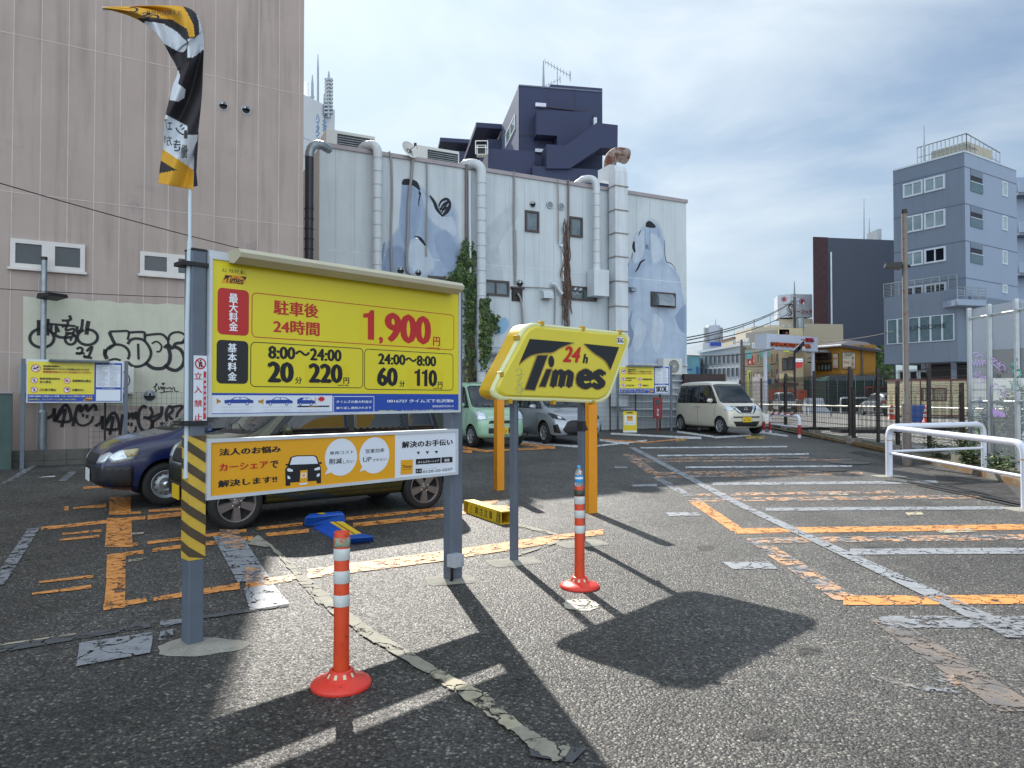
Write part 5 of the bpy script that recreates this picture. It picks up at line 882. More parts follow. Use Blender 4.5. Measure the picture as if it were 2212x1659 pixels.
TSF = TS.shifted(.1); ol = [TSF.sz(*z3(*p)) for p in O_]; sp = smooth_path([(*p, 0) for p in ol+[ol[0]]], 3)[:-1]; ol = [(p.x, p.y) for p in sp]; cx = sum(p[0] for p in ol)/len(ol); cz = sum(p[1] for p in ol)/len(ol)
def scl(f, f2=None): return [(cx+(s-cx)*f, cz+(z-cz)*(f2 or f)) for s, z in ol]
def loft(k, rings, mats):
    n = len(rings[0][1])
    for (d0, r0), (d1, r1), m in zip(rings[:-1], rings[1:], mats): k.add([TS.pt(s, z, d0) for s, z in r0]+[TS.pt(s, z, d1) for s, z in r1], [(i, (i+1) % n, (i+1) % n+n, i+n) for i in range(n)], m, True)
k = MB(); loft(k, [(-.07, scl(.9)), (-.07, scl(.985)), (.075, scl(.985)), (.085, scl(1.0))], [TYS, TYS, TYS]); k.ppoly(TS, scl(.9), -.07, TYS); k.build('casing', tr_)
k = MB(); loft(k, [(.085, scl(1.0)), (.105, scl(.99)), (.112, scl(.97, .955)), (.108, scl(.945, .915)), (.125, scl(.91, .865))], [TYE, TYE, TYE, TY]); k.ppoly(TS, scl(.91, .865), .125, TY)
F_ = TS.shifted(.127)
def S3(pts, m, dd): k.pxpoly(F_, [z3(*p) for p in pts], dd, m)
sm1 = lambda pts: [(p.x, p.y) for p in smooth_path([(*q, 0) for q in pts], 4)]
S3([(497,228),(815,255)]+sm1([(815,255),(720,290),(660,325),(590,330),(500,350),(418,412)])[1:], TBK, .001); S3([(885,262),(1140,288),(1078,452)]+sm1([(1078,452),(1040,385),(960,330),(915,290),(885,262)])[1:-1], TBK, .001)
for pts in ([(418,416),(500,354),(590,334),(660,329),(720,294),(815,258)], [(885,266),(912,294),(958,335),(1036,390),(1074,455)]): kk = sm1(pts); k.ribbon(F_, [F_.sz(*z3(*p)) for p in kk], .012, .002, TGO)
S3([(545,340),(634,340),(536,604),(452,598)], TGO, .001); S3([(552,347),(624,347),(531,597),(461,592)], TBK, .002)
S3([(612,440),(662,440),(614,580),(556,577)], TGO, .001); S3([(616,447),(654,447),(608,573),(564,571)], TBK, .002); s, z = F_.sz(*z3(651, 391)); k.circle(F_, s, z, .048, .001, TGO, 20, .062); k.circle(F_, s, z, .04, .002, TBK, 20, .054)
def TT(txt, bl, tr, m, b, dd, sl=.28): k.pxtext(F_, txt, *z3(*bl), *z3(*tr), dd, m, b, slant=sl)
TT('m', (634,582), (805,446), TGO, .085, .001); TT('m', (640,577), (799,451), TBK, .07, .003); TT('es', (815,596), (1042,443), TGO, .085, .001, .15); TT('es', (822,590), (1036,449), TBK, .07, .003, .15)
TT('24', (735,396), (850,284), TGO, .05, .001, .35); TT('24', (732,392), (848,286), red_print, .04, .003, .35); TT('h', (878,405), (912,335), TGO, .05, .001, .3); TT('h', (876,402), (909,337), TBK, .04, .003, .3)
s0, z0 = F_.sz(*z3(1123, 262)); s1, z1 = F_.sz(*z3(1173, 218)); k.pquad(F_, s0, z0, s1, z1, .0012, wprint); k.text(F_, 'SKAG', s0+.006, z0+.01, s1-.006, z1-.006, .002, ink, .06)
for pts in ([(430,440),(440,470),(420,500)], [(400,490),(460,480)], [(395,460),(420,440)], [(400,540),(440,500),(410,560),(450,540)], [(390,590),(430,560),(440,600),(400,620)], [(400,600),(450,585),(420,640)]): k.ribbon(F_, [F_.sz(*z3(*p)) for p in sm1(pts)], .006, .0012, M('grey_scratch', '#a8a878'))
k.build('face_panel', tr_)
for (x, y) in ((580,117),(875,152),(1140,180),(405,220),(287,484),(350,678),(665,684),(948,686)):
    s, z = TSF.sz(*z3(x, y)); k = MB(); k.pbox(TS, s-.02, z-.022, s+.02, z+.022, .07, .122, M('clip_yellow', '#b8931c', r=.4)); k.build('clip', tr_, bevel=.003)
k = MB(); TAPE = M('black_tape', '#1b1c20', r=.5); p = G(1256, 1172); s = (Vector((p.x, p.y))-TS.o).dot(TS.t); dd = (Vector((p.x, p.y))-TS.o).dot(TS.n); zz = TS.sz(1256, 920)[1]; k.pbox(TS, s-.031, zz-.06, s+.031, zz+.045, dd-.032, dd+.036, TAPE); k.add([TS.pt(s+.03, zz+.02, dd+.03), TS.pt(s+.07, zz-.05, dd+.04), TS.pt(s+.03, zz-.05, dd+.03), TS.pt(s+.032, zz-.05, dd+.026), TS.pt(s+.072, zz-.052, dd+.034), TS.pt(s+.032, zz+.018, dd+.026)], [(0, 1, 2), (5, 4, 3), (0, 5, 4, 1), (1, 4, 3, 2)], TAPE); k.build('tape', tr_)
k = MB(); zz = TS.sz(1240, 1140)[1]; k.pbox(TS, s-.075, zz-.09, s-.028, zz+.09, dd-.02, dd+.03, M('junction_grey', '#a3a9ae')); k.build('junction_box', tr_)
# ============================================================ orange posts, bollards, bar, lock plate
OPM = M('orange_post_paint', '#d98e0c', r=.45, var=.06, vs=6, grime='#7a4a20', gs=16, gt=.63)
for (u, v, lab) in ((1078, 1058, 'left square orange steel post, farther from the camera'), (1276, 1107, 'right square orange steel post beside the bottle bollard')):
    p = G(u, v); k = MB(); ang = R(28); k.box((p.x-.065, p.y-.065, g(p.y)-.02), (p.x+.065, p.y+.065, g(p.y)+1.55), OPM, rz=ang, c=(p.x, p.y, 0)); o = k.build('steel_post', bevel=.008); tag(o, lab, 'post', 'square orange posts')
BO = M('bollard_orange', '#d2461f', r=.45, var=.1, vs=7, grime='#4a2a20', gs=22, gt=.60); BW = M('reflective_white', '#c8ccc9', r=.35, var=.12, vs=12, grime='#8f918c', gs=20, gt=.6); BR = M('bollard_base_red', '#d8392a', r=.4, var=.08, vs=6, grime='#3a2020', gs=24, gt=.62); BCR = M('reflector_cream', '#cfc6a2', r=.4)
def bollard(u, v, h, r, label, bands, top=None):
    p = G(u, v); rt = thing('bollard', label, 'bollard', (p.x, p.y, g(p.y)), 'orange flexible bollards'); c = Vector((p.x, p.y, g(p.y)))
    k = MB(); k.lathe(c, [(0.155, 0), (.158, .012), (.15, .024), (.11, .038), (.078, .052), (.062, .075), (.062, .082), (.045, .085)], BR, 36); k.build('base', rt)
    for i in range(20):
        k = MB()
        if i % 2 == 0: a0, a1 = 2*math.pi*i/20+.05, 2*math.pi*(i+1)/20-.05; k.add([c+Vector((rr*math.cos(a), rr*math.sin(a), z)) for a in (a0, a1) for rr, z in ((.0795, .055), (.0665, .075))], [(0, 2, 3, 1)], BCR); k.build('reflector', rt)
    k = MB(); k.lathe(c, [(r, .08), (r*.97, .3), (r*.96, h-.004), (r*.93, h), (r*.78, h), (r*.76, h-.03), (0, h-.04)], BO, 32); k.build('post_tube', rt)
    for z0, z1 in bands: k = MB(); k.lathe(c, [(r+.0005, z0), (r+.0015, z0+.002), (r+.0015, z1-.002), (r+.0005, z1)], BW, 32); k.build('reflective_band', rt)
    if top:
        k = MB(); k.lathe(c, [(r+.0005, h-.075), (r+.0022, h-.073), (r+.0022, h-.03), (r+.0005, h-.028)], top, 32); k.build('sticker', rt)
    return rt
bollard(737, 1480, .80, .041, 'nearer orange bollard with three white bands and worn open top', ((.415,.475),(.535,.60),(.655,.715)), M('peeling_sticker', '#8fa58f', r=.6, var=.4, vs=40, grime='#b8452a', gs=20, gt=.5))
bollard(1252, 1268, .80, .041, 'farther orange bollard with a water bottle standing on top', ((.43,.49),(.55,.61),(.66,.72)), M('dark_graphic_sticker', '#3c4038', r=.5, var=.5, vs=40, grime='#b9b48c', gs=30, gt=.58))
p = G(1252, 1268); c = Vector((p.x-.004, p.y, .795)); bt = thing('water_bottle', 'small clear plastic water bottle with blue label and cap on the bollard', 'bottle', c); k = MB()
PET = M('clear_plastic', '#dfeaf2', r=.05, var=0, trans=.85); BLB = M('bottle_label', '#2f93d0', r=.4, var=.1, vs=30); k.lathe(c, [(0, .001), (.029, .001), (.032, .01), (.032, .06), (.030, .066), (.032, .072), (.032, .105), (.026, .125), (.014, .142), (.0125, .15)], PET, 24); k.build('body', bt)
k = MB(); k.lathe(c, [(.0325, .035), (.033, .037), (.033, .088), (.0325, .09)], BLB, 24); k.build('label_wrap', bt); k = MB(); k.lathe(c, [(.0332, .062), (.0335, .064), (.0335, .076), (.0332, .078)], wprint, 24); k.build('label_wrap', bt); k = MB(); k.lathe(c, [(.0145, .148), (.0155, .15), (.0155, .166), (.013, .169), (0, .169)], M('cap_blue', '#3fa6d2', r=.4), 20); k.build('cap', bt)
# fallen height-warning box beam
zb_ = zf(1200, 1900, 1961/1300); hb = thing('height_warning_beam', 'short yellow hollow height-warning beam lying on the asphalt', 'warning beam', G(*zb_(1050, 190)))
A_, B_ = G(*zb_(922, 150)), G(*zb_(1140, 226)); A_.z = B_.z = 0; HPl = Plane(A_, B_); ln = (B_-A_).length; HY = M('beam_yellow', '#c9a81a', r=.5, var=.08, vs=8, grime='#7a6218', gs=10, gt=.66)
k = MB(); h_, dp_ = .155, .15; k.pbox(HPl, 0, 0, ln, h_, -.012, 0, HY); k.pbox(HPl, 0, 0, ln, h_, -dp_, -dp_+.012, HY); k.pbox(HPl, 0, h_-.012, ln, h_, -dp_+.012, -.012, HY); k.pbox(HPl, 0, 0.002, ln, .012, -dp_+.012, -.012, HY); k.build('beam', hb)
k = MB()
for s in (0, ln-.13):
    for i in range(4): a = s+.005+i*.034; k.ppoly(HPl, [(a, .01), (a+.016, .01), (min(a+.05, s+.13), h_-.01), (min(a+.034, s+.114), h_-.01)], .0015, ink)
for i, ch in enumerate('高さ注意'): k.text(HPl, ch, ln*.33+i*ln*.125, .03, ln*.33+i*ln*.125+ln*.09, h_-.03, .0015, ink, .02)
tx = ln*.22; k.ribbon(HPl, [(tx-.04, .03), (tx+.04, .03), (tx, .12), (tx-.04, .03)], .006, .0015, ink); k.ribbon(HPl, [(tx, .055), (tx, .09)], .006, .0015, ink); k.build('lettering', hb)
# blue and yellow wheel-lock flap
BLF = M('lock_blue', '#1c55b4', r=.4, var=.08, vs=6, coat=.2); YLF = M('lock_yellow', '#c9a61a', r=.55, var=.1, vs=8); z7 = zf(700, 1500, 1.8433)
fl = thing('wheel_lock', 'blue and yellow flap wheel-lock unit on the bay floor beside the olive car', 'wheel lock', G(*z7(1100, 1080)))
def gx(x, y, h=0.0):
    u, v = z7(x, y); d = ray(u, v); t = (h-EYE)/d.z; return Vector((d.x*t, d.y*t, h))
k = MB(); q = [gx(905, 1030), gx(1200, 1005), gx(1195, 950), gx(895, 985)]; t_ = [gx(900, 960, .13), gx(1190, 928, .13), gx(1160, 915, .13), gx(935, 935, .13)]; k.hexa(q, t_, BLF); k.build('lock_housing', fl, bevel=.02)
k = MB(); k.add([gx(1020, 938, .134), gx(1060, 935, .134), gx(1035, 925, .134), gx(990, 930, .134)], [(0, 1, 2, 3)], YLF); k.build('warning_label', fl)
k = MB(); q = [gx(965, 1030, .015), gx(1085, 995, .10), gx(1230, 1082, .035), gx(1115, 1110, .02)]; dn = [Vector((p.x, p.y, .002)) for p in q]; k.hexa(dn, q, BLF)
a, b, c_, d_ = q
for i in range(14): t = (i+.5)/14; k.bar(a.lerp(d_, t)+Vector((0, 0, .003)), b.lerp(c_, t)+Vector((0, 0, .003)), .008, .004, BLF)
k.build('flap', fl)
k = MB(); q = [gx(1085, 992, .105), gx(1180, 990, .105), gx(1312, 1075, .037), gx(1232, 1082, .037)]; dn = [Vector((p.x, p.y, .003)) for p in q]; k.hexa(dn, q, YLF); a, b, c_, d_ = q; k.bar(a.lerp(b, .35)+Vector((0, 0, .002)), d_.lerp(c_, .35)+Vector((0, 0, .002)), .008, .004, ink); k.build('yellow_flap', fl)
k = MB(); q = [gx(1120, 1158), gx(1402, 1135), gx(1400, 1092, .0), gx(1140, 1112, .0)]; t_ = [gx(1125, 1120, .07), gx(1400, 1100, .07), gx(1320, 1076, .05), gx(1150, 1095, .05)]; k.hexa(q, t_, BLF); k.build('front_bar', fl, bevel=.012)
# ============================================================ cars
TYRE = M('tyre_rubber', '#191a1b', r=.8, var=.15, vs=8); ARCH = M('wheel_well', '#0b0b0c', r=.9, var=0); CGL = M('car_glass', '#1a2428', r=.03, var=.25, vs=1.5, spec=.8); CGL2 = M('car_glass_side', '#10161a', r=.03, var=.2, vs=1.5, spec=.8)
CHR = M('chrome', '#c9ced2', r=.12, m=.9, var=0); LENS = M('lamp_lens', '#c9d3d8', r=.08, var=.25, vs=25, coat=.5, m=.35); LENSR = M('tail_lamp', '#8f1418', r=.15, var=.1); TRIMB = M('black_trim', '#17181b', r=.5, var=.08); PLATE = M('yellow_plate', '#d7b51d', r=.4, var=0); PLATW = M('white_plate', '#d9dcdc', r=.4, var=0)
def evald(ob):
    dg = bpy.context.evaluated_depsgraph_get(); return bpy.data.meshes.new_from_object(ob.evaluated_get(dg))
def body_mesh(st, wheels, track, wr, mat, well):
    bm = bmesh.new(); rings = []
    for x, zl, zs, zr, w, wt in st:
        h = zs-zl; p = [(0, zl), (w*.72, zl), (w*.93, zl+.035), (w*.985, zl+.14*h+.02), (w, zl+.45*h), (w*.995, zl+.78*h), (w*.965, zs-.01), (w*.955+(wt-w*.955)*.08, zs+(zr-zs)*.10), (wt+.012, zs+(zr-zs)*.86), (wt-.05, zr-.012*min(1, (zr-zs)*4)), (wt*.6, zr+.012), (0, zr+.02)]
        full = p+[(-y, z) for y, z in p[-2:0:-1]]; rings.append([bm.verts.new((x, y, z)) for y, z in full])
    n = len(rings[0])
    for a, b in zip(rings[:-1], rings[1:]):
        for i in range(n): bm.faces.new((a[i], a[(i+1) % n], b[(i+1) % n], b[i]))
    for rg, sgn in ((rings[0], 1), (rings[-1], -1)):
        # cap by strips between the two sides
        m_ = n//2
        for i in range(m_):
            a, b, c, d = rg[i], rg[i+1], rg[(n-i-1) % n], rg[(n-i) % n]
            vs = []
            for v in (a, b, c, d):
                if v not in vs: vs.append(v)
            if len(vs) >= 3: bm.faces.new(vs)
    bmesh.ops.recalc_face_normals(bm, faces=bm.faces)
    me = bpy.data.meshes.new('body'); bm.to_mesh(me); bm.free(); me.materials.append(mat); me.materials.append(ARCH)
    ob = bpy.data.objects.new('tmp', me); COL.objects.link(ob); ss = ob.modifiers.new('s', 'SUBSURF'); ss.levels = 2; ss.render_levels = 2
    sm = evald(ob); bvh_bm = bmesh.new(); bvh_bm.from_mesh(sm); bvh = BVHTree.FromBMesh(bvh_bm); bvh_bm.free()
    cut = bmesh.new()
    for x in wheels:
        for sgn in (-1, 1):
            r_ = bmesh.ops.create_cone(cut, cap_ends=True, segments=32, radius1=well, radius2=well, depth=.30)
            bmesh.ops.transform(cut, verts=r_['verts'], matrix=Matrix.Translation((x, sgn*(track/2+.055), wr+.015)) @ Matrix.Rotation(math.pi/2, 4, 'X'))
    cm = bpy.data.meshes.new('c'); cut.to_mesh(cm); cut.free(); cm.materials.append(ARCH); co = bpy.data.objects.new('cut', cm); COL.objects.link(co)
    bo = ob.modifiers.new('b', 'BOOLEAN'); bo.operation = 'DIFFERENCE'; bo.object = co; bo.solver = 'EXACT'; bo.material_mode = 'TRANSFER'
    res = evald(ob); bpy.data.objects.remove(ob); bpy.data.objects.remove(co)
    for p in res.polygons: p.use_smooth = True
    res.name = 'body'
    if hasattr(res, 'set_sharp_from_angle'): res.set_sharp_from_angle(angle=R(40))
    return res, bvh
def decal(bvh, poly, axis, m, off=.006, side=1, maxlen=.09, thick=0.0, name='panel', parent=None):
    """poly given in (x,z) for sides or (y,z) for front/back or (x,y) for top; laid on the body"""
    bm = bmesh.new(); vs = [bm.verts.new((a, b, 0)) for a, b in poly]; f = bm.faces.new(vs); bmesh.ops.triangulate(bm, faces=[f])
    for _ in range(7):
        le = [e for e in bm.edges if e.calc_length() > maxlen]
        if not le: break
        bmesh.ops.subdivide_edges(bm, edges=le, cuts=1, use_grid_fill=False); bmesh.ops.triangulate(bm, faces=bm.faces)
    d = {'side': Vector((0, -side, 0)), 'front': Vector((-1, 0, 0)), 'back': Vector((1, 0, 0)), 'top': Vector((0, 0, -1))}[axis]
    last = None; miss = []
    for v in bm.verts:
        a, b = v.co.x, v.co.y; o = {'side': Vector((a, 3*side, b)), 'front': Vector((4, a, b)), 'back': Vector((-4, a, b)), 'top': Vector((a, b, 4))}[axis]
        h = bvh.ray_cast(o, d)
        if h[0] is not None: v.co = h[0]-d*off; last = v.co.copy()
        else: miss.append(v)
    if miss: bmesh.ops.delete(bm, geom=miss, context='VERTS')
    bmesh.ops.recalc_face_normals(bm, faces=bm.faces)
    for f in bm.faces:
        if f.normal.dot(-d) < 0: f.normal_flip()
        f.smooth = True
    me = bpy.data.meshes.new(name); bm.to_mesh(me); bm.free(); me.materials.append(m); ob = bpy.data.objects.new(name, me); COL.objects.link(ob); ob.parent = parent
    sl = ob.modifiers.new('t', 'SOLIDIFY'); sl.thickness = .004; sl.offset = -1
    return ob
def wheel(root, x, y, r, rimr, style, side, rm):
    k = MB(); k.local = True; w = .085
    k.T = Matrix.Translation((x, y, r)) @ Matrix.Rotation(-math.pi/2*side, 4, 'X')     # +z of the lathe points outwards
    k.lathe((0, 0, 0), [(rimr-.02, -w), (r-.03, -w), (r-.006, -w*.8), (r, -w*.4), (r, w*.4), (r-.006, w*.8), (r-.03, w), (rimr+.02, w), (rimr, w-.01), (rimr, w-.05), (0, w-.075)], TYRE, 40)
    ty = k.build('wheel', root)
    k = MB(); k.local = True; k.T = Matrix.Translation((x, y, r)) @ Matrix.Rotation(-math.pi/2*side, 4, 'X')
    k.lathe((0, 0, 0), [(rimr, w-.04), (rimr+.004, w-.005), (rimr-.004, w-.002), (rimr-.018, w-.012), (rimr-.022, w-.04)], rm, 40)
    if style == 'steel':
        k.lathe((0, 0, 0), [(rimr-.02, w-.03), (rimr*.8, w-.045), (rimr*.62, w-.035), (rimr*.5, w-.012), (rimr*.42, w-.012), (rimr*.36, w-.03), (0, w-.03)], rm, 32)
        for i in range(12): a = 2*math.pi*i/12; k.lathe((rimr*.72*math.cos(a), rimr*.72*math.sin(a), 0), [(0, w-.036), (.011, w-.036)], ARCH, 10)
        k.lathe((0, 0, 0), [(rimr*.22, w-.03), (rimr*.2, w), (0, w+.002)], CHR, 16)
    else:
        ns = 5 if style == 'five' else 7
        k.lathe((0, 0, 0), [(0, w-.006), (.045, w-.008), (.05, w-.03)], rm, 20)
        for i in range(ns):
            a = 2*math.pi*i/ns+.3; c_, s_ = math.cos(a), math.sin(a); wd0, wd1 = (.038, .062) if style == 'five' else (.015, .02)
            q = lambda rr, ww, zz: Vector((rr*c_-ww*s_, rr*s_+ww*c_, zz))
            k.hexa([q(.03,-wd0,w-.035), q(rimr-.01,-wd1,w-.035), q(rimr-.01,wd1,w-.035), q(.03,wd0,w-.035)], [q(.03,-wd0*.8,w-.012), q(rimr-.012,-wd1*.75,w-.008), q(rimr-.012,wd1*.75,w-.008), q(.03,wd0*.8,w-.012)], rm)
        for i in range(4): a = 2*math.pi*i/4+.5; k.lathe((.052*math.cos(a), .052*math.sin(a), 0), [(.010, w-.012), (.009, w-.004), (0, w-.004)], CHR, 8)
    o = k.build('rim', ty); return ty
def side_both(fn):
    for s in (1, -1): fn(s)
def make_car(name, label, pos, f, st, mat, wheels, track, wr, rimr, wstyle, rimmat, windows, ws, front, well=.34, group='parked cars', door_x=(), handles=(), mirror=None, plate=None, top=None, rear=None):
    rt = thing(name, label, 'car', (pos[0], pos[1], g(pos[1]) if len(pos) < 3 else pos[2]), group); rt.rotation_euler = (0, 0, math.atan2(f[1], f[0]))
    me, bvh = body_mesh(st, wheels, track, wr, mat, well); bo = bpy.data.objects.new('body', me); COL.objects.link(bo); bo.parent = rt
    for x in wheels:
        for s in (1, -1): wheel(rt, x, s*(track/2-.0), wr, rimr, wstyle, s, rimmat)
    for s in (1, -1):
        for i, w in enumerate(windows):
            if i == 0 and len(windows) > 1: decal(bvh, w, 'side', TRIMB, .004, s, name='window_surround', parent=rt)
            else: decal(bvh, w, 'side', CGL2, .009, s, name='side_window', parent=rt)
        for x0, z0, x1, z1 in door_x:
            decal(bvh, [(x0, z0), (x0+.008, z0), (x1+.008, z1), (x1, z1)], 'side', TRIMB, .003, s, .12, name='door_seam', parent=rt)
        for hx, hz in handles:
            h = bvh.ray_cast(Vector((hx, 3*s, hz)), Vector((0, -s, 0)))[0]
            if h: k = MB(); k.local = True; k.tube([(hx-.09, h.y+.0*s, hz), (hx-.07, h.y+.03*s, hz), (hx+.07, h.y+.03*s, hz), (hx+.09, h.y, hz)], .013, mat, 8); k.build('door_handle', rt)
        if mirror:
            mx_, mz = mirror; h = bvh.ray_cast(Vector((mx_, 3*s, mz-.06)), Vector((0, -s, 0)))[0] or Vector((mx_, .7*s, mz)); k = MB(); k.local = True
            k.T = Matrix.Translation((mx_+.03, h.y+.13*s, mz)) @ Matrix.Diagonal((.055, .115, .072, 1)); pr = [(0, -1), (.5, -.92), (.85, -.6), (1, 0), (.9, .55), (.55, .9), (0, 1)]; k.lathe((0, 0, 0), pr, mat, 16); mo = k.build('mirror', rt)
            k = MB(); k.local = True; k.tube([(mx_+.02, h.y-.01*s, mz-.04), (mx_+.03, h.y+.07*s, mz-.02)], .02, TRIMB, 8); k.build('mirror_arm', mo)
    if ws: 
        decal(bvh, ws[0], 'front', TRIMB, .004, name='windscreen_surround', parent=rt); decal(bvh, ws[1], 'front', CGL, .009, name='windscreen', parent=rt, maxlen=.07)
        k = MB(); k.local = True; zz = min(p[1] for p in ws[1])
        for y0 in (.35, -.15):
            a = bvh.ray_cast(Vector((4, y0, zz+.0)), Vector((-1, 0, 0)))[0]; b = bvh.ray_cast(Vector((4, y0-.42, zz+.045)), Vector((-1, 0, 0)))[0]
            if a and b: k.tube([a+Vector((.02, 0, .02)), b+Vector((.02, 0, .02))], .008, black, 6)
        k.build('wiper', rt)
    for (nm, poly, m, off, both) in front:
        for s in ((1, -1) if both else (1,)):
            decal(bvh, [(y*s, z) for y, z in poly], 'front', m, off, name=nm, parent=rt, maxlen=.06)
    if rear:
        for (nm, poly, m, off, both) in rear:
            for s in ((1, -1) if both else (1,)): decal(bvh, [(y*s, z) for y, z in poly], 'back', m, off, name=nm, parent=rt, maxlen=.08)
    if plate:
        z0, pm, l1, l2, x_ = plate; h = bvh.ray_cast(Vector((4 if x_ > 0 else -4, 0, z0)), Vector((-1 if x_ > 0 else 1, 0, 0)))[0]; xx = h.x+.02*(1 if x_ > 0 else -1)
        k = MB(); k.local = True; k.box((min(xx, xx+.012*x_), -.165, z0-.083), (max(xx, xx+.012*x_), .165, z0+.083), pm); pl = Plane((0, -1), (0, 1)); pl.o = Vector((xx+.0125*x_, -.165*x_)); pl.t = Vector((0, x_)); pl.n = Vector((x_, 0))
        if l1: k.text(pl, l1, .08, z0+.035, .25, z0+.07, .001, ink, .0); k.text(pl, l2, .03, z0-.06, .30, z0+.02, .001, ink, .03)
        k.build('licence_plate', rt)
    return rt, bvh
F1 = Vector((-.796, -.604)); CARG = 'cars parked in the lot'
# olive boxy car behind the board
OLIVE = M('olive_car_paint', '#34361a', r=.22, var=.04, coat=.8, m=.2)
st_o = [(-1.69,.36,.95,1.25,.60,.50),(-1.62,.27,1.03,1.52,.70,.585),(-1.45,.22,1.04,1.60,.732,.61),(-.9,.22,1.03,1.63,.738,.62),(.1,.22,1.02,1.63,.738,.62),(.42,.22,1.02,1.60,.738,.61),(.62,.22,1.02,1.44,.738,.62),(.98,.22,1.01,1.07,.738,.64),(1.35,.22,.98,1.05,.735,.64),(1.58,.24,.92,.98,.70,.60),(1.68,.30,.78,.84,.62,.52),(1.70,.36,.62,.68,.56,.45)]
win_o = [[(-1.48,1.06),(.86,1.06),(.42,1.53),(-1.35,1.53)], [(-1.40,1.09),(-1.0,1.09),(-1.0,1.50),(-1.30,1.50)], [(-.94,1.09),(-.22,1.09),(-.22,1.50),(-.94,1.50)], [(-.14,1.09),(.74,1.09),(.38,1.50),(-.14,1.50)]]
fr_o = [('headlight',[(.36,.78),(.62,.78),(.64,.93),(.38,.93)],LENS,.008,True), ('grille',[(-.34,.74),(.34,.74),(.36,.9),(-.36,.9)],TRIMB,.006,False), ('bumper',[(-.6,.3),(.6,.3),(.6,.5),(-.6,.5)],TRIMB,.005,False)]
DRIM = M('dark_alloy', '#6a6462', r=.35, m=.5, var=.05)
make_car('parked_car', 'olive boxy small car with dark alloy wheels behind the price board', (-2.60, 9.46), F1, st_o, OLIVE, (1.23, -1.23), 1.32, .298, .215, 'five', DRIM, win_o, [[(-.62,1.08),(.62,1.08),(.58,1.55),(-.58,1.55)], [(-.58,1.11),(.58,1.11),(.54,1.52),(-.54,1.52)]], fr_o, group=CARG, door_x=((-.18,.36,-.18,1.05),(.82,.36,.86,1.05),(-1.0,.5,-1.0,1.05)), handles=((-.04,.93),(-.9,.93)), mirror=(.66,1.12), plate=(.40,PLATE,None,None,1))
# navy estate
NV = M('navy_car_paint', '#081844', r=.22, var=.03, coat=.45, m=.0)
st_p = [(-2.1,.38,.9,1.2,.66,.5),(-2.02,.28,.97,1.42,.78,.60),(-1.8,.22,.97,1.49,.83,.62),(-.8,.2,.95,1.52,.845,.62),(.1,.2,.94,1.51,.845,.61),(.42,.2,.94,1.45,.845,.60),(.75,.2,.93,1.25,.845,.63),(1.12,.2,.92,1.00,.845,.68),(1.55,.2,.88,.95,.835,.66),(1.85,.22,.80,.87,.80,.62),(2.03,.27,.68,.74,.73,.55),(2.10,.34,.52,.58,.64,.45)]
win_p = [[(-1.9,.99),(1.0,.99),(.42,1.42),(-1.78,1.42)], [(-1.82,1.02),(-1.05,1.02),(-1.05,1.39),(-1.72,1.39)], [(-.99,1.02),(-.2,1.02),(-.2,1.39),(-.99,1.39)], [(-.13,1.02),(.86,1.02),(.38,1.39),(-.13,1.39)]]
YL = M('yellowed_lens', '#b8ad83', r=.1, var=.1, coat=.5)
fr_p = [('headlight',[(.50,.60),(.72,.62),(.74,.74),(.68,.76),(.52,.70)],LENS,.008,True), ('grille',[(-.40,.58),(.40,.58),(.42,.72),(-.42,.72)],TRIMB,.006,False), ('bumper',[(-.74,.30),(.74,.30),(.78,.56),(-.78,.56)],TRIMB,.006,False)]
rt, bv = make_car('parked_car', 'dark navy estate car with steel wheels, half hidden behind the striped post', (-4.22, 11.2), F1, st_p, NV, (1.275, -1.275), 1.46, .295, .19, 'steel', M('silver_steel_wheel', '#8d9296', r=.35, m=.5), win_p, [[(-.66,1.02),(.66,1.02),(.56,1.44),(-.56,1.44)], [(-.62,1.05),(.62,1.05),(.53,1.41),(-.53,1.41)]], fr_p, group=CARG, door_x=((-.17,.32,-.17,1.0),(.95,.34,1.0,.98)), mirror=(.72,1.02), plate=(.42,PLATW,None,None,1))
for s in (1, -1): decal(bv, [(1.68,.66),(1.93,.61),(1.98,.70),(1.84,.78),(1.64,.80)], 'side', LENS, .008, s, name='headlight', parent=rt, maxlen=.06); decal(bv, [(1.64,.71),(1.76,.68),(1.80,.785),(1.62,.80)], 'side', YL, .010, s, name='headlight', parent=rt, maxlen=.06); decal(bv, [(1.68,.28),(2.06,.30),(2.06,.58),(1.68,.56)], 'side', TRIMB, .006, s, name='bumper', parent=rt, maxlen=.08)
# green tall small car
ST_K = lambda H: [(-1.68,.36,.95,1.35,.60,.48),(-1.62,.26,1.0,H-.10,.70,.57),(-1.45,.2,1.0,H-.02,.732,.61),(-.9,.2,1.0,H,.738,.63),(.2,.2,.99,H,.738,.63),(.55,.2,.98,H-.04,.738,.62),(.75,.2,.98,H-.24,.738,.625),(1.12,.2,.97,1.06,.738,.66),(1.38,.2,.92,1.00,.73,.64),(1.56,.21,.84,.91,.70,.60),(1.66,.25,.72,.78,.64,.52),(1.69,.34,.56,.62,.56,.42)]
GREEN = M('mint_car_paint', '#8fb59a', r=.25, var=.03, coat=.8, m=.1)
win_k = lambda H: [[(-1.5,1.03),(1.06,1.03),(.56,H-.13),(-1.38,H-.13)], [(-1.42,1.06),(-.95,1.06),(-.95,H-.16),(-1.32,H-.16)], [(-.88,1.06),(-.12,1.06),(-.12,H-.16),(-.88,H-.16)], [(-.05,1.06),(.66,1.06),(.44,H-.16),(-.05,H-.16)], [(.72,1.06),(.98,1.06),(.62,H-.3)]]
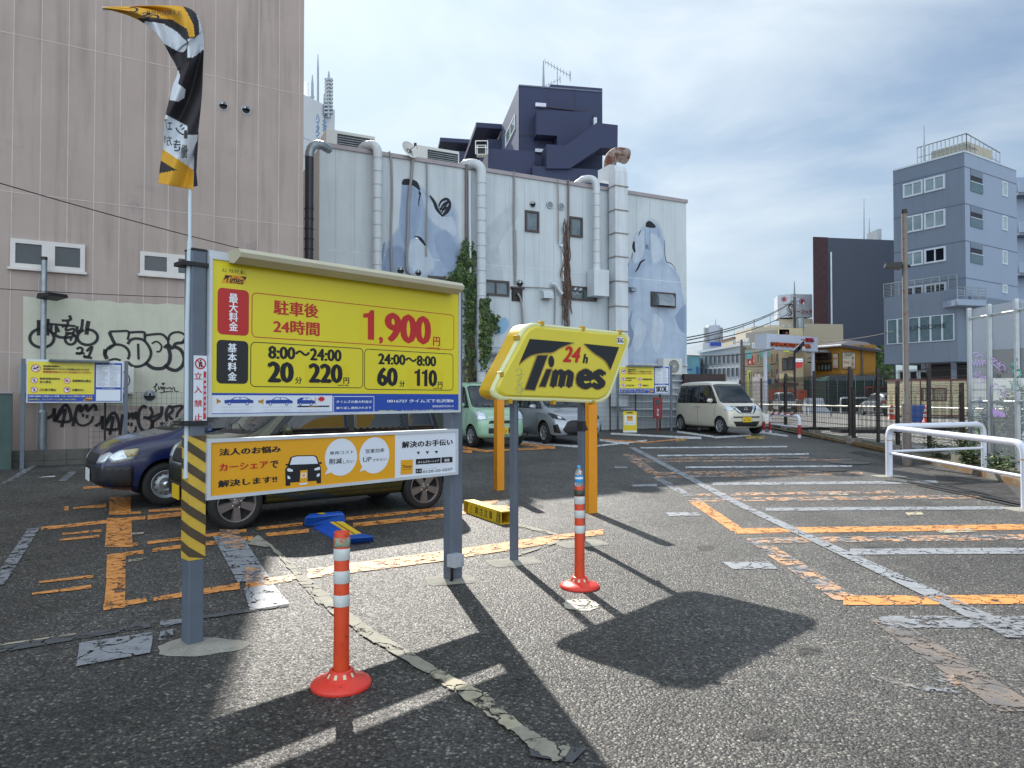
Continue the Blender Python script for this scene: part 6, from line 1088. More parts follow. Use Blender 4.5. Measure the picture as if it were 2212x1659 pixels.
fr_g = [('headlight',[(.44,.74),(.69,.70),(.70,.93),(.60,.97),(.46,.92)],LENS,.010,True), ('grille',[(-.40,.62),(.40,.62),(.36,.70),(-.36,.70)],TRIMB,.007,False), ('chrome_strip',[(-.42,.775),(.42,.775),(.42,.795),(-.42,.795)],CHR,.010,False), ('grille',[(-.40,.36),(.40,.36),(.40,.50),(-.40,.50)],TRIMB,.007,False)]
wsk = lambda H: [[(-.67,1.04),(.67,1.04),(.60,H-.10),(-.60,H-.10)], [(-.64,1.07),(.64,1.07),(.565,H-.13),(-.565,H-.13)]]
rt, bv = make_car('parked_car', 'pale mint green tall small car seen from the front beside the price board', (-1.02, 20.4), (.45, -.89), ST_K(1.74), GREEN, (1.24, -1.22), 1.30, .28, .19, 'seven', M('silver_wheel', '#9b9fa2', r=.3, m=.5), win_k(1.74), wsk(1.74), fr_g, well=.32, group=CARG, door_x=((-.08,.34,-.08,1.03),(.94,.36,.98,1.03),(-.95,.4,-.95,1.03)), handles=((.02,.93),(-.84,.93)), mirror=(.80,1.10), plate=(.43,PLATE,'練馬580','め 4 27',1))
# silver hatchback
SILV = M('silver_car_paint', '#9da3a9', r=.28, var=.03, coat=.8, m=.55)
st_y = [(-1.96,.42,.85,1.0,.58,.42),(-1.88,.30,.93,1.22,.72,.52),(-1.6,.22,.96,1.38,.82,.55),(-1.0,.2,.95,1.47,.845,.57),(-.1,.2,.93,1.50,.845,.57),(.25,.2,.92,1.46,.845,.56),(.6,.2,.91,1.26,.845,.59),(1.08,.2,.90,.98,.845,.66),(1.45,.2,.84,.92,.83,.66),(1.72,.21,.74,.82,.78,.60),(1.90,.24,.60,.68,.70,.5),(1.97,.32,.44,.5,.6,.4)]
win_y = [[(-1.6,1.0),(1.0,.97),(.26,1.37),(-1.05,1.38)], [(-1.1,1.03),(-.35,1.0),(-.35,1.36),(-.95,1.36)], [(-.28,1.0),(.84,.99),(.24,1.34),(-.28,1.35)]]
fr_y = [('headlight',[(.40,.66),(.74,.70),(.80,.86),(.72,.87),(.52,.76)],TRIMB,.008,True), ('headlight_lens',[(.52,.70),(.62,.72),(.63,.79),(.53,.76)],LENS,.013,True), ('grille',[(-.38,.26),(.38,.26),(.56,.40),(.40,.62),(.24,.66),(-.24,.66),(-.40,.62),(-.56,.40)],TRIMB,.008,False), ('air_intake',[(.60,.30),(.74,.32),(.76,.52),(.68,.56)],TRIMB,.007,True)]
make_car('parked_car', 'silver hatchback with big black grille behind the orange posts', (1.12, 21.5), (.40, -.915), st_y, SILV, (1.27, -1.28), 1.48, .30, .20, 'seven', M('silver_wheel', '#9b9fa2'), win_y, [[(-.66,1.0),(.66,1.0),(.53,1.42),(-.53,1.42)], [(-.62,1.03),(.62,1.03),(.50,1.39),(-.50,1.39)]], fr_y, group=CARG, door_x=((-.3,.34,-.3,1.0),(.88,.36,.92,.98)), handles=((-.15,.86),(-1.1,.88)), mirror=(.72,1.02), well=.345)
# beige tall van
BEIG = M('champagne_car_paint', '#cbc6b6', r=.3, var=.03, coat=.8, m=.2)
fr_r = [('headlight',[(.42,.80),(.70,.80),(.72,.95),(.62,.96),(.44,.90)],LENS,.010,True), ('grille',[(-.50,.94),(.50,.94),(.30,.72),(-.30,.72)],TRIMB,.007,False), ('chrome_wing',[(.36,.95),(.46,.95),(.24,.70),(.16,.70)],CHR,.012,True), ('chrome_wing',[(-.2,.695),(.2,.695),(.2,.715),(-.2,.715)],CHR,.012,False), ('air_intake',[(-.50,.56),(.50,.56),(.50,.60),(-.50,.60)],TRIMB,.007,False), ('air_intake',[(-.38,.27),(.38,.27),(.50,.44),(-.50,.44)],TRIMB,.007,False)]
rt, bv = make_car('parked_car', 'champagne beige tall van-like small car parked by the red and white barriers', (7.18, 24.9), (.30, -.954), ST_K(1.78), BEIG, (1.24, -1.24), 1.31, .285, .19, 'seven', M('silver_wheel', '#9b9fa2'), win_k(1.78), wsk(1.78), fr_r, well=.325, group=CARG, door_x=((-.08,.34,-.08,1.03),(.94,.36,.98,1.03)), handles=((.02,.93),(-.2,.93)), mirror=(.80,1.12), plate=(.50,PLATE,'世田谷580','わ・4 27',1))
k = MB(); k.local = True; pl = Plane((0, -1), (0, 1)); h = bv.ray_cast(Vector((4, 0, .83)), Vector((-1, 0, 0)))[0]; pl.o = Vector((h.x+.02, 0)); pl.t = Vector((0, 1)); pl.n = Vector((1, 0)); k.ring(pl, 0, .83, .055, .014, 0, CHR, 20); k.ribbon(pl, [(-.075, .83), (.075, .83)], .02, .002, CHR); k.build('emblem', rt)
# ============================================================ fences, boards and poles at the back
WIRE = M('dark_wire', '#23211f', r=.6, m=.2, var=0); WIREG = M('grey_wire', '#8d9293', r=.5, m=.3, var=0); BRP = M('brown_post', '#2e2522', r=.6, var=.1)
BLOCK = M('concrete_block', '#5d5b56', r=.95, var=.25, vs=3, bump=.7, bs=40, streak=.3, grime='#3f3f36', gs=1.5, gt=.52)
def wires(k, pl, s0, s1, zb, zt, dv, dh, r, m, d=0.0, wave=False):
    n = int((s1-s0)/dv)
    for i in range(n+1):
        s = s0+dv*i; k.add([pl.pt(s-r, zb, d), pl.pt(s+r, zb, d), pl.pt(s+r, zt, d), pl.pt(s-r, zt, d)], [(0, 1, 2, 3)], m) if not wave else k.tube([pl.pt(s, zb, d), pl.pt(s, zb+.12, d+.04), pl.pt(s, zb+.2, d), pl.pt(s, zt-.2, d), pl.pt(s, zt-.1, d+.06), pl.pt(s, zt, d)], r, m, 3, cap=False, smooth=False)
    z = zb
    while z <= zt+.01: k.bar(pl.pt(s0, z, d+.004), pl.pt(s1, z, d+.004), r*2, r*2, m); z += dh
# left block wall with mesh on top
sbL, sbR = BLK.sz(-60, 900)[0], BLK.sz(655, 950)[0]
k = MB(); k.pbox(BLK, sbL, -.1, sbR+.4, .42, -.12, 0, BLOCK)
for i in range(int((sbR-sbL)/.4)): k.pbox(BLK, sbL+i*.4, 0, sbL+i*.4+.008, .42, 0, .003, ink)
k.pbox(BLK, sbL, .2, sbR, .208, 0, .003, ink); bw = k.build('block_wall'); tag(bw, 'low dark weathered concrete block wall under the graffiti', 'wall')
fr_ = thing('mesh_fence', 'thin wire mesh fence on the block wall in front of the graffiti', 'fence', BLK.pt(0, .42)); k = MB(); zt = BLK.sz(300, 846)[1]; wires(k, BLK, sbL+2.0, sbR+.4, .42, zt, .10, .12, .0022, WIRE, -.06); k.build('mesh', fr_)
s = sbL+2.3
while s < sbR: k = MB(); k.bar(BLK.pt(s, .4, -.06), BLK.pt(s, zt, -.06), .03, .03, WIRE); k.build('post', fr_); s += 2.0
# rules boards (left and right share a design)
def rules_board(pl, s0, z0, s1, z1, label, zg, loc, grp='rules notice boards', skag=False, d0=.03):
    rt = thing('notice_board', label, 'notice board', loc, grp); W_, H_ = s1-s0, z1-z0
    for s in (s0-.06, s1+.06): k = MB(); k.pbox(pl, s-.035, zg, s+.035, z1+.03, d0-.09, d0-.02, grey_steel); k.build('post', rt)
    k = MB(); k.pbox(pl, s0, z0, s1, z1+.02, d0-.02, d0, FRAME); k.build('panel_frame', rt)
    k = MB(); k.near = False; X = lambda a: s0+.02+a*(W_-.04); Y = lambda b: z0+.02+b*(H_-.04); e = d0+.004
    k.pquad(pl, X(0), Y(0), X(1), Y(1), e, BLUE_P); k.pquad(pl, X(0), Y(.185), X(.695), Y(1), e+.003, YEL_P); k.pquad(pl, X(.715), Y(.37), X(.985), Y(.945), e+.003, SIGNW); k.pquad(pl, X(.715), Y(.02), X(.985), Y(.31), e+.003, SIGNW)
    def tx(t, a0, b0, a1, b1, m, bo=.03): k.text(pl, t, X(a0), Y(b0), X(a1), Y(b1), e+.009+.016*0, m, bo) if 0 else k.text(pl, t, X(a0), Y(b0), X(a1), Y(b1), e+.026, m, bo)
    tx('東京都の条例で、', .155, .86, .33, .91, ink); tx('駐停車中のアイドリングは禁止されています', .155, .79, .64, .84, ink); tx('駐停車中はエンジンを止めてください', .155, .72, .66, .77, red_print)
    tx('駐車目的以外の', .12, .55, .33, .60, ink); tx('立入禁止', .12, .47, .24, .52, ink); tx('危険物持込禁止', .46, .50, .66, .56, ink); tx('ゴミ捨て禁止', .12, .27, .29, .33, ink); tx('お静かに!', .46, .27, .58, .33, ink)
    tx('近隣の皆様のご迷惑にならぬ様、マナーあるご利用をお願いします', .01, .115, .68, .155, wprint, .01); tx('故障の際は、タイムズサービス(株) 0120-77-8924', .01, .03, .50, .075, MATS['yellow_print'], .01)
    tx('タイムズご利用案内', .78, .955, .92, .985, wprint, .01); tx('タイムズからのお知らせ', .78, .325, .92, .355, wprint, .01)
    for i in range(17):
        for a0, a1 in ((.725, .84), (.86, .975)): tx('利用規約駐車場管理規程抜粋記載事項', a0, .90-i*.031, a1-random.choice((0, 0, .03, .06)), .915-i*.031, M('grey_print', '#6d7278', var=0), 0)
    k.ppoly(pl, [(X(.575), Y(.02)), (X(.60), Y(.10)), (X(.68), Y(.10)), (X(.66), Y(.02))], e+.006, GOLD_P); tx('Times', .59, .03, .66, .08, ink, .02)
    for (a, b, rr) in ((.08, .83, .085), (.065, .53, .065), (.405, .53, .065), (.065, .30, .065), (.405, .30, .065)):
        q = rr*H_*1.0; k.circle(pl, X(a), Y(b), q, e+.005, SIGNW, 20); k.ring(pl, X(a), Y(b), q, q*.16, e+.012, red_print, 22)
        if (a, b) == (.08, .83): k.pquad(pl, X(a)-q*.6, Y(b)-q*.3, X(a)+q*.1, Y(b)+q*.1, e+.008, ink); k.circle(pl, X(a)+q*.4, Y(b)+q*.25, q*.3, e+.008, ink, 10)
        elif (a, b) == (.405, .53): k.pquad(pl, X(a)-q*.5, Y(b)-q*.4, X(a)+q*.4, Y(b)+q*.3, e+.008, REDB)
        elif (a, b) == (.405, .30): k.circle(pl, X(a)+q*.2, Y(b)+q*.2, q*.4, e+.008, ink, 10)
        else: k.ppoly(pl, [(X(a)-q*.2, Y(b)-q*.6), (X(a)+q*.3, Y(b)-q*.5), (X(a)+q*.15, Y(b)+q*.6), (X(a)-q*.15, Y(b)+q*.5)], e+.008, ink)
        k.ribbon(pl, [(X(a)-q*.65, Y(b)+q*.65), (X(a)+q*.65, Y(b)-q*.65)], q*.14, e+.012, red_print)
    if skag: tx('SKOE.', .73, .06, .97, .27, ink, .06); 
    k.build('panel', rt)
    k = MB(); a = s0+W_*(.22 if not skag else .14); b = s0+W_*.85; k.add([pl.pt(a, z1-.02, d0), pl.pt(b, z1-.02, d0), pl.pt(b, z1+.03, d0), pl.pt(a, z1+.03, d0), pl.pt(a, z1-.03, d0+.16), pl.pt(b, z1-.03, d0+.16), pl.pt(b, z1-.0, d0+.17), pl.pt(a, z1-.0, d0+.17)], [(3,2,6,7), (0,4,5,1), (4,7,6,5), (0,3,7,4), (1,5,6,2)], galv); k.build('lamp_cover', rt)
NB = BLK.shifted(.55); p0 = NB.sz(57, 870); p1 = NB.sz(266, 778)
rules_board(NB, p0[0], NB.sz(57, 870)[1], p1[0], NB.sz(57, 778)[1], 'yellow and blue rules board before the graffiti wall on the left', 0, NB.pt(p0[0], 0))
A1, A2 = G(1335, 931), G(1449, 931); NR = Plane((A1.x, A1.y), (A2.x, A2.y)); a = NR.sz(1338, 851); b = NR.sz(1446, 791)
rules_board(NR, a[0], a[1], b[0], b[1], 'yellow and blue rules board with graffiti tag before the mural wall', A1.z-.1, A1, skag=True)
# lamp pole on the left
lp = thing('lamp_pole', 'thin grey pole with black cap and floodlight before the graffiti wall', 'lamp pole', G(90, 1003)); c = G(90, 1003); k = MB(); zt = P(92, 562, c.y).z; k.tube([c, c+Vector((0, 0, 1.1))], .085, galv, 14); k.tube([c+Vector((0, 0, 1.1)), (c.x, c.y, 1.25)], [.085, .062], galv, 14); k.tube([(c.x, c.y, 1.25), (c.x, c.y, zt)], .055, galv, 14); k.build('pole', lp)
k = MB(); k.tube([(c.x, c.y, zt), (c.x, c.y, zt+.07)], .058, black, 14); k.build('cap', lp)
def flood(c, z, right, parent, sc=1.0):
    k = MB(); d = Vector((1, -.4, 0)).normalized()*right; a = Vector((c.x, c.y, z)); b = a+d*.34*sc; s = Vector((-d.y, d.x, 0))*.17*sc
    k.hexa([a+d*.08-s+Vector((0,0,-.05)), b-s+Vector((0,0,-.0)), b+s+Vector((0,0,-.0)), a+d*.08+s+Vector((0,0,-.05))], [a+d*.06-s*.8+Vector((0,0,.07)), b-s*.9+Vector((0,0,.07)), b+s*.9+Vector((0,0,.07)), a+d*.06+s*.8+Vector((0,0,.07))], black); k.tube([a-d*.1, a+d*.1], .03*sc, black, 8); k.build('floodlight', parent)
flood(c, P(92, 643, c.y).z, 1, lp, 1.3)
# wall-side bits at far left
r_ = thing('cooling_unit', 'grey cooling unit half hidden behind the left rules board', 'cooling unit', BEI.pt(BEI.sz(45, 840)[0], 1.2), 'air-conditioning units'); s0, z0 = BEI.sz(42, 850); s1, z1 = BEI.sz(288, 800); k = MB(); k.pbox(BEI, s0, z0-.0, s0+.75, z0+.62, .02, .3, M('unit_grey', '#8f9696', r=.5, streak=.2)); k.build('casing', r_)
k = MB(); k.ring(BEI, s0+.45, z0+.3, .22, .02, .305, ink); k.build('fan_grille', r_); 
r_ = thing('cooling_unit', 'cream cooling unit behind the right edge of the left rules board', 'cooling unit', BEI.pt(s1-.3, 1.2), 'air-conditioning units'); k = MB(); k.pbox(BEI, s1-.7, z0+.0, s1, z0+.6, .02, .3, M('unit_white', '#c6c7c2')); k.build('casing', r_); k = MB(); k.ring(BEI, s1-.28, z0+.3, .2, .02, .305, ink); k.build('fan_grille', r_)
k = MB(); q = BLK.shifted(.25); s1 = q.sz(27, 900)[0]; z1 = q.sz(20, 850)[1]; k.pbox(q, s1-2.5, .0, s1, z1, 0, .1, M('green_container', '#3d524d', r=.6, var=.2, streak=.3, grime='#6d5a44', gs=3, gt=.6)); k.pbox(q, s1-2.5, z1, s1+.02, z1+.04, -.02, .13, TRIM); tag(k.build('metal_screen'), 'dull green metal screen at the far left edge', 'screen')
k = MB(); p = G(-4, 1010); k.box((p.x-.06, p.y-.06, -.02), (p.x+.06, p.y+.06, 1.45), OPM); tag(k.build('steel_post'), 'orange post cut off by the left edge of the picture', 'post', 'square orange posts')
def cable(a, b, sag, r, label, m=None, cat='cable', grp='overhead cables'):
    a, b = Vector(a), Vector(b); k = MB(); pts = [a.lerp(b, t/14)-Vector((0, 0, sag*4*(t/14)*(1-t/14))) for t in range(15)]; k.tube(pts, r, m or WIRE, 4, cap=False); tag(k.build('overhead_cable'), label, cat, grp)
cable(P(-60, 378, 11), P(700, 577, 18), .08, .009, 'black cable slanting across the mauve building above its windows'); cable(P(-60, 620, 13), P(660, 648, 17), .05, .007, 'thin cable across the top of the cream paint patch')
# ---- fence and small things at the foot of the mural wall
PB = WB.shifted(.9); fr_ = thing('mesh_fence', 'brown mesh fence along the foot of the mural wall', 'fence', PB.pt(0, .2)); sa, sb_ = PB.sz(1140, 880)[0], PB.sz(1478, 880)[0]; za = PB.sz(1400, 846)[1]; k = MB(); wires(k, PB, sa, sb_, .2, za, .06, .16, .0026, WIRE); k.build('mesh', fr_)
for i in range(7): s = sa+(sb_-sa)*i/6; k = MB(); k.bar(PB.pt(s, .0, -.03), PB.pt(s, za, -.03), .05, .05, BRP); k.build('post', fr_)
ss_ = thing('sign_stand', 'yellow and white plastic stand sign between the rules board posts', 'sign stand', G(1361, 934)); c = G(1361, 934); SP = Plane((c.x-1, c.y+.1), (c.x+1, c.y-.1)); sc_ = (c.xy-SP.o).dot(SP.t); w, h = .24, .74; k = MB(); SYE = M('stand_yellow', '#d8c01c', r=.4)
k.pprism(SP, [(sc_-w, c.z+.06), (sc_-w*1.0, c.z+h-.04), (sc_-w*.8, c.z+h), (sc_+w*.8, c.z+h), (sc_+w, c.z+h-.04), (sc_+w, c.z+.06)], -.22, 0, SYE); k.pbox(SP, sc_-w, c.z, sc_+w, c.z+.06, -.24, .02, SIGNW); k.build('body', ss_)
k = MB(); k.near = False; k.pquad(SP, sc_-w*.8, c.z+.26, sc_+w*.8, c.z+h-.13, .004, SIGNW); k.pquad(SP, sc_-w*.45, c.z+.40, sc_+w*.4, c.z+h-.16, .008, GOLD_P); k.text(SP, 'Times', sc_-w*.4, c.z+.5, sc_+w*.35, c.z+.56, .014, ink, 0); k.text(SP, 'カーシェア', sc_-w*.6, c.z+.30, sc_+w*.5, c.z+.335, .012, ink, 0); k.pquad(SP, sc_-w*.5, c.z+h-.07, sc_+w*.4, c.z+h-.03, .004, ink); k.build('face', ss_)
fx = thing('fire_extinguisher_box', 'dark red fire extinguisher box on a red post', 'extinguisher box', G(1421, 931)); c = G(1421, 931); SP = Plane((c.x-1, c.y), (c.x+1, c.y)); z0, z1 = SP.sz(1420, 904)[1], SP.sz(1420, 859)[1]; s0, s1 = SP.sz(1412, 900)[0], SP.sz(1430, 900)[0]; DR = M('extinguisher_red', '#7c1c22', r=.4, var=.1)
k = MB(); k.pbox(SP, s0, z0, s1, z1, -.12, .05, DR); k.build('box', fx); k = MB(); k.pbox(SP, s0+.06, z1-.25, s0+.2, z1-.08, .05, .06, dark_glass); k.build('window', fx); k = MB(); k.pbox(SP, s0+.11, c.z-.05, s0+.17, z0, -.06, 0, DR); k.build('post', fx)
k = MB(); k.near = False
for i, ch in enumerate('消火器'): k.text(SP, ch, s0+.10, z0+.28-.09*i, s0+.18, z0+.35-.09*i, .07, wprint, .02)
k.build('lettering', fx)
k = MB(); c = P(1515, 880, 27.5); zt = P(1500, 808, 27.5).z; k.box((c.x-.65, 27.5, .3), (c.x+.95, 28, zt), M('dark_brown_cladding', '#35231f', r=.6, var=.1)); k.box((c.x-.5, 27.47, .4), (c.x+.8, 27.5, zt-.15), M('dark_brown_inset', '#2a1a17', r=.5)); tag(k.build('storage_cabinet'), 'dark brown cabinet showing above the beige car roof', 'cabinet')
# ---- kerb, fences on the right
KP = [(8.05, 10.0), (8.35, 11.7), (8.75, 14), (9.05, 16.5), (9.3, 19), (9.5, 22), (9.75, 24.5), (10.1, 27.5)]
KERB = M('mossy_kerb', '#6e5432', r=.95, var=.35, vs=4, bump=.8, bs=40, grime='#77726a', gs=1.8, gt=.5); k = MB(); sp = smooth_path([(*p, 0) for p in KP], 6)
for i in range(0, len(sp)-1, 1):
    a, b = sp[i], sp[i+1]; b = a.lerp(b, .985); d = (b-a).normalized(); n = Vector((d.y, -d.x, 0)); gz = g(a.y); gz2 = g(b.y)
    k.hexa([a+Vector((0,0,gz-.1)), b+Vector((0,0,gz2-.1)), b+n*.16+Vector((0,0,gz2-.1)), a+n*.16+Vector((0,0,gz-.1))], [a+n*.02+Vector((0,0,gz+.11)), b+n*.02+Vector((0,0,gz2+.11)), b+n*.15+Vector((0,0,gz2+.11)), a+n*.15+Vector((0,0,gz+.11))], KERB)
struct(k.build('kerb', origin=(0, 0, 0)))
soil = MB(); soil.add([(8.2, 9, .06), (9.9, 9, .06), (10.6, 30, .45), (9.9, 30, .45), (9.35, 20, .25), (8.9, 14.5, .14)], [(0, 1, 2, 3, 4, 5)], M('weedy_soil', '#5c5a48', r=.95, var=.4, vs=6, bump=1, bs=30)); struct(soil.build('verge', origin=(0, 0, 0)))
def fence_line(pts, h, posts, label, zb_=.1, pw=.075, grp='brown mesh fences', dv=.05, blocks=True):
    a, b = pts; pl = Plane(a, b); ln = (Vector(b)-Vector(a)).length; rt = thing('mesh_fence', label, 'fence', (a[0], a[1], g(a[1])), grp); k = MB(); gz = (g(a[1])+g(b[1]))/2 if blocks else Z2
    wires(k, pl, 0, ln, gz+zb_, gz+h, dv, .17, .0046, WIRE, wave=True); k.build('mesh', rt)
    for s, hh in posts: k = MB(); q = pl.pt(s, gz-.1, -.04); k.box((q.x-pw/2, q.y-pw/2, gz-.15), (q.x+pw/2, q.y+pw/2, gz+h+.06+hh), BRP); k.build('post', rt)
    if blocks:
        for s, hh in posts: k = MB(); q = pl.pt(s, gz, -.04); k.box((q.x-.13, q.y-.18, g(q.y)-.1), (q.x+.13, q.y+.18, g(q.y)+.2), FOOT); k.build('block', rt)
fence_line(((9.45, 14.95), (9.45, 19.8)), 1.62, ((.05, .0), (2.55, .1), (4.8, -.05)), 'near stretch of brown mesh fence behind the rusty pole')
fence_line(((9.75, 20.6), (9.95, 27.5)), 1.95, ((.0, .12), (2.6, .1), (5.2, .1)), 'stretch of brown mesh fence beside the beige car and barriers')
fence_line(((10.5, 15.6), (10.7, 22)), 2.05, ((.1, .05), (2.5, .05), (5.2, .05)), 'outer brown mesh fence towards the gravel yard', blocks=False)
fence_line(((10.7, 22.3), (11.3, 40)), 2.05, ((.2, .05), (3.2, .05), (6.2, .05), (9.2, .05), (12.5, .05), (15.5, .05)), 'far stretch of mesh fence running back to the service road', blocks=False, dv=.08)
# white hairpin barriers
WPP = M('white_barrier_paint', '#d5d9e6', r=.3, var=.03, coat=.3, grime='#8a7f70', gs=16, gt=.66)
def hoop(a, b, h, r, rr, label, m=WPP, cat='barrier', grp='white pipe barriers', mid=None, bands=None):
    a, b = Vector((a[0], a[1], g(a[1])-.02)), Vector((b[0], b[1], g(b[1])-.02)); t = (b-a); t.z = 0; t.normalize(); up = Vector((0, 0, 1)); rt = thing('pipe_barrier', label, cat, a, grp)
    pts = [a, a+up*(h-rr)]+arc(a+up*(h-rr), a+up*h, a+up*h+t*rr, 7)[1:]+arc(b+up*h-t*rr, b+up*h, b+up*(h-rr), 7)+[b]
    k = MB(); k.tube(pts, r, m, 16); k.build('hoop', rt); k = MB(); k.tube([a+up*(mid or h*.5), b+up*(mid or h*.5)], r*.52, m, 12); k.build('mid_rail', rt)
    if bands:
        for c, dr_, z0, z1 in bands(a, b, t, up, h, rr): k = MB(); k.tube([c+dr_*z0, c+dr_*z1], r+.002, M('barrier_red', '#a32a2c', r=.4, var=.1), 16, cap=False); k.build('red_band', rt)
    else:
        for c in (a, b): k = MB(); k.tube([c+up*(h-rr-.03), c+up*(h-rr-.015)], r+.0015, M('ochre_tape', '#b18a2c'), 16, cap=False); k.build('tape_ring', rt)
    return rt
hoop((6.92, 13.05), (6.93, 9.62), .91, .052, .2, 'nearer white pipe barrier pointing towards the camera on the right'); hoop((6.98, 13.2), (9.25, 13.95), .93, .05, .2, 'farther white pipe barrier, crosswise behind the nearer one')
for (x, y, lab) in ((6.93, 13.1, 'pale square footing under the far end of the white barrier'), (6.93, 9.6, 'pale square footing under the near end of the white barrier')): footing(x, y, .26, .2, .015, 0, lab, True)
def rb(a, b, t, up, h, rr):
    out = [(a, up, .12, .42), (b, up, .12, .42)]; L_ = (b-a).length
    for i in range(4): out.append((a+up*h, t, rr+.05+i*(L_-2*rr)/4, rr+.05+(i+.45)*(L_-2*rr)/4))
    return out
hoop((8.86, 24.4), (9.05, 22.4), .70, .05, .15, 'right red and white striped pipe barrier by the fence', grp='red and white barriers', bands=rb); hoop((6.9, 26.2), (8.7, 24.6), .70, .05, .15, 'left red and white striped pipe barrier behind the beige car', grp='red and white barriers', bands=rb)
# rusty lamp pole
c = G(1959.5, 1006); lp = thing('lamp_pole', 'tall rust-streaked steel pole with black floodlight by the kerb', 'lamp pole', c); RP = M('rusty_pole', '#77706b', r=.7, var=.2, vs=5, streak=.3, grime='#703a30', gs=5, gt=.55); k = MB(); zt = P(1954, 462, c.y).z; z1 = P(1957, 872, c.y).z
k.tube([c-Vector((0, 0, .1)), (c.x, c.y, z1)], .088, RP, 16); k.tube([(c.x, c.y, z1), (c.x, c.y, z1+.06), (c.x, c.y, zt)], [.088, .056, .054], RP, 16); k.build('pole', lp); k = MB(); k.tube([(c.x, c.y, zt), (c.x, c.y, zt+.09)], .057, black, 14); k.build('cap', lp); flood(c, P(1954, 575, c.y).z, -1, lp, 1.1)
# transparent noise screen
GS = M('screen_glass', '#c9d2d8', r=.12, var=.1, vs=1, alpha=.15); SCX = 9.62; ns = thing('noise_screen', 'tall transparent screen with purple and green graffiti at the right edge', 'screen', (SCX, 13, .1)); XP = Plane((SCX, 15.3), (SCX, 9.0)); SHT = 3.36
ys_ = [14.95, 14.32, 13.55, 12.8, 12.0]
for y in ys_: k = MB(); k.box((SCX-.02, y-.03, .05), (SCX+.05, y+.03, SHT+.04), alu); k.build('post', ns)
for a, b in zip(ys_[:-1], ys_[1:]): k = MB(); k.box((SCX+.005, b+.03, .25), (SCX+.012, a-.03, SHT), GS); k.build('glass_pane', ns)
for z in (XP.sz(2150, 678)[1], XP.sz(2150, 868)[1]): k = MB(); k.tube([(SCX+.09, 15.1, z), (SCX+.09, 11, z)], .035, galv, 10); k.build('rail', ns)
LIL = M('lilac_spray', '#a98fd0', r=.6, var=.1); TEAL = M('teal_spray', '#1f9a86', r=.6, var=.1); z8 = zf(3450, 1400, 3.318); k = MB()
def scr(pts, w, m, sm=5): spx = smooth_path([(*z8(*p), 0) for p in pts], sm); k.ribbon(XP, [XP.sz(p.x, p.y) for p in spx], w, .002, m)
random.seed(5)
scr([(1160,20),(1185,90),(1200,10),(1215,100),(1240,20),(1255,95),(1280,15),(1290,90),(1310,20),(1330,80)], .018, LIL); scr([(1160,-60),(1200,-80),(1230,-60),(1210,-20),(1260,-50),(1300,-10)], .018, LIL); scr([(1165,180),(1190,250),(1200,180),(1240,260),(1250,170),(1290,250),(1335,280)], .016, LIL); scr([(1150,290),(1200,230),(1250,250),(1330,240),(1270,310),(1215,315)], .016, LIL)
scr([(1395,10),(1440,0),(1430,50),(1470,20),(1480,80),(1520,50),(1500,110),(1550,80),(1585,140),(1540,165),(1500,150)], .02, LIL); scr([(1400,60),(1460,100),(1530,160),(1580,160)], .02, LIL); scr([(1400,480),(1390,380),(1440,330),(1480,340),(1520,430),(1560,490),(1590,480),(1590,380)], .018, LIL); scr([(1240,500),(1260,560),(1245,620),(1290,640),(1320,690),(1350,700),(1330,760),(1290,780),(1360,840)], .016, LIL)
for i in range(9): scr([(1410+i*19,640+i*8),(1425+i*19,700+i*4),(1440+i*18,760)], .03, LIL)
scr([(1450,180),(1470,260),(1490,190),(1500,250),(1530,200)], .014, SPRAY); scr([(1660,60),(1700,90),(1660,120),(1740,100),(1670,180),(1760,150),(1790,200),(1720,260),(1690,220),(1740,300),(1700,330)], .03, TEAL); scr([(1700,30),(1740,0),(1720,120),(1700,240),(1680,380),(1720,420),(1770,400),(1740,320)], .02, TEAL); scr([(1200,840),(1260,870),(1230,930),(1280,960),(1210,1000),(1300,1030)], .03, M('green_spray', '#2f8f4a'))
k.build('graffiti', ns)
# weeds and bushes on the verge
LG = [M('weed_leaf_%d' % i, c_, r=.6, var=.3, vs=8) for i, c_ in enumerate(('#3d5627', '#2c4221', '#566f30'))]; FLW = M('pale_flower', '#c8cd7a')
def bush(x, y, rx, ry, h, n, label, cat='bush', grp='bushes on the verge', lf=.05):
    rt = thing('bush', label, cat, (x, y, g(y)+.05), grp); z0 = g(y)+.05; k = MB(); kb = MB()
    for i in range(max(6, n//90)):
        a = random.uniform(0, 6.28); q = random.uniform(0, 1); tip = Vector((x+rx*q*math.cos(a), y+ry*q*math.sin(a), z0+h*random.uniform(.5, 1))); kb.tube([(x+rx*.3*math.cos(a), y+ry*.3*math.sin(a), z0-.05), tip.lerp(Vector((x, y, z0)), .5)+Vector((0, 0, h*.1)), tip], [.009, .006, .003], VINE, 4)
        for j in range(n//max(6, n//90)):
            t = random.random()**.6; p = Vector((x, y, z0)).lerp(tip, t)+Vector((random.gauss(0, .09), random.gauss(0, .09), random.gauss(0, .07))); p.z = max(p.z, z0); b = random.uniform(0, 6.28); e1 = Vector((math.cos(b), math.sin(b), random.uniform(-.5, .5))).normalized(); e2 = e1.cross(Vector((random.uniform(-.6, .6), random.uniform(-.6, .6), 1))).normalized(); L_ = lf*random.uniform(.5, 1.2)
            k.add([p-e1*L_, p+e2*L_*.4, p+e1*L_, p-e2*L_*.4], [(0, 1, 2, 3)], random.choice(LG) if random.random() > .01 else FLW)
    k.build('leaves', rt); kb.build('stems', rt)
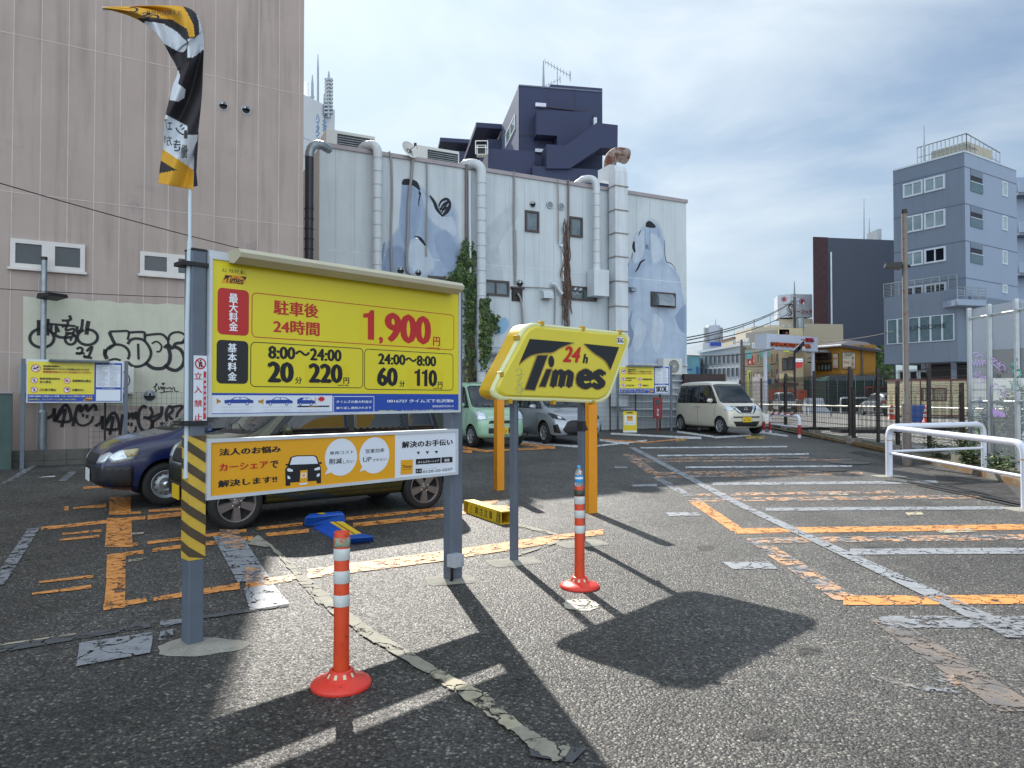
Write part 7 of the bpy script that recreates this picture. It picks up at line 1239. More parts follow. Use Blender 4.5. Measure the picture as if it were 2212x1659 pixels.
for a in ((9.55, 16.0, .3, .5, .4, 420, 'low weeds at the foot of the outer mesh fence'), (9.4, 14.6, .3, .45, .5, 700, 'yellow-flowered weeds below the left end of the transparent screen'), (10.0, 15.6, .3, .5, .9, 1300, 'leafy bush left of the transparent screen first post'), (9.98, 14.75, .3, .5, 1.25, 2400, 'leafy bush behind the first pane of the transparent screen'), (9.95, 14.15, .28, .4, 1.7, 3000, 'tall leafy bush behind the second pane of the transparent screen'), (10.1, 13.7, .3, .4, 2.1, 2400, 'tallest bush at the right edge of the picture'), (9.1, 13.4, .3, .5, .3, 500, 'sprawling weeds on the kerb before the screen')): bush(*a)
# ============================================================ the yard beyond
def gz2(u, v): return G2(u, v)
pr_ = thing('pipe_guardrail', 'long low white pipe rail across the gravel yard', 'guardrail', G2(1640, 903)); A_, B_ = G2(1640, 893), G2(2300, 925); k = MB(); k.tube([A_+Vector((0, 0, .75)), B_+Vector((0, 0, .75))], .05, M('rail_white', '#d6d3c8', r=.4, m=.2), 8); k.build('rail', pr_)
for i in range(9): q = A_.lerp(B_, (i+.4)/9); k = MB(); k.tube([q, q+Vector((0, 0, .75))], .04, galv, 8); k.build('post', pr_)
for (u, v, w, d_, lab) in ((1900, 928, 3.6, 1.0, 'long dark rubber mat on the gravel'), (1700, 914, 1.2, .5, 'small dark rubber mat near the fence end')):
    q = G2(u, v); k = MB(); k.box((q.x-w/2, q.y-d_/2, Z2-.1), (q.x+w/2, q.y+d_/2, Z2+.03), M('rubber_mat', '#1d1d1e', r=.85)); tag(k.build('rubber_mat'), lab, 'mat', 'rubber mats on the gravel')
cb = thing('site_cabin', 'cream prefabricated site cabin with dark red trim and one window', 'cabin', G2(2060, 903)); q0 = G2(1950, 903); CP = Plane((q0.x, q0.y), (q0.x+10, q0.y-1.2)); h = (903-826)/1535*q0.y+.1; CRM = M('cream_corrugated', '#c9bf9f', r=.6, var=.05); DRD = M('dark_red_trim', '#5b1f1e', r=.5); sE = CP.sz(2092, 850)[0]
k = MB(); k.pbox(CP, 0, Z2+.15, sE, Z2+h, -2.4, 0, CRM)
s = .06
while s < sE: k.pbox(CP, s, Z2+.2, s+.03, Z2+h-.1, 0, .02, CRM); s += .14
k.build('wall', cb); k = MB(); k.pbox(CP, -.1, Z2+h, sE+.1, Z2+h+.12, -2.5, .1, DRD); k.pbox(CP, -.02, Z2+.1, sE, Z2+.2, .0, .05, DRD)
for u in (1967, 1987, 2053): ss2 = CP.sz(u, 850)[0]; k.pbox(CP, ss2, Z2+.2, ss2+.06, Z2+h, .0, .05, DRD)
k.pbox(CP, sE-.08, Z2+.2, sE, Z2+h, 0, .05, DRD); k.build('trim', cb); window(CP, CP.sz(1990, 865)[0], CP.sz(1990, 866)[1], CP.sz(2045, 865)[0], CP.sz(1990, 838)[1], cb, DRD, M('curtained_glass', '#7b735f', r=.3, var=.35, vs=6), .07, n=2)
gp = thing('site_hoarding', 'row of pale grey hoarding panels right of the cream cabin', 'hoarding', CP.pt(sE, Z2)); k = MB(); PG = M('pale_hoarding', '#c3c2bc', r=.6, var=.06)
for i in range(6): k = MB(); k.pbox(CP, sE+.15+i*1.35, Z2, sE+1.42+i*1.35, Z2+h+.15, -.06, 0, PG); k.build('panel', gp)
for z in (.9, 1.8): k = MB(); k.pbox(CP, sE, Z2+z, sE+8.2, Z2+z+.07, .0, .05, galv); k.build('rail', gp)
def cone(u, v, h, label):
    q = G2(u, v); k = MB(); rt = thing('traffic_cone', label, 'traffic cone', q, 'traffic cones'); k.lathe(q, [(.2*h/.7, .03), (.15*h/.7, .05), (.09*h/.7, h*.5), (.03, h), (0, h)], M('cone_orange', '#c9452a', r=.5, var=.1), 16); k.box((q.x-.2, q.y-.2, q.z), (q.x+.2, q.y+.2, q.z+.03), MATS['cone_orange']); k.build('cone_body', rt)
    for z in (.35, .62): k = MB(); k.lathe(q, [(.105*(1.35-z)*h/.7*1.25, h*z), (.105*(1.22-z)*h/.7*1.25, h*(z+.13))], BW, 16); k.build('white_band', rt)
cone(1926, 907, .95, 'orange cone with white bands left of the rusty pole'); cone(2002, 914, .95, 'orange cone right of the blue crate stack')
q = G2(1979, 912); k = MB(); BCR2 = M('blue_crate', '#1d4fa0', r=.4, var=.15, vs=10)
for i in range(9): k.box((q.x-.45, q.y-.3, Z2+.1*i), (q.x+.45, q.y+.3, Z2+.1*i+.085), BCR2)
for i in range(9): k.box((q.x-.40, q.y-.26, Z2+.1*i+.08), (q.x+.40, q.y+.26, Z2+.1*i+.1), BCR2)
tag(k.build('barrier_base_stack'), 'stack of blue plastic bases between the two traffic cones', 'crate stack')
# red excavator
ex = thing('excavator', 'dark red mini excavator parked behind the mesh fence', 'excavator', G2(1905, 888)); q = G2(1905, 889); sc2 = q.y/1535; RED = M('excavator_red', '#8a1c22', r=.4, var=.15, vs=3, coat=.3); k = MB(); wx = 26*sc2
for s_ in (-1, 1): k.box((q.x-wx*.9, q.y+s_*.6-.2, Z2), (q.x+wx*.9, q.y+s_*.6+.2, Z2+.45), TYRE)
k.build('tracks', ex); k = MB(); k.hexa([Vector((q.x+a*wx, q.y+b, Z2+.5)) for a, b in ((-1,-.8),(1,-.8),(1,.8),(-1,.8))], [Vector((q.x+a*wx, q.y+b, Z2+1.35)) for a, b in ((-.9,-.75),(.95,-.75),(.95,.75),(-.9,.75))], RED); k.build('body', ex)
k = MB(); 
for a, b in ((-1,-.6),(.35,-.6),(-1,.6),(.35,.6)): k.bar((q.x+a*wx, q.y+b, Z2+1.35), (q.x+a*wx, q.y+b, Z2+2.3), .09, .09, RED)
k.box((q.x-1.05*wx, q.y-.7, Z2+2.3), (q.x+.45*wx, q.y+.7, Z2+2.4), RED); k.box((q.x-.9*wx, q.y-.57, Z2+1.35), (q.x+.3*wx, q.y+.57, Z2+2.25), dark_glass); k.build('cab', ex)
k = MB(); k.bar((q.x+wx*.9, q.y-.2, Z2+.9), (q.x+wx*1.7, q.y-.4, Z2+2.2), .2, .28, RED); k.bar((q.x+wx*1.7, q.y-.4, Z2+2.2), (q.x+wx*2.2, q.y-.5, Z2+1.0), .16, .2, RED); k.build('boom', ex)
# van and grey car beyond
WVAN = M('white_van_paint', '#c2c5c6', r=.3, var=.04, coat=.6)
fr_v = [('headlight',[(.42,.72),(.68,.76),(.70,.92),(.46,.88)],LENS,.010,True), ('bumper',[(-.66,.28),(.66,.28),(.68,.58),(-.68,.58)],TRIMB,.008,False)]
qv = G2(1709, 892); make_car('parked_van', 'white small van facing the camera beyond the mesh fence', (qv.x, qv.y+1.5, Z2), (-.15, -.99), ST_K(1.8), WVAN, (1.24, -1.24), 1.30, .28, .17, 'steel', M('silver_steel_wheel', '#8d9296'), win_k(1.8), wsk(1.8), fr_v, group='vehicles in the yard beyond', plate=(.48,PLATW,None,None,1), mirror=(.8,1.12))
qs = G2(1926, 900); st_s = [(-2.2,.4,.95,1.15,.70,.5),(-2.1,.3,1.02,1.42,.84,.60),(-1.7,.25,1.04,1.6,.9,.64),(-.8,.25,1.02,1.68,.91,.66),(.3,.25,1.0,1.64,.91,.65),(.7,.25,.99,1.4,.91,.66),(1.1,.25,.98,1.06,.91,.70),(1.7,.25,.94,1.02,.9,.7),(2.1,.3,.8,.86,.82,.6),(2.22,.4,.6,.66,.7,.5)]
make_car('parked_suv', 'silver grey off-roader seen from behind, left of the rusty pole', (qs.x+.3, qs.y+1.9, Z2), (.12, .99), st_s, SILV, (1.35, -1.35), 1.56, .36, .24, 'five', M('silver_wheel', '#9b9fa2'), [[(-1.8,1.1),(1.0,1.1),(.5,1.55),(-1.5,1.55)], [(-1.5,1.13),(.8,1.13),(.45,1.52),(-1.3,1.52)]], None, [], well=.42, group='vehicles in the yard beyond', plate=(.85,PLATW,None,None,-1), rear=[('rear_window',[(-.6,1.14),(.6,1.14),(.52,1.5),(-.52,1.5)],CGL,.008,False), ('tail_lamp',[(.5,.92),(.82,.92),(.80,1.10),(.52,1.08)],LENSR,.008,True), ('bumper',[(-.8,.3),(.8,.3),(.82,.6),(-.82,.6)],TRIMB,.006,False)])
cv = thing('covered_load', 'white sheet draped over a load beside the small van', 'sheeted load', G2(1766, 892)); q = G2(1766, 893); k = MB(); u_ = q.y/1535; k.add([(q.x-27*u_, q.y-.8, Z2), (q.x+22*u_, q.y-.9, Z2), (q.x+24*u_, q.y+1, Z2), (q.x-24*u_, q.y+1, Z2), (q.x-22*u_, q.y-.5, Z2+34*u_), (q.x+6*u_, q.y-.5, Z2+33*u_), (q.x+8*u_, q.y+.8, Z2+32*u_), (q.x-20*u_, q.y+.8, Z2+34*u_), (q.x+12*u_, q.y-.6, Z2+12*u_)], [(0, 1, 8, 5, 4), (1, 2, 6, 8), (8, 6, 5), (5, 6, 7, 4), (0, 4, 7, 3)], M('white_sheet', '#c3c9d2', r=.8, var=.1, bump=.5, bs=8)); k.build('sheet', cv)
# ============================================================ far buildings
def facade(name, label, cat, u0, u1, vt, Y0, vt1=None, depth=10, mat=None, z0=0.0, VP=None, group=None):
    """block whose front wall runs between two directions; its depth change follows from the roof line"""
    a = P(u0, vt, Y0); Y1 = Y0*(CV+30.5-vt)/(CV+30.5-vt1) if vt1 else Y0; b = P(u1, vt1 or vt, Y1); pl = Plane((a.x, a.y), (b.x, b.y)); ln = (Vector((b.x, b.y))-Vector((a.x, a.y))).length
    rt = thing(name, label, cat, (a.x, a.y, z0), group); k = MB(); vd = Vector((a.x, a.y)).normalized(); vd = Vector((vd.x*math.cos(.05)+vd.y*math.sin(.05), vd.y*math.cos(.05)-vd.x*math.sin(.05))); solid(k, a, pl.t, ln, vd, depth, z0, a.z, mat); k.build('wall', rt); return rt, pl, ln, a.z
def wins(rt, pl, rects, fm, gm, n=1, fw=.12, proud=.08):
    for (u0, v0, u1, v1) in rects:
        s0, z0 = pl.sz(u0, v0); s1, z1 = pl.sz(u1, v1); window(pl, s0, z0, s1, z1, rt, fm, gm, fw, n=n, proud=proud)
# grey block on the right
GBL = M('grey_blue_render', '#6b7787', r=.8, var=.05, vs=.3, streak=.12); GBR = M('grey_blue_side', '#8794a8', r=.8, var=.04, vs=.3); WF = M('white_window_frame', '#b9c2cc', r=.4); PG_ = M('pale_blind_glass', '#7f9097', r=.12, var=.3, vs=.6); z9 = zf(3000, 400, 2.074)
C = P(2083, 327, 55); GLp = Plane((C.x-.635*5, C.y+5), (C.x, C.y)); GRp = Plane((C.x, C.y), (C.x+1.585, C.y+1)); zt = C.z; sCl = 5*math.hypot(.635, 1); sl = GLp.sz(1929, 369)[0]; sr = GRp.sz(2195, 368)[0]
rt = thing('grey_office_block', 'grey-blue office block with window bands, open stair bays and lettered bay window', 'building', (C.x, C.y, 0))
q = GLp.pt(sl, 0); k = MB(); va = [GLp.pt(sl, 0), GLp.pt(sCl, 0), GRp.pt(sr, 0)]; vb = va[0]+(va[2]-va[1]); q4 = [va[0], va[1], va[2], vb]; z_l = 5.2
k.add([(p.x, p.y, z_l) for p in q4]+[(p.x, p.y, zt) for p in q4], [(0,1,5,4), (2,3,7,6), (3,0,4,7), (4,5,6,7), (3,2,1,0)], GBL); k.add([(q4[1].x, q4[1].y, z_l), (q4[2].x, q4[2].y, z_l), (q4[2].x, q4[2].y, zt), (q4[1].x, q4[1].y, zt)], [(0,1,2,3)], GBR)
JNT = M('render_joint', '#566070', r=.9)
for i in range(5): zq_ = zt-1.2-i*2.9; k.pbox(GLp, sl, zq_, sCl, zq_+.05, 0, .02, JNT); k.pbox(GRp, 0, zq_, sr, zq_+.05, 0, .02, JNT)
k.pbox(GLp, sl, zt-.05, sCl, zt+.08, -.3, .06, WF); k.pbox(GRp, 0, zt-.05, sr, zt+.08, -.3, .06, WF); k.build('wall', rt)
for i, (yb, yt) in enumerate(((778,665), (1066,955-22), (1338,1222), (1610,1500))):
    s0, z0 = GLp.sz(*z9(1097, yb)); s1 = GLp.sz(*z9(1435, 600))[0]; z1 = GLp.sz(*z9(1095, yt))[1]
    gm = PG_ if i < 2 else dark_glass; mid = (s0+s1)/2; window(GLp, s0, z0, mid-.05, z1, rt, WF, PG_ if i < 3 else dark_glass, .13, n=2, proud=.1); window(GLp, mid+.05, z0, s1, z1, rt, WF, gm, .13, n=2, proud=.1)
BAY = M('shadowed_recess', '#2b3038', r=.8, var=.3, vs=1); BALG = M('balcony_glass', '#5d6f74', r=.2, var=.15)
for (y0, y1) in ((745,572), (1032,862), (1325,1148)):
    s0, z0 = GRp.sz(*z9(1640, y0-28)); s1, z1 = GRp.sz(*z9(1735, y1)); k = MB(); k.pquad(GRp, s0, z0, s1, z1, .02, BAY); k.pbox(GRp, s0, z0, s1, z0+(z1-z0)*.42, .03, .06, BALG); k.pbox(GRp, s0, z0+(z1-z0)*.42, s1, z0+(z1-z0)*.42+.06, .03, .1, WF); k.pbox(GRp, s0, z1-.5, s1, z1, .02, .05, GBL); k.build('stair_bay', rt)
for (y0, y1) in ((768,648), (1045,925), (1322,1205), (1555,1480)): s0, z0 = GRp.sz(*z9(1897, y0-12)); s1, z1 = GRp.sz(*z9(1935, y1)); window(GRp, s0, z0, s1, z1, rt, WF, M('frost_window', '#98a7a8'), .12, proud=.06)
zA7 = zf(3200, 1100, 1.65875); LB = GLp.shifted(1.3); s0, z1 = LB.sz(1909, 643); s1 = LB.sz(2067, 600)[0]; z0 = LB.sz(1909, 787)[1]
k = MB(); k.pbox(LB, s0, z0, s1, z1, -9, 0, GBL); k.build('lower_block', rt)
a, b = LB.sz(*zA7(442, 408)), LB.sz(*zA7(875, 208)); zt_ = LB.sz(*zA7(442, 248))[1]
for i in range(6): w = (b[0]-a[0])/6; window(LB, a[0]+w*i, a[1], a[0]+w*(i+1), zt_, rt, WF, M('bay_glass', '#5d7078', r=.1, var=.2), .06, proud=.08)
k = MB(); k.near = False; k.pxtext(LB, 'UNSOME', *zA7(598, 318), *zA7(832, 270), .2, M('dark_letter', '#20262c'), .0); k.build('lettering', rt)
k = MB()
for i in range(4): pass
lb2 = [LB.pt(s0, z1, 0), LB.pt(s1, z1, 0)]; k.tube([p+Vector((0, 0, 1.1)) for p in lb2], .04, galv, 6)
for i in range(10): q = lb2[0].lerp(lb2[1], i/9); k.tube([q, q+Vector((0, 0, 1.1))], .03, galv, 5)
for j in range(8): k.tube([p+Vector((0, 0, .12*j+.1)) for p in lb2], .012, galv, 4)
k.build('roof_railing', rt)
for (x0, y0, x1, y1, yb) in ((1535,1640,1770,1600,1500), ):
    a, b = P(*z9(x0, y0), C.y-1.6), P(*z9(x1, y0), C.y-1.0); k = MB(); solid(k, (a.x, a.y), (b.x-a.x, b.y-a.y), (b-a).length, (0, 1), 2.5, a.z, a.z+.45, GBR); k.build('balcony', rt)
    k = MB(); 
    for z in (.7, .9, 1.1, 1.35): k.tube([(a.x, a.y, a.z+z), (b.x, b.y, a.z+z)], .03, galv, 5)
    for t in (0, .25, .5, .75, 1): q = a.lerp(b, t); k.tube([(q.x, q.y, a.z+.4), (q.x, q.y, a.z+1.35)], .03, galv, 5)
    k.build('balcony_railing', rt)
k = MB(); s1_, z1_ = GRp.sz(2212, 640); k.pbox(GRp, .3, 0, 24, GRp.sz(2100, 640)[1], 0, .3, GBL); k.build('side_wing', rt)
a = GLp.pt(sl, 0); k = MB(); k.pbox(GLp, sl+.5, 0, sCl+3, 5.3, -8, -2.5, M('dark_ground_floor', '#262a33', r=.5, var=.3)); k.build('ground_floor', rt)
for u in (1935, 1975, 2040): s = LB.sz(u, 800)[0]; k = MB(); k.pbox(LB, s-.15, 0, s+.15, z0, -1.6, -1.3, GBR); k.build('pillar', rt)
wins(rt, LB.shifted(-1.2), ((1942,826,1962,800),(1964,826,1984,800),(1986,826,2010,800)), WF, dark_glass)
k = MB(); 
def rail(pts, h, n):
    for a, b in zip(pts[:-1], pts[1:]):
        k.tube([a+Vector((0,0,h)), b+Vector((0,0,h))], .05, galv, 5); k.tube([a+Vector((0,0,h*.5)), b+Vector((0,0,h*.5))], .03, galv, 5)
        for i in range(n+1): q = a.lerp(b, i/n); k.tube([q, q+Vector((0, 0, h))], .035, galv, 5)
rail([GLp.pt(sl+1.5, zt, -1), GLp.pt(sCl-.3, zt, -1)], 1.7, 12); rail([GLp.pt(sCl-.3, zt, -1), GRp.pt(sr-.5, zt, -1)], 1.7, 8); k.build('roof_railing', rt)
k = MB(); a = GLp.pt(sCl-3.3, zt, -1.6); solid(k, a, GLp.t, 2.8, -GLp.n, 4, zt-.2, zt+1.25, M('cream_penthouse', '#a39f8e', r=.8)); k.build('penthouse', rt)
rod(1996, 362, 272, 58, .09, 'lightning rod on the grey office block roof')
rt, pl, ln, zz = facade('dark_brick_block', 'dark slate building with a dark brick end strip behind the grey block', 'building', 1756, 1932, 512, 92, 519, 12, M('slate_cladding', '#373e4c', r=.7, var=.05, vs=.3), VP=1)
s1 = pl.sz(1788, 600)[0]; k = MB(); DB = M('dark_brick', '#3a2328', r=.85, var=.3, vs=2); k.pbox(pl, -.02, 0, s1, zz+.02, 0, .08, DB)
z = .3
while z < zz: k.pbox(pl, 0, z, s1, z+.03, .08, .09, M('brick_joint', '#231a1c')); z += .3
k.build('brick_strip', rt); k = MB(); s2 = pl.sz(1794, 600)[0]; k.tube([pl.pt(s2, 0, .15), pl.pt(s2, pl.sz(1794, 545)[1], .15)], .12, WF, 8); k.build('downpipe', rt)
q0, q1_ = P(*z9(690, 1080), 97), P(*z9(920, 1080), 97); k = MB(); k.box((q0.x+3.4, 97, zz-1), (q1_.x, 100, P(*z9(800, 1025), 97).z), galv); tag(k.build('roof_plant'), 'pale grey rooftop plant box on the dark brick building', 'roof plant')
rod(*(z9(778, 1100)[0], z9(778, 1100)[1], z9(778, 775)[1]), 96, .09, 'taller rod on the dark brick building roof'); rod(*(z9(820, 1040)[0], z9(820, 1040)[1], z9(820, 935)[1]), 97, .07, 'shorter rod on the dark brick building roof')
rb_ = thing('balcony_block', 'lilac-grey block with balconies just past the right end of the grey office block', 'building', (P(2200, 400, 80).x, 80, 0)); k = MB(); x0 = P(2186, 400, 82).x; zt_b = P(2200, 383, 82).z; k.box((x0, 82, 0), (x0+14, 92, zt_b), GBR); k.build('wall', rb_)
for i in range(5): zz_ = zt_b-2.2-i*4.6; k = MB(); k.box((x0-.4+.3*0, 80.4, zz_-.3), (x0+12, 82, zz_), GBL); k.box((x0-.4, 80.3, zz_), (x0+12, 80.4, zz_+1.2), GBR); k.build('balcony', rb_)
# supermarket billboard tower
BE = M('beige_render', '#a39a86', r=.85, var=.05, vs=.3); BE2 = M('pale_beige_render', '#b5ad9c', r=.85, var=.05, vs=.3); BB = M('billboard_white', '#b8bdc6', r=.5, var=.02); PK = M('sign_crimson', '#a0243a', r=.5, var=.02)
bt_ = thing('billboard_tower', 'white rooftop billboard cube with crimson circle emblem and lettering', 'billboard', P(1708, 690, 96)); bc = P(1708, 635, 96); BR_ = Plane((bc.x, bc.y), (bc.x+1, bc.y+.12)); BL_ = Plane((bc.x-1, bc.y+.9), (bc.x, bc.y)); zb = P(1708, 685, 96).z; s1 = BR_.sz(1754.7, 660)[0]; sl = BL_.sz(1679.7, 660)[0]; sc0 = math.hypot(1, .9)
k = MB(); pa = [BL_.pt(sl, 0), BR_.pt(0, 0), BR_.pt(s1, 0), BR_.pt(s1, 0, -4)]; pa.append(BL_.pt(sl, 0)+Vector((1, 4, 0))); k.add([(p.x, p.y, zb) for p in pa]+[(p.x, p.y, bc.z) for p in pa], [(i, (i+1)%5, (i+1)%5+5, i+5) for i in range(5)]+[(4,3,2,1,0), (5,6,7,8,9)], BB); k.build('board', bt_)
k = MB(); k.near = False; z4b = zf(2600, 700, 2.7657)
for pl, cx, cy, r_ in ((BR_, 1474, 1325, 26), (BL_, 1280, 1297, 22)): s, z = pl.sz(*z4b(cx, cy)); s2 = pl.sz(*z4b(cx+r_, cy))[0]; k.circle(pl, s, z, (s2-s)*.72, .08, PK, 20, (s2-s)*.8); k.ring(pl, s, z, (s2-s)*1.15, (s2-s)*.2, .08, PK, 24)
k.pxtext(BR_, 'ピーコック', *z4b(1372, 1455), *z4b(1578, 1408), .12, PK, .04); k.pxtext(BL_, 'ピーコック', *z4b(1222, 1368), *z4b(1338, 1338), .12, M('faded_crimson', '#a77a88'), .0); k.build('lettering', bt_)
rod(*(z4b(1391, 1240)[0], z4b(1391, 1240)[1], z4b(1391, 1100)[1]), 96, .12, 'lightning rod on the billboard cube')
rt, pl, ln, zz = facade('beige_tower', 'beige stair tower carrying the white billboard cube', 'building', 1683, 1755, 690, 97, 688, 12, BE2)
rt, pl, ln, zz = facade('beige_building', 'wide blank beige building below the billboard, left of the dark slate one', 'building', 1733, 1821, 699, 84, 700.5, 14, BE)
k = MB(); k.box((P(1733, 699, 84).x-6, 84.1, 0), (P(1733, 699, 84).x, 90, zz-.4), BE2); k.build('wall', rt)
rt, pl, ln, zz = facade('shop_building', 'cream shop building with tall windows and a bookshop fascia sign', 'building', 1682, 1734, 709, 70, 709, 9, M('cream_render', '#b8a988', r=.8, var=.05, vs=.4)); zd = lambda x, y: (x/10+1592.6, y/10+663.6)
wins(rt, pl, ((*zd(970,1370), *zd(1085,1100)), (*zd(1095,1365), *zd(1210,1075))), BRF, M('bay_glass', '#5d7078'), 2, .12)
k = MB(); k.near = False; k.pbox(pl, *pl.sz(*zd(910, 1630)), *pl.sz(*zd(1225, 1420)), .05, .2, M('sign_cream', '#c9c08e')); k.pxtext(pl, '大臣本店', *zd(1010, 1590), *zd(1225, 1490), .28, M('dark_sign_ink', '#3a3b34'), .02); k.pxtext(pl, '質 · 買取', *zd(1110, 1450), *zd(1215, 1410), .28, M('pink_sign', '#c77a72'), .01); s, z = pl.sz(*zd(958, 1520)); k.ring(pl, s, z, .55, .12, .23, M('mauve_emblem', '#9a8a98'), 20); k.build('shop_sign', rt)
k = MB(); k.near = False; k.pbox(pl, *pl.sz(*zd(905, 590)), *pl.sz(*zd(1122, 480)), -.3, .0, M('sign_cream', '#c9c08e')); k.pxtext(pl, '質', *zd(965, 585), *zd(1008, 520), .1, ink, .0); k.pxtext(pl, '買取', *zd(1030, 580), *zd(1085, 535), .1, M('pink_sign', '#c77a72'), .0); k.build('roof_sign', rt)
k = MB(); k.pbox(pl, *pl.sz(*zd(905, 1690)), *pl.sz(*zd(1240, 1640)), 0, 1.0, DRD); k.build('awning', rt)
# turquoise-panelled block
TQ = M('turquoise_panel', '#5fa3ae', r=.6, var=.04); CON = M('pale_concrete', '#a29d92', r=.85, var=.08, vs=.6)
rt, pl, ln, zz = facade('turquoise_block', 'pale concrete block with turquoise panels beside the lettered gateway', 'building', 1609, 1689, 756, 76, 756, 9, CON)
rr = [(1633,787,1641,762), (1663,785,1671,761.5), (1674,785,1682,761), (1633,820,1641,800), (1644,820,1651,800), (1624,787,1631,768), (1663,819,1671,795), (1674,819,1682,794), (1614,822,1622,802), (1624,820,1631,800), (1643,786,1650,773)]
wins(rt, pl, rr, CON, dark_glass, 1, .15)
k = MB()
for (a, b, c_, d_) in ((1610.5,776,1621,759), (1641,773,1650,756.5), (1682,770,1689,757), (1682,802,1689,785), (1657,803,1661,787), (1657,772,1661,756.5)): k.pxq(pl, a, b, c_, d_, .3, TQ)
k.build('turquoise_panel', rt); k = MB(); k.near = False; k.pxq(pl, 1615, 788, 1622, 776, .1, REDB); k.pxtext(pl, '本', 1616, 787, 1621, 778, .2, wprint, .03); k.pxq(pl, 1624.5, 787, 1630, 768.5, .12, REDB)
for i, ch in enumerate('貸会議室'): k.pxtext(pl, ch, 1626, 773+i*4, 1629, 769.5+i*4, .2, wprint, 0)
k.pxq(pl, 1658, 829, 1664, 818, .1, M('blue_shop_sign', '#2d7bb3')); k.pxq(pl, 1666, 829, 1672, 819, .1, white); k.pxq(pl, 1674, 827, 1680, 817, .1, PK); k.build('shop_sign', rt)
rt, pl, ln, zz = facade('upper_concrete_block', 'pale set-back upper storeys above the turquoise-panelled block', 'building', 1611, 1684, 719, 84, 712, 8, CON)
wins(rt, pl, ((1625,753,1631,740),(1632,752,1639,739),(1612,738,1618,730)), white, M('green_pale_glass', '#8fa4a0'), 1, .15)
k = MB(); k.box((P(1630, 700, 86).x, 86, 0), (P(1652, 700, 86).x, 90, P(1640, 705, 86).z), CON); tag(k.build('concrete_block'), 'small grey roof house behind the upper concrete block', 'building')
k = MB(); k.box((P(1656, 700, 88).x, 88, 0), (P(1684, 700, 88).x, 95, P(1660, 702, 88).z), BE2); tag(k.build('cream_block'), 'cream block left of the billboard tower', 'building')
# long white office row
WH = M('white_office', '#b9c0c8', r=.7, var=.05, vs=.4)
rt, pl, ln, zz = facade('white_office_row', 'long white two-storey-windowed office building behind the beige car', 'building', 1511, 1611, 763, 95, 746, 10, WH)
for i in range(10):
    a = 1514+i*9.6; t = (a-1511)/100; wins(rt, pl, ((a, 788-t*4, a+5.8, 771-t*10), (a, 815-t*2, a+5.8, 797-t*5)), M('office_mullion', '#8f979f'), dark_glass, 2, .06, .1)
k = MB(); s0 = pl.sz(1511, 770)[0]; k.pbox(pl, 0, zz, ln, zz+.3, -.5, .3, WH); k.build('roof_edge', rt)
rt, pl, ln, zz = facade('blue_clad_building', 'low building with blue signboards beside the mural wall corner', 'building', 1484, 1511, 770, 88, 769, 8, M('teal_glass_clad', '#5b8a98', r=.3, var=.2, vs=1)); k = MB(); k.near = False; k.pxq(pl, 1505, 812, 1509, 792, .1, BLUE_P); k.pxq(pl, 1485, 800, 1496, 797, .1, BLUE_P); k.build('signboard', rt)
wtw = thing('water_tower', 'grey drum water tower behind the white office row', 'water tower', P(1541, 760, 125)); q = P(1541, 760, 125); rr_ = 14*125/1535; k = MB(); k.lathe((q.x, q.y, 0), [(rr_*.9, 0), (rr_*.9, P(1541, 728, 125).z), (rr_*1.06, P(1541, 727, 125).z), (rr_*1.06, P(1541, 704, 125).z), (0, P(1541, 701, 125).z)], M('tower_grey', '#a5adb8', r=.6, var=.08), 20); k.build('drum', wtw)
for a in (-1.1, 1.1): k = MB(); k.box((q.x+rr_*a-.3, q.y-.5, P(1541, 745, 125).z), (q.x+rr_*a+.3, q.y+.5, P(1541, 708, 125).z), galv); k.build('antenna', wtw)
k = MB(); k.box((P(1518, 740, 120).x, 120, 0), (P(1570, 740, 120).x, 130, P(1541, 741, 120).z), WH); k.box((P(1535, 740, 119).x, 119, P(1541, 747, 119).z), (P(1570, 740, 119).x, 119.5, P(1541, 739, 119).z), BLUE_P); tag(k.build('white_block'), 'white block with blue roof band below the water tower', 'building')
k = MB(); k.box((P(1583, 740, 110).x, 110, 0), (P(1609, 740, 110).x, 116, P(1590, 731, 110).z), BE2); k.box((P(1582, 740, 109.8).x, 109.8, P(1590, 731, 110).z), (P(1610, 740, 109.8).x, 116, P(1590, 728, 110).z), M('brown_roof_edge', '#6f4438')); tag(k.build('brown_topped_block'), 'beige block with brown roof edge behind the white office row', 'building')
yagi(P(1664, 705, 88), 2.5, .2, 'small aerial on the cream block', .9); yagi(P(1586, 733, 110), 3, .3, 'small aerial above the brown-topped block', 1.0); rod(1546, 735, 690, 124, .12, 'thin rod beside the water tower'); rod(1629, 710, 688, 86, .08, 'thin rod on the small grey roof house')
# yellow building
YB = M('ochre_render', '#a9792c', r=.8, var=.08, vs=.5); zy = zf(3000, 1250, 4.148); RFM = M('dark_tile_roof', '#45434a', r=.6, var=.15)
a = P(*zy(1180, 400), 74); yl = thing('ochre_building', 'ochre two-storey restaurant building with dark tiled roof and menu boards', 'building', (a.x, a.y, 0)); YR = Plane((a.x, a.y), (a.x+1, a.y+.02)); YLf = Plane((a.x-.55, a.y+1), (a.x, a.y)); zt = a.z; s1 = YR.sz(*zy(1740, 460))[0]; L1_ = math.hypot(.55, 1); sl = YLf.sz(1760, 760)[0]
k = MB(); pa = [YLf.pt(sl, 0), YR.pt(0, 0), YR.pt(s1, 0), YR.pt(s1, 0, -9)]; k.add([(p.x, p.y, 0) for p in pa]+[(p.x, p.y, zt) for p in pa], [(i, (i+1)%4, (i+1)%4+4, i+4) for i in range(4)]+[(4,5,6,7)], YB); k.build('wall', yl)
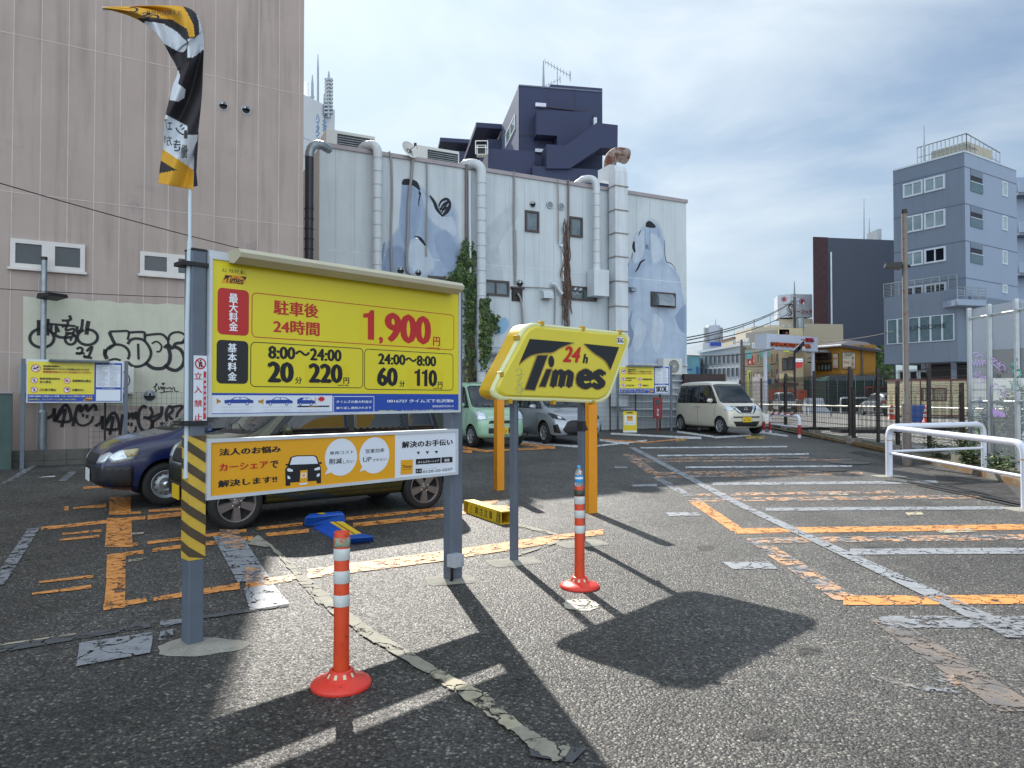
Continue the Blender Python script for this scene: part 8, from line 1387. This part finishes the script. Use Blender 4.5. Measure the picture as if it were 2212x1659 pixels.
k = MB(); c0 = YLf.pt(sl-.5, zt, .5); c1 = YR.pt(-.2, zt, .5); c2 = YR.pt(s1+.5, zt-.6, .5); ridge = P(*zy(1330, 325), a.y+4); r2 = P(*zy(1600, 360), a.y+4); c3 = YR.pt(s1+.5, zt-.6, -9); k.add([c0, c1, c2, c3, ridge, r2, c0+Vector((0,0,-.25)), c1+Vector((0,0,-.25)), c2+Vector((0,0,-.25))], [(0,1,4), (1,2,5,4), (2,3,5), (3,0,4,5), (6,7,1,0), (7,8,2,1)], RFM); k.build('roof', yl)
k = MB(); k.tube([c0+Vector((0,0,-.1)), c1+Vector((0,0,-.1))], .12, white, 6); k.build('gutter', yl); k = MB(); s2 = YR.sz(*zy(1518, 500))[0]; k.tube([YR.pt(s2, 0, .1), YR.pt(s2, zt, .1)], .1, M('brown_pipe', '#6f6460'), 6); k.build('downpipe', yl)
k = MB(); k.near = False
def mb_(k, pl, x0, y0, x1, y1): k.pbox(pl, *pl.sz(*zy(x0, y1)), *pl.sz(*zy(x1, y0)), .04, .1, M('board_frame', '#5d5a50')); A_ = pl.sz(*zy(x0+8, y1-8)); B_ = pl.sz(*zy(x1-8, y0+8)); k.pquad(pl, *A_, *B_, .12, M('board_cream', '#c9c2a8'))
mb_(k, YR, 1195, 525, 1405, 795)
for t, x0, y0, x1, y1, m in (('CRAFT', 1212, 590, 1370, 540, ink), ('ITALIAN', 1215, 620, 1310, 600, M('grey_print', '#6d7278')), ('WINE', 1215, 705, 1305, 668, red_print), ('NIKU-BARU', 1212, 782, 1385, 750, red_print), ('B', 1345, 630, 1380, 597, ink), ('E', 1345, 668, 1380, 640, MATS['pink_sign']), ('E', 1345, 700, 1380, 675, MATS['pink_sign']), ('R', 1345, 738, 1380, 705, ink)): k.pxtext(YR, t, *zy(x0, y0), *zy(x1, y1), .2, m, .0)
k.build('menu_board', yl); k = MB(); k.near = False; mb_(k, YLf, 1058, 540, 1150, 790); k.pxtext(YLf, 'WINE', *zy(1066, 640), *zy(1140, 600), .2, red_print, 0); k.pxtext(YLf, 'BEER', *zy(1066, 775), *zy(1140, 740), .2, MATS['pink_sign'], 0); k.build('menu_board', yl)
for (x0, y0, x1, y1, n) in ((800,655,1040,540,2), (805,825,1035,710,4)): s0, z0 = YLf.sz(*zy(x0, y1+15 if 0 else y0)); pass
s0, z0 = YLf.sz(*zy(800, 655)); s1_, z1_ = YLf.sz(*zy(1030, 530)); window(YLf, s0, z0, s1_, z1_, yl, BRF, dark_glass, .15, n=2, proud=.3); s0, z0 = YLf.sz(*zy(805, 825)); s1_, z1_ = YLf.sz(*zy(1035, 700)); window(YLf, s0, z0, s1_, z1_, yl, BRF, M('green_pale_glass', '#8fa4a0'), .12, n=4, proud=.2)
k = MB(); s0, z0 = YLf.sz(*zy(765, 700)); s1_, z1_ = YLf.sz(*zy(1040, 650)); k.pbox(YLf, s0, z0, s1_, z0+.12, 0, 1.2, BRF); k.pbox(YLf, s0, z0+.5, s1_, z0+.56, 1.1, 1.2, BRF); k.build('balcony', yl)
k = MB(); k.pbox(YLf, *YLf.sz(*zy(770, 545)), *YLf.sz(*zy(1010, 490)), .1, 1.6, M('grey_canopy', '#8b8c90')); k.build('canopy', yl)
hd = MB(); random.seed(9)
for i in range(2600): p = Vector((random.uniform(P(1862, 760, 77).x, P(1918, 760, 77).x), 77+random.uniform(-1, 1), random.uniform(.3, P(1895, 751, 77).z))); b = random.uniform(0, 6.28); e1 = Vector((math.cos(b), .3, math.sin(b))); e2 = Vector((-math.sin(b), .2, math.cos(b))); L_ = .28; hd.add([p-e1*L_, p+e2*L_, p+e1*L_, p-e2*L_], [(0, 1, 2, 3)], LG[i % 3])
tag(hd.build('tall_hedge'), 'tall dark hedge between the ochre building and the grey block', 'hedge')
# lean-to sheds and green scaffold sheeting behind the yard
k = MB(); a, b = P(*zy(985, 905), 72.5), P(*zy(1760, 865), 72.5); k.box((a.x, 72.5, 1.0), (b.x, 73.8, P(*zy(1300, 895), 72.5).z), M('corrugated_grey', '#6d7480', r=.6, var=.15, streak=.2)); tag(k.build('corrugated_shed'), 'grey corrugated shed in front of the ochre building', 'shed')
k = MB(); a, b, c_, d_ = P(*zy(480, 1010), 72.4), P(*zy(985, 905), 72.4), P(*zy(985, 955), 71.6), P(*zy(480, 1050), 71.6); k.add([a, b, c_, d_, a+Vector((0,0,-.15)), b+Vector((0,0,-.15)), c_+Vector((0,0,-.15)), d_+Vector((0,0,-.15))], [(0,1,2,3),(7,6,5,4),(3,2,6,7)], M('mint_awning', '#8fb59f', r=.6)); tag(k.build('shop_awning'), 'long pale green awning behind the white van', 'awning')
GNET = M('green_net', '#1f4038', r=.9, var=.35, vs=1.2); k = MB(); a, b = P(1690, 830, 71.3), P(1925, 830, 71.3)
for i in range(12): x0 = a.x+(b.x-a.x)*i/12; x1 = a.x+(b.x-a.x)*(i+.96)/12; k.box((x0, 71.3, .2), (x1, 71.4, P(1800, 822+random.uniform(-1, 2), 71.3).z), GNET)
for i in range(13): x0 = a.x+(b.x-a.x)*i/12; k.tube([(x0, 71.2, .2), (x0, 71.2, P(1800, 815, 71.3).z)], .05, galv, 5)
tag(k.build('scaffold_sheeting'), 'dark green net sheeting on poles behind the yard', 'scaffold sheeting')
k = MB(); a, b = P(1756, 860, 70.8), P(1785, 860, 70.8); k.box((a.x, 70.8, .2), (b.x, 70.9, P(1770, 825, 70.8).z), M('grey_green_hoarding', '#5a6358', r=.7, streak=.3)); tag(k.build('hoarding'), 'grey-green corrugated hoarding right of the sheeted load', 'hoarding')
# lettered gateway
GWM = M('gateway_white', '#b7bfce', r=.4, var=.03); OR_ = M('sign_orange', '#cf5a1c', r=.45, var=.05); ORD = M('sign_orange_side', '#6f2f18', r=.5, var=0)
ga = P(*zd(635, 895), 65); gb = P(*zd(1740, 960), 69); GP = Plane((ga.x, ga.y), (gb.x, gb.y)); gt = thing('gateway_arch', 'white gateway board with orange and red lettering on two white posts', 'gateway', (ga.x, ga.y, Z2)); ht0 = P(*zd(635, 565), 65).z; Ln = GP.sz(*zd(1740, 800))[0]; hb = GP.sz(*zd(1740, 960))[1]; htR = GP.sz(*zd(1740, 650))[1]
k = MB(); n_ = 12; vs = []
for i in range(n_+1): t = i/n_; s = Ln*t; bow = .0; zb_ = ga.z+(hb-ga.z)*t; zt_ = ht0+(htR-ht0)*t; vs += [GP.pt(s, zb_, bow), GP.pt(s, zt_, bow), GP.pt(s, zt_, -1.3), GP.pt(s, zb_, -1.3)]
k.add(vs, [(4*i+a, 4*i+(a+1)%4, 4*i+4+(a+1)%4, 4*i+4+a) for i in range(n_) for a in range(4)]+[(0,1,2,3), tuple(4*n_+a for a in (3,2,1,0))], GWM)
e0 = P(*zd(485, 890), 65.8); k.add([GP.pt(0, ga.z, 0), GP.pt(0, ht0, 0), (e0.x, e0.y, ht0), (e0.x, e0.y, ga.z), GP.pt(0, ga.z, -1.3), GP.pt(0, ht0, -1.3)], [(0,1,2,3), (3,2,5,4), (1,5,2), (0,3,4)], GWM); k.build('board', gt)
k = MB(); k.near = False; A_ = GP.sz(*zd(712, 840)); B_ = GP.sz(*zd(1558, 785)); k.text(GP, 'SHIMOKITAZAWA', A_[0], GP.sz(*zd(712, 840))[1], B_[0], GP.sz(*zd(712, 750))[1], .0, OR_, .02, thick=.25, msid=ORD); A_ = GP.sz(*zd(1380, 745)); B_ = GP.sz(*zd(1632, 668)); k.text(GP, '一番街', A_[0], A_[1], B_[0], B_[1], .0, PK, .02, thick=.2, msid=PK); k.build('lettering', gt)
for x, Y in ((607, 65.8), (1632, 69.2)): q = P(*zd(x, 950), Y); k = MB(); k.tube([(q.x, q.y, Z2-.2), (q.x, q.y, q.z+1)], .16, GWM, 14); k.build('post', gt)
# street lamp with banner, utility poles
sl_ = thing('street_lamp', 'dark street lamp post with slanted solar panel and red banner', 'street lamp', P(*zd(1240, 1650), 63)); q = P(*zd(1240, 1650), 63); k = MB(); zt = P(*zd(1238, 960), 63).z; DK = M('dark_navy_steel', '#1b1f30', r=.8); k.tube([(q.x, q.y, Z2), (q.x, q.y, zt)], .09, DK, 10); k.build('post', sl_)
k = MB(); a, b = P(*zd(1225, 960), 63), P(*zd(1440, 735), 63); k.hexa([a+Vector((0,-.15,-.3)), b+Vector((0,-.15,-.3)), b+Vector((0,.15,-.3)), a+Vector((0,.15,-.3))], [a+Vector((-.06,-.15,.1)), b+Vector((-.06,-.15,.1)), b+Vector((-.06,.15,.1)), a+Vector((-.06,.15,.1))], DK); k.build('solar_panel', sl_)
k = MB(); a = P(*zd(1330, 930), 63); k.box((a.x-.12, a.y-.15, a.z-.2), (a.x+.2, a.y+.15, a.z+.25), dark_glass); a = P(*zd(1415, 900), 63); k.box((a.x-.12, a.y-.15, a.z-.12), (a.x+.16, a.y+.15, a.z+.2), M('lamp_housing', '#a9a89c')); k.build('lantern', sl_)
k = MB(); a = P(*zd(1020, 955), 63); k.tube([(q.x, q.y, P(*zd(1225, 995), 63).z), a], .03, M('lime_arm', '#a9b83a'), 6); k.box((a.x-.1, a.y-.08, a.z-.05), (a.x+.4, a.y+.08, a.z+.07), MATS['lime_arm']); k.build('lamp_arm', sl_)
BP = Plane((q.x, q.y-.1), (q.x+1, q.y-.1)); k = MB(); k.near = False; k.pxq(BP, *zd(1262, 1182), *zd(1418, 1110), .0, wprint); k.pxpoly(BP, [zd(1262, 1182), zd(1418, 1182), zd(1405, 1295), zd(1262, 1325)], .0, REDB); k.pxtext(BP, 'J:COM', *zd(1280, 1165), *zd(1408, 1145), .02, M('navy_print', '#1b3f93'), 0); k.build('banner', sl_)
def upole(x, yt, yb, Y, r, label, arms=()):
    a, b = P(*zd(x, yb), Y), P(*zd(x, yt), Y); rt = thing('utility_pole', label, 'utility pole', (a.x, a.y, Z2), 'utility poles'); k = MB(); k.tube([(a.x, a.y, Z2-.2), b], [r, r*.75], M('pole_concrete', '#5d5c5a', r=.8, var=.15), 10); k.build('pole', rt)
    for yy, w in arms: z = P(*zd(x, yy), Y).z; k = MB(); k.bar((b.x-w, b.y, z), (b.x+w, b.y, z), .1, .1, galv); [k.tube([(b.x+q_*w, b.y, z), (b.x+q_*w, b.y, z+.25)], .06, WF, 6) for q_ in (-.9, -.4, .4, .9)]; k.build('crossarm', rt)
    return rt, b
upr, ub = upole(1235, -215, 1600, 76, .2, 'tall utility pole with transformer in front of the billboard', ((-140, .5), (-60, 1.1), (430, 1.3))); z = P(*zd(1260, 380), 76).z; k = MB(); k.lathe((ub.x+.45, ub.y-.2, z-.7), [(0, 0), (.42, 0), (.45, .1), (.45, 1.3), (.4, 1.4), (0, 1.4)], galv, 16); k.build('transformer', upr); k = MB(); 
for i in range(9): a = random.uniform(0, 6); k.tube(smooth_path([(ub.x-.3, ub.y-.1, z+1.2), (ub.x-.8+random.uniform(-.3, .3), ub.y-.3, z+random.uniform(.8, 2)), (ub.x-.2, ub.y-.2, z+2.0), (ub.x, ub.y-.2, z-1)], 4), .03, WIRE, 4)
k.build('cable_loops', upr)
upole(92, 700, 1650, 72, .17, 'slim dark utility pole before the white office row', ((760, .8),)); upole(155, 850, 1640, 80, .25, 'grey pole just right of the slim dark pole')
k = MB(); a = P(*zd(225, 1390), 55); k.tube([(a.x, a.y, Z2), a], .07, M('lime_arm', '#a9b83a'), 8); k.tube([a, P(*zd(300, 1375), 55)], .05, MATS['lime_arm'], 6); tag(k.build('street_light'), 'small lime green street light above the beige car', 'street light')
k = MB(); a, b = P(*zd(345, 1660), 64), P(*zd(565, 1480), 64)
for i in range(9): x = a.x+(b.x-a.x)*i/8; k.bar((x, 64, Z2), (x, 64, b.z+random.uniform(-.3, .2)), .09, .09, M('pale_lattice', '#b0aaa4'))
for z in (1.2, 2.4, 3.0): k.bar((a.x, 64.1, z), (b.x, 64.1, z), .08, .08, MATS['pale_lattice'])
tag(k.build('lattice_screen'), 'pale lattice screen between the beige car and the white van', 'screen')
top = ub
for (ul, vl, Yl, ur, vr, lab) in ((1480,730,40,1713,650,'uppermost overhead cable left of the utility pole'), (1480,736,40,1713,652,'second overhead cable left of the utility pole'), (1480,743,40,1713,671,'third and thickest overhead cable left of the utility pole'), (1480,768,40,1713,738,'lowest overhead cable left of the utility pole')): cable(P(ul, vl, Yl), P(ur, vr, 76), .5, .035, lab)
for (ul, vl, Yl, ur, vr, Yr, lab) in ((1600,790,76,1700,776,76,'upper sagging cable before the turquoise block'), (1600,800,76,1700,797,76,'middle sagging cable before the turquoise block'), (1600,806,76,1715,806,76,'lower sagging cable before the turquoise block'), (1715,735,76,1930,716,58,'long thin cable crossing before the dark slate building')): cable(P(ul, vl, Yl), P(ur, vr, Yr), .4, .03, lab)
OB = M('orange_barrier', '#c9481f', r=.5); q = P(1700, 846, 68)
for i in range(4): k = MB(); k.box((q.x-1.6+i*.9, 68, P(1704, 850, 68).z-.6), (q.x-.8+i*.9, 68.1, P(1704, 842, 68).z), OB); k.box((q.x-1.45+i*.9, 67.95, P(1704, 848, 68).z), (q.x-.95+i*.9, 68, P(1704, 846, 68).z), M('barrier_grey', '#6a3a2c')); k.box((q.x-1.25+i*.9, 68, Z2), (q.x-1.15+i*.9, 68.1, P(1704, 850, 68).z-.5), galv); tag(k.build('road_barrier'), ('leftmost', 'second from the left', 'third from the left', 'rightmost')[i]+' orange road barrier panel behind the white van roof', 'road barrier', 'orange barrier panels')
for (u0, u1, v0, v1, lab) in ((1816,1838,896,870,'left white bent-pipe barrier on the ramp beyond the yard'), (1842,1876,892,868,'right white bent-pipe barrier on the ramp beyond the yard')):
    A_, B_ = G2(u0, v0+1), G2(u1, v0+1); rt = thing('pipe_barrier', lab, 'barrier', A_, 'white pipe barriers'); k = MB(); h = 1.3; t = (B_-A_).normalized(); up = Vector((0, 0, 1)); k.tube([A_, A_+up*(h-.2)]+arc(A_+up*(h-.2), A_+up*h, A_+up*h+t*.2, 4)[1:]+arc(B_+up*h-t*.2, B_+up*h, B_+up*(h-.2), 4)+[B_], .06, WPP, 8); k.build('hoop', rt)
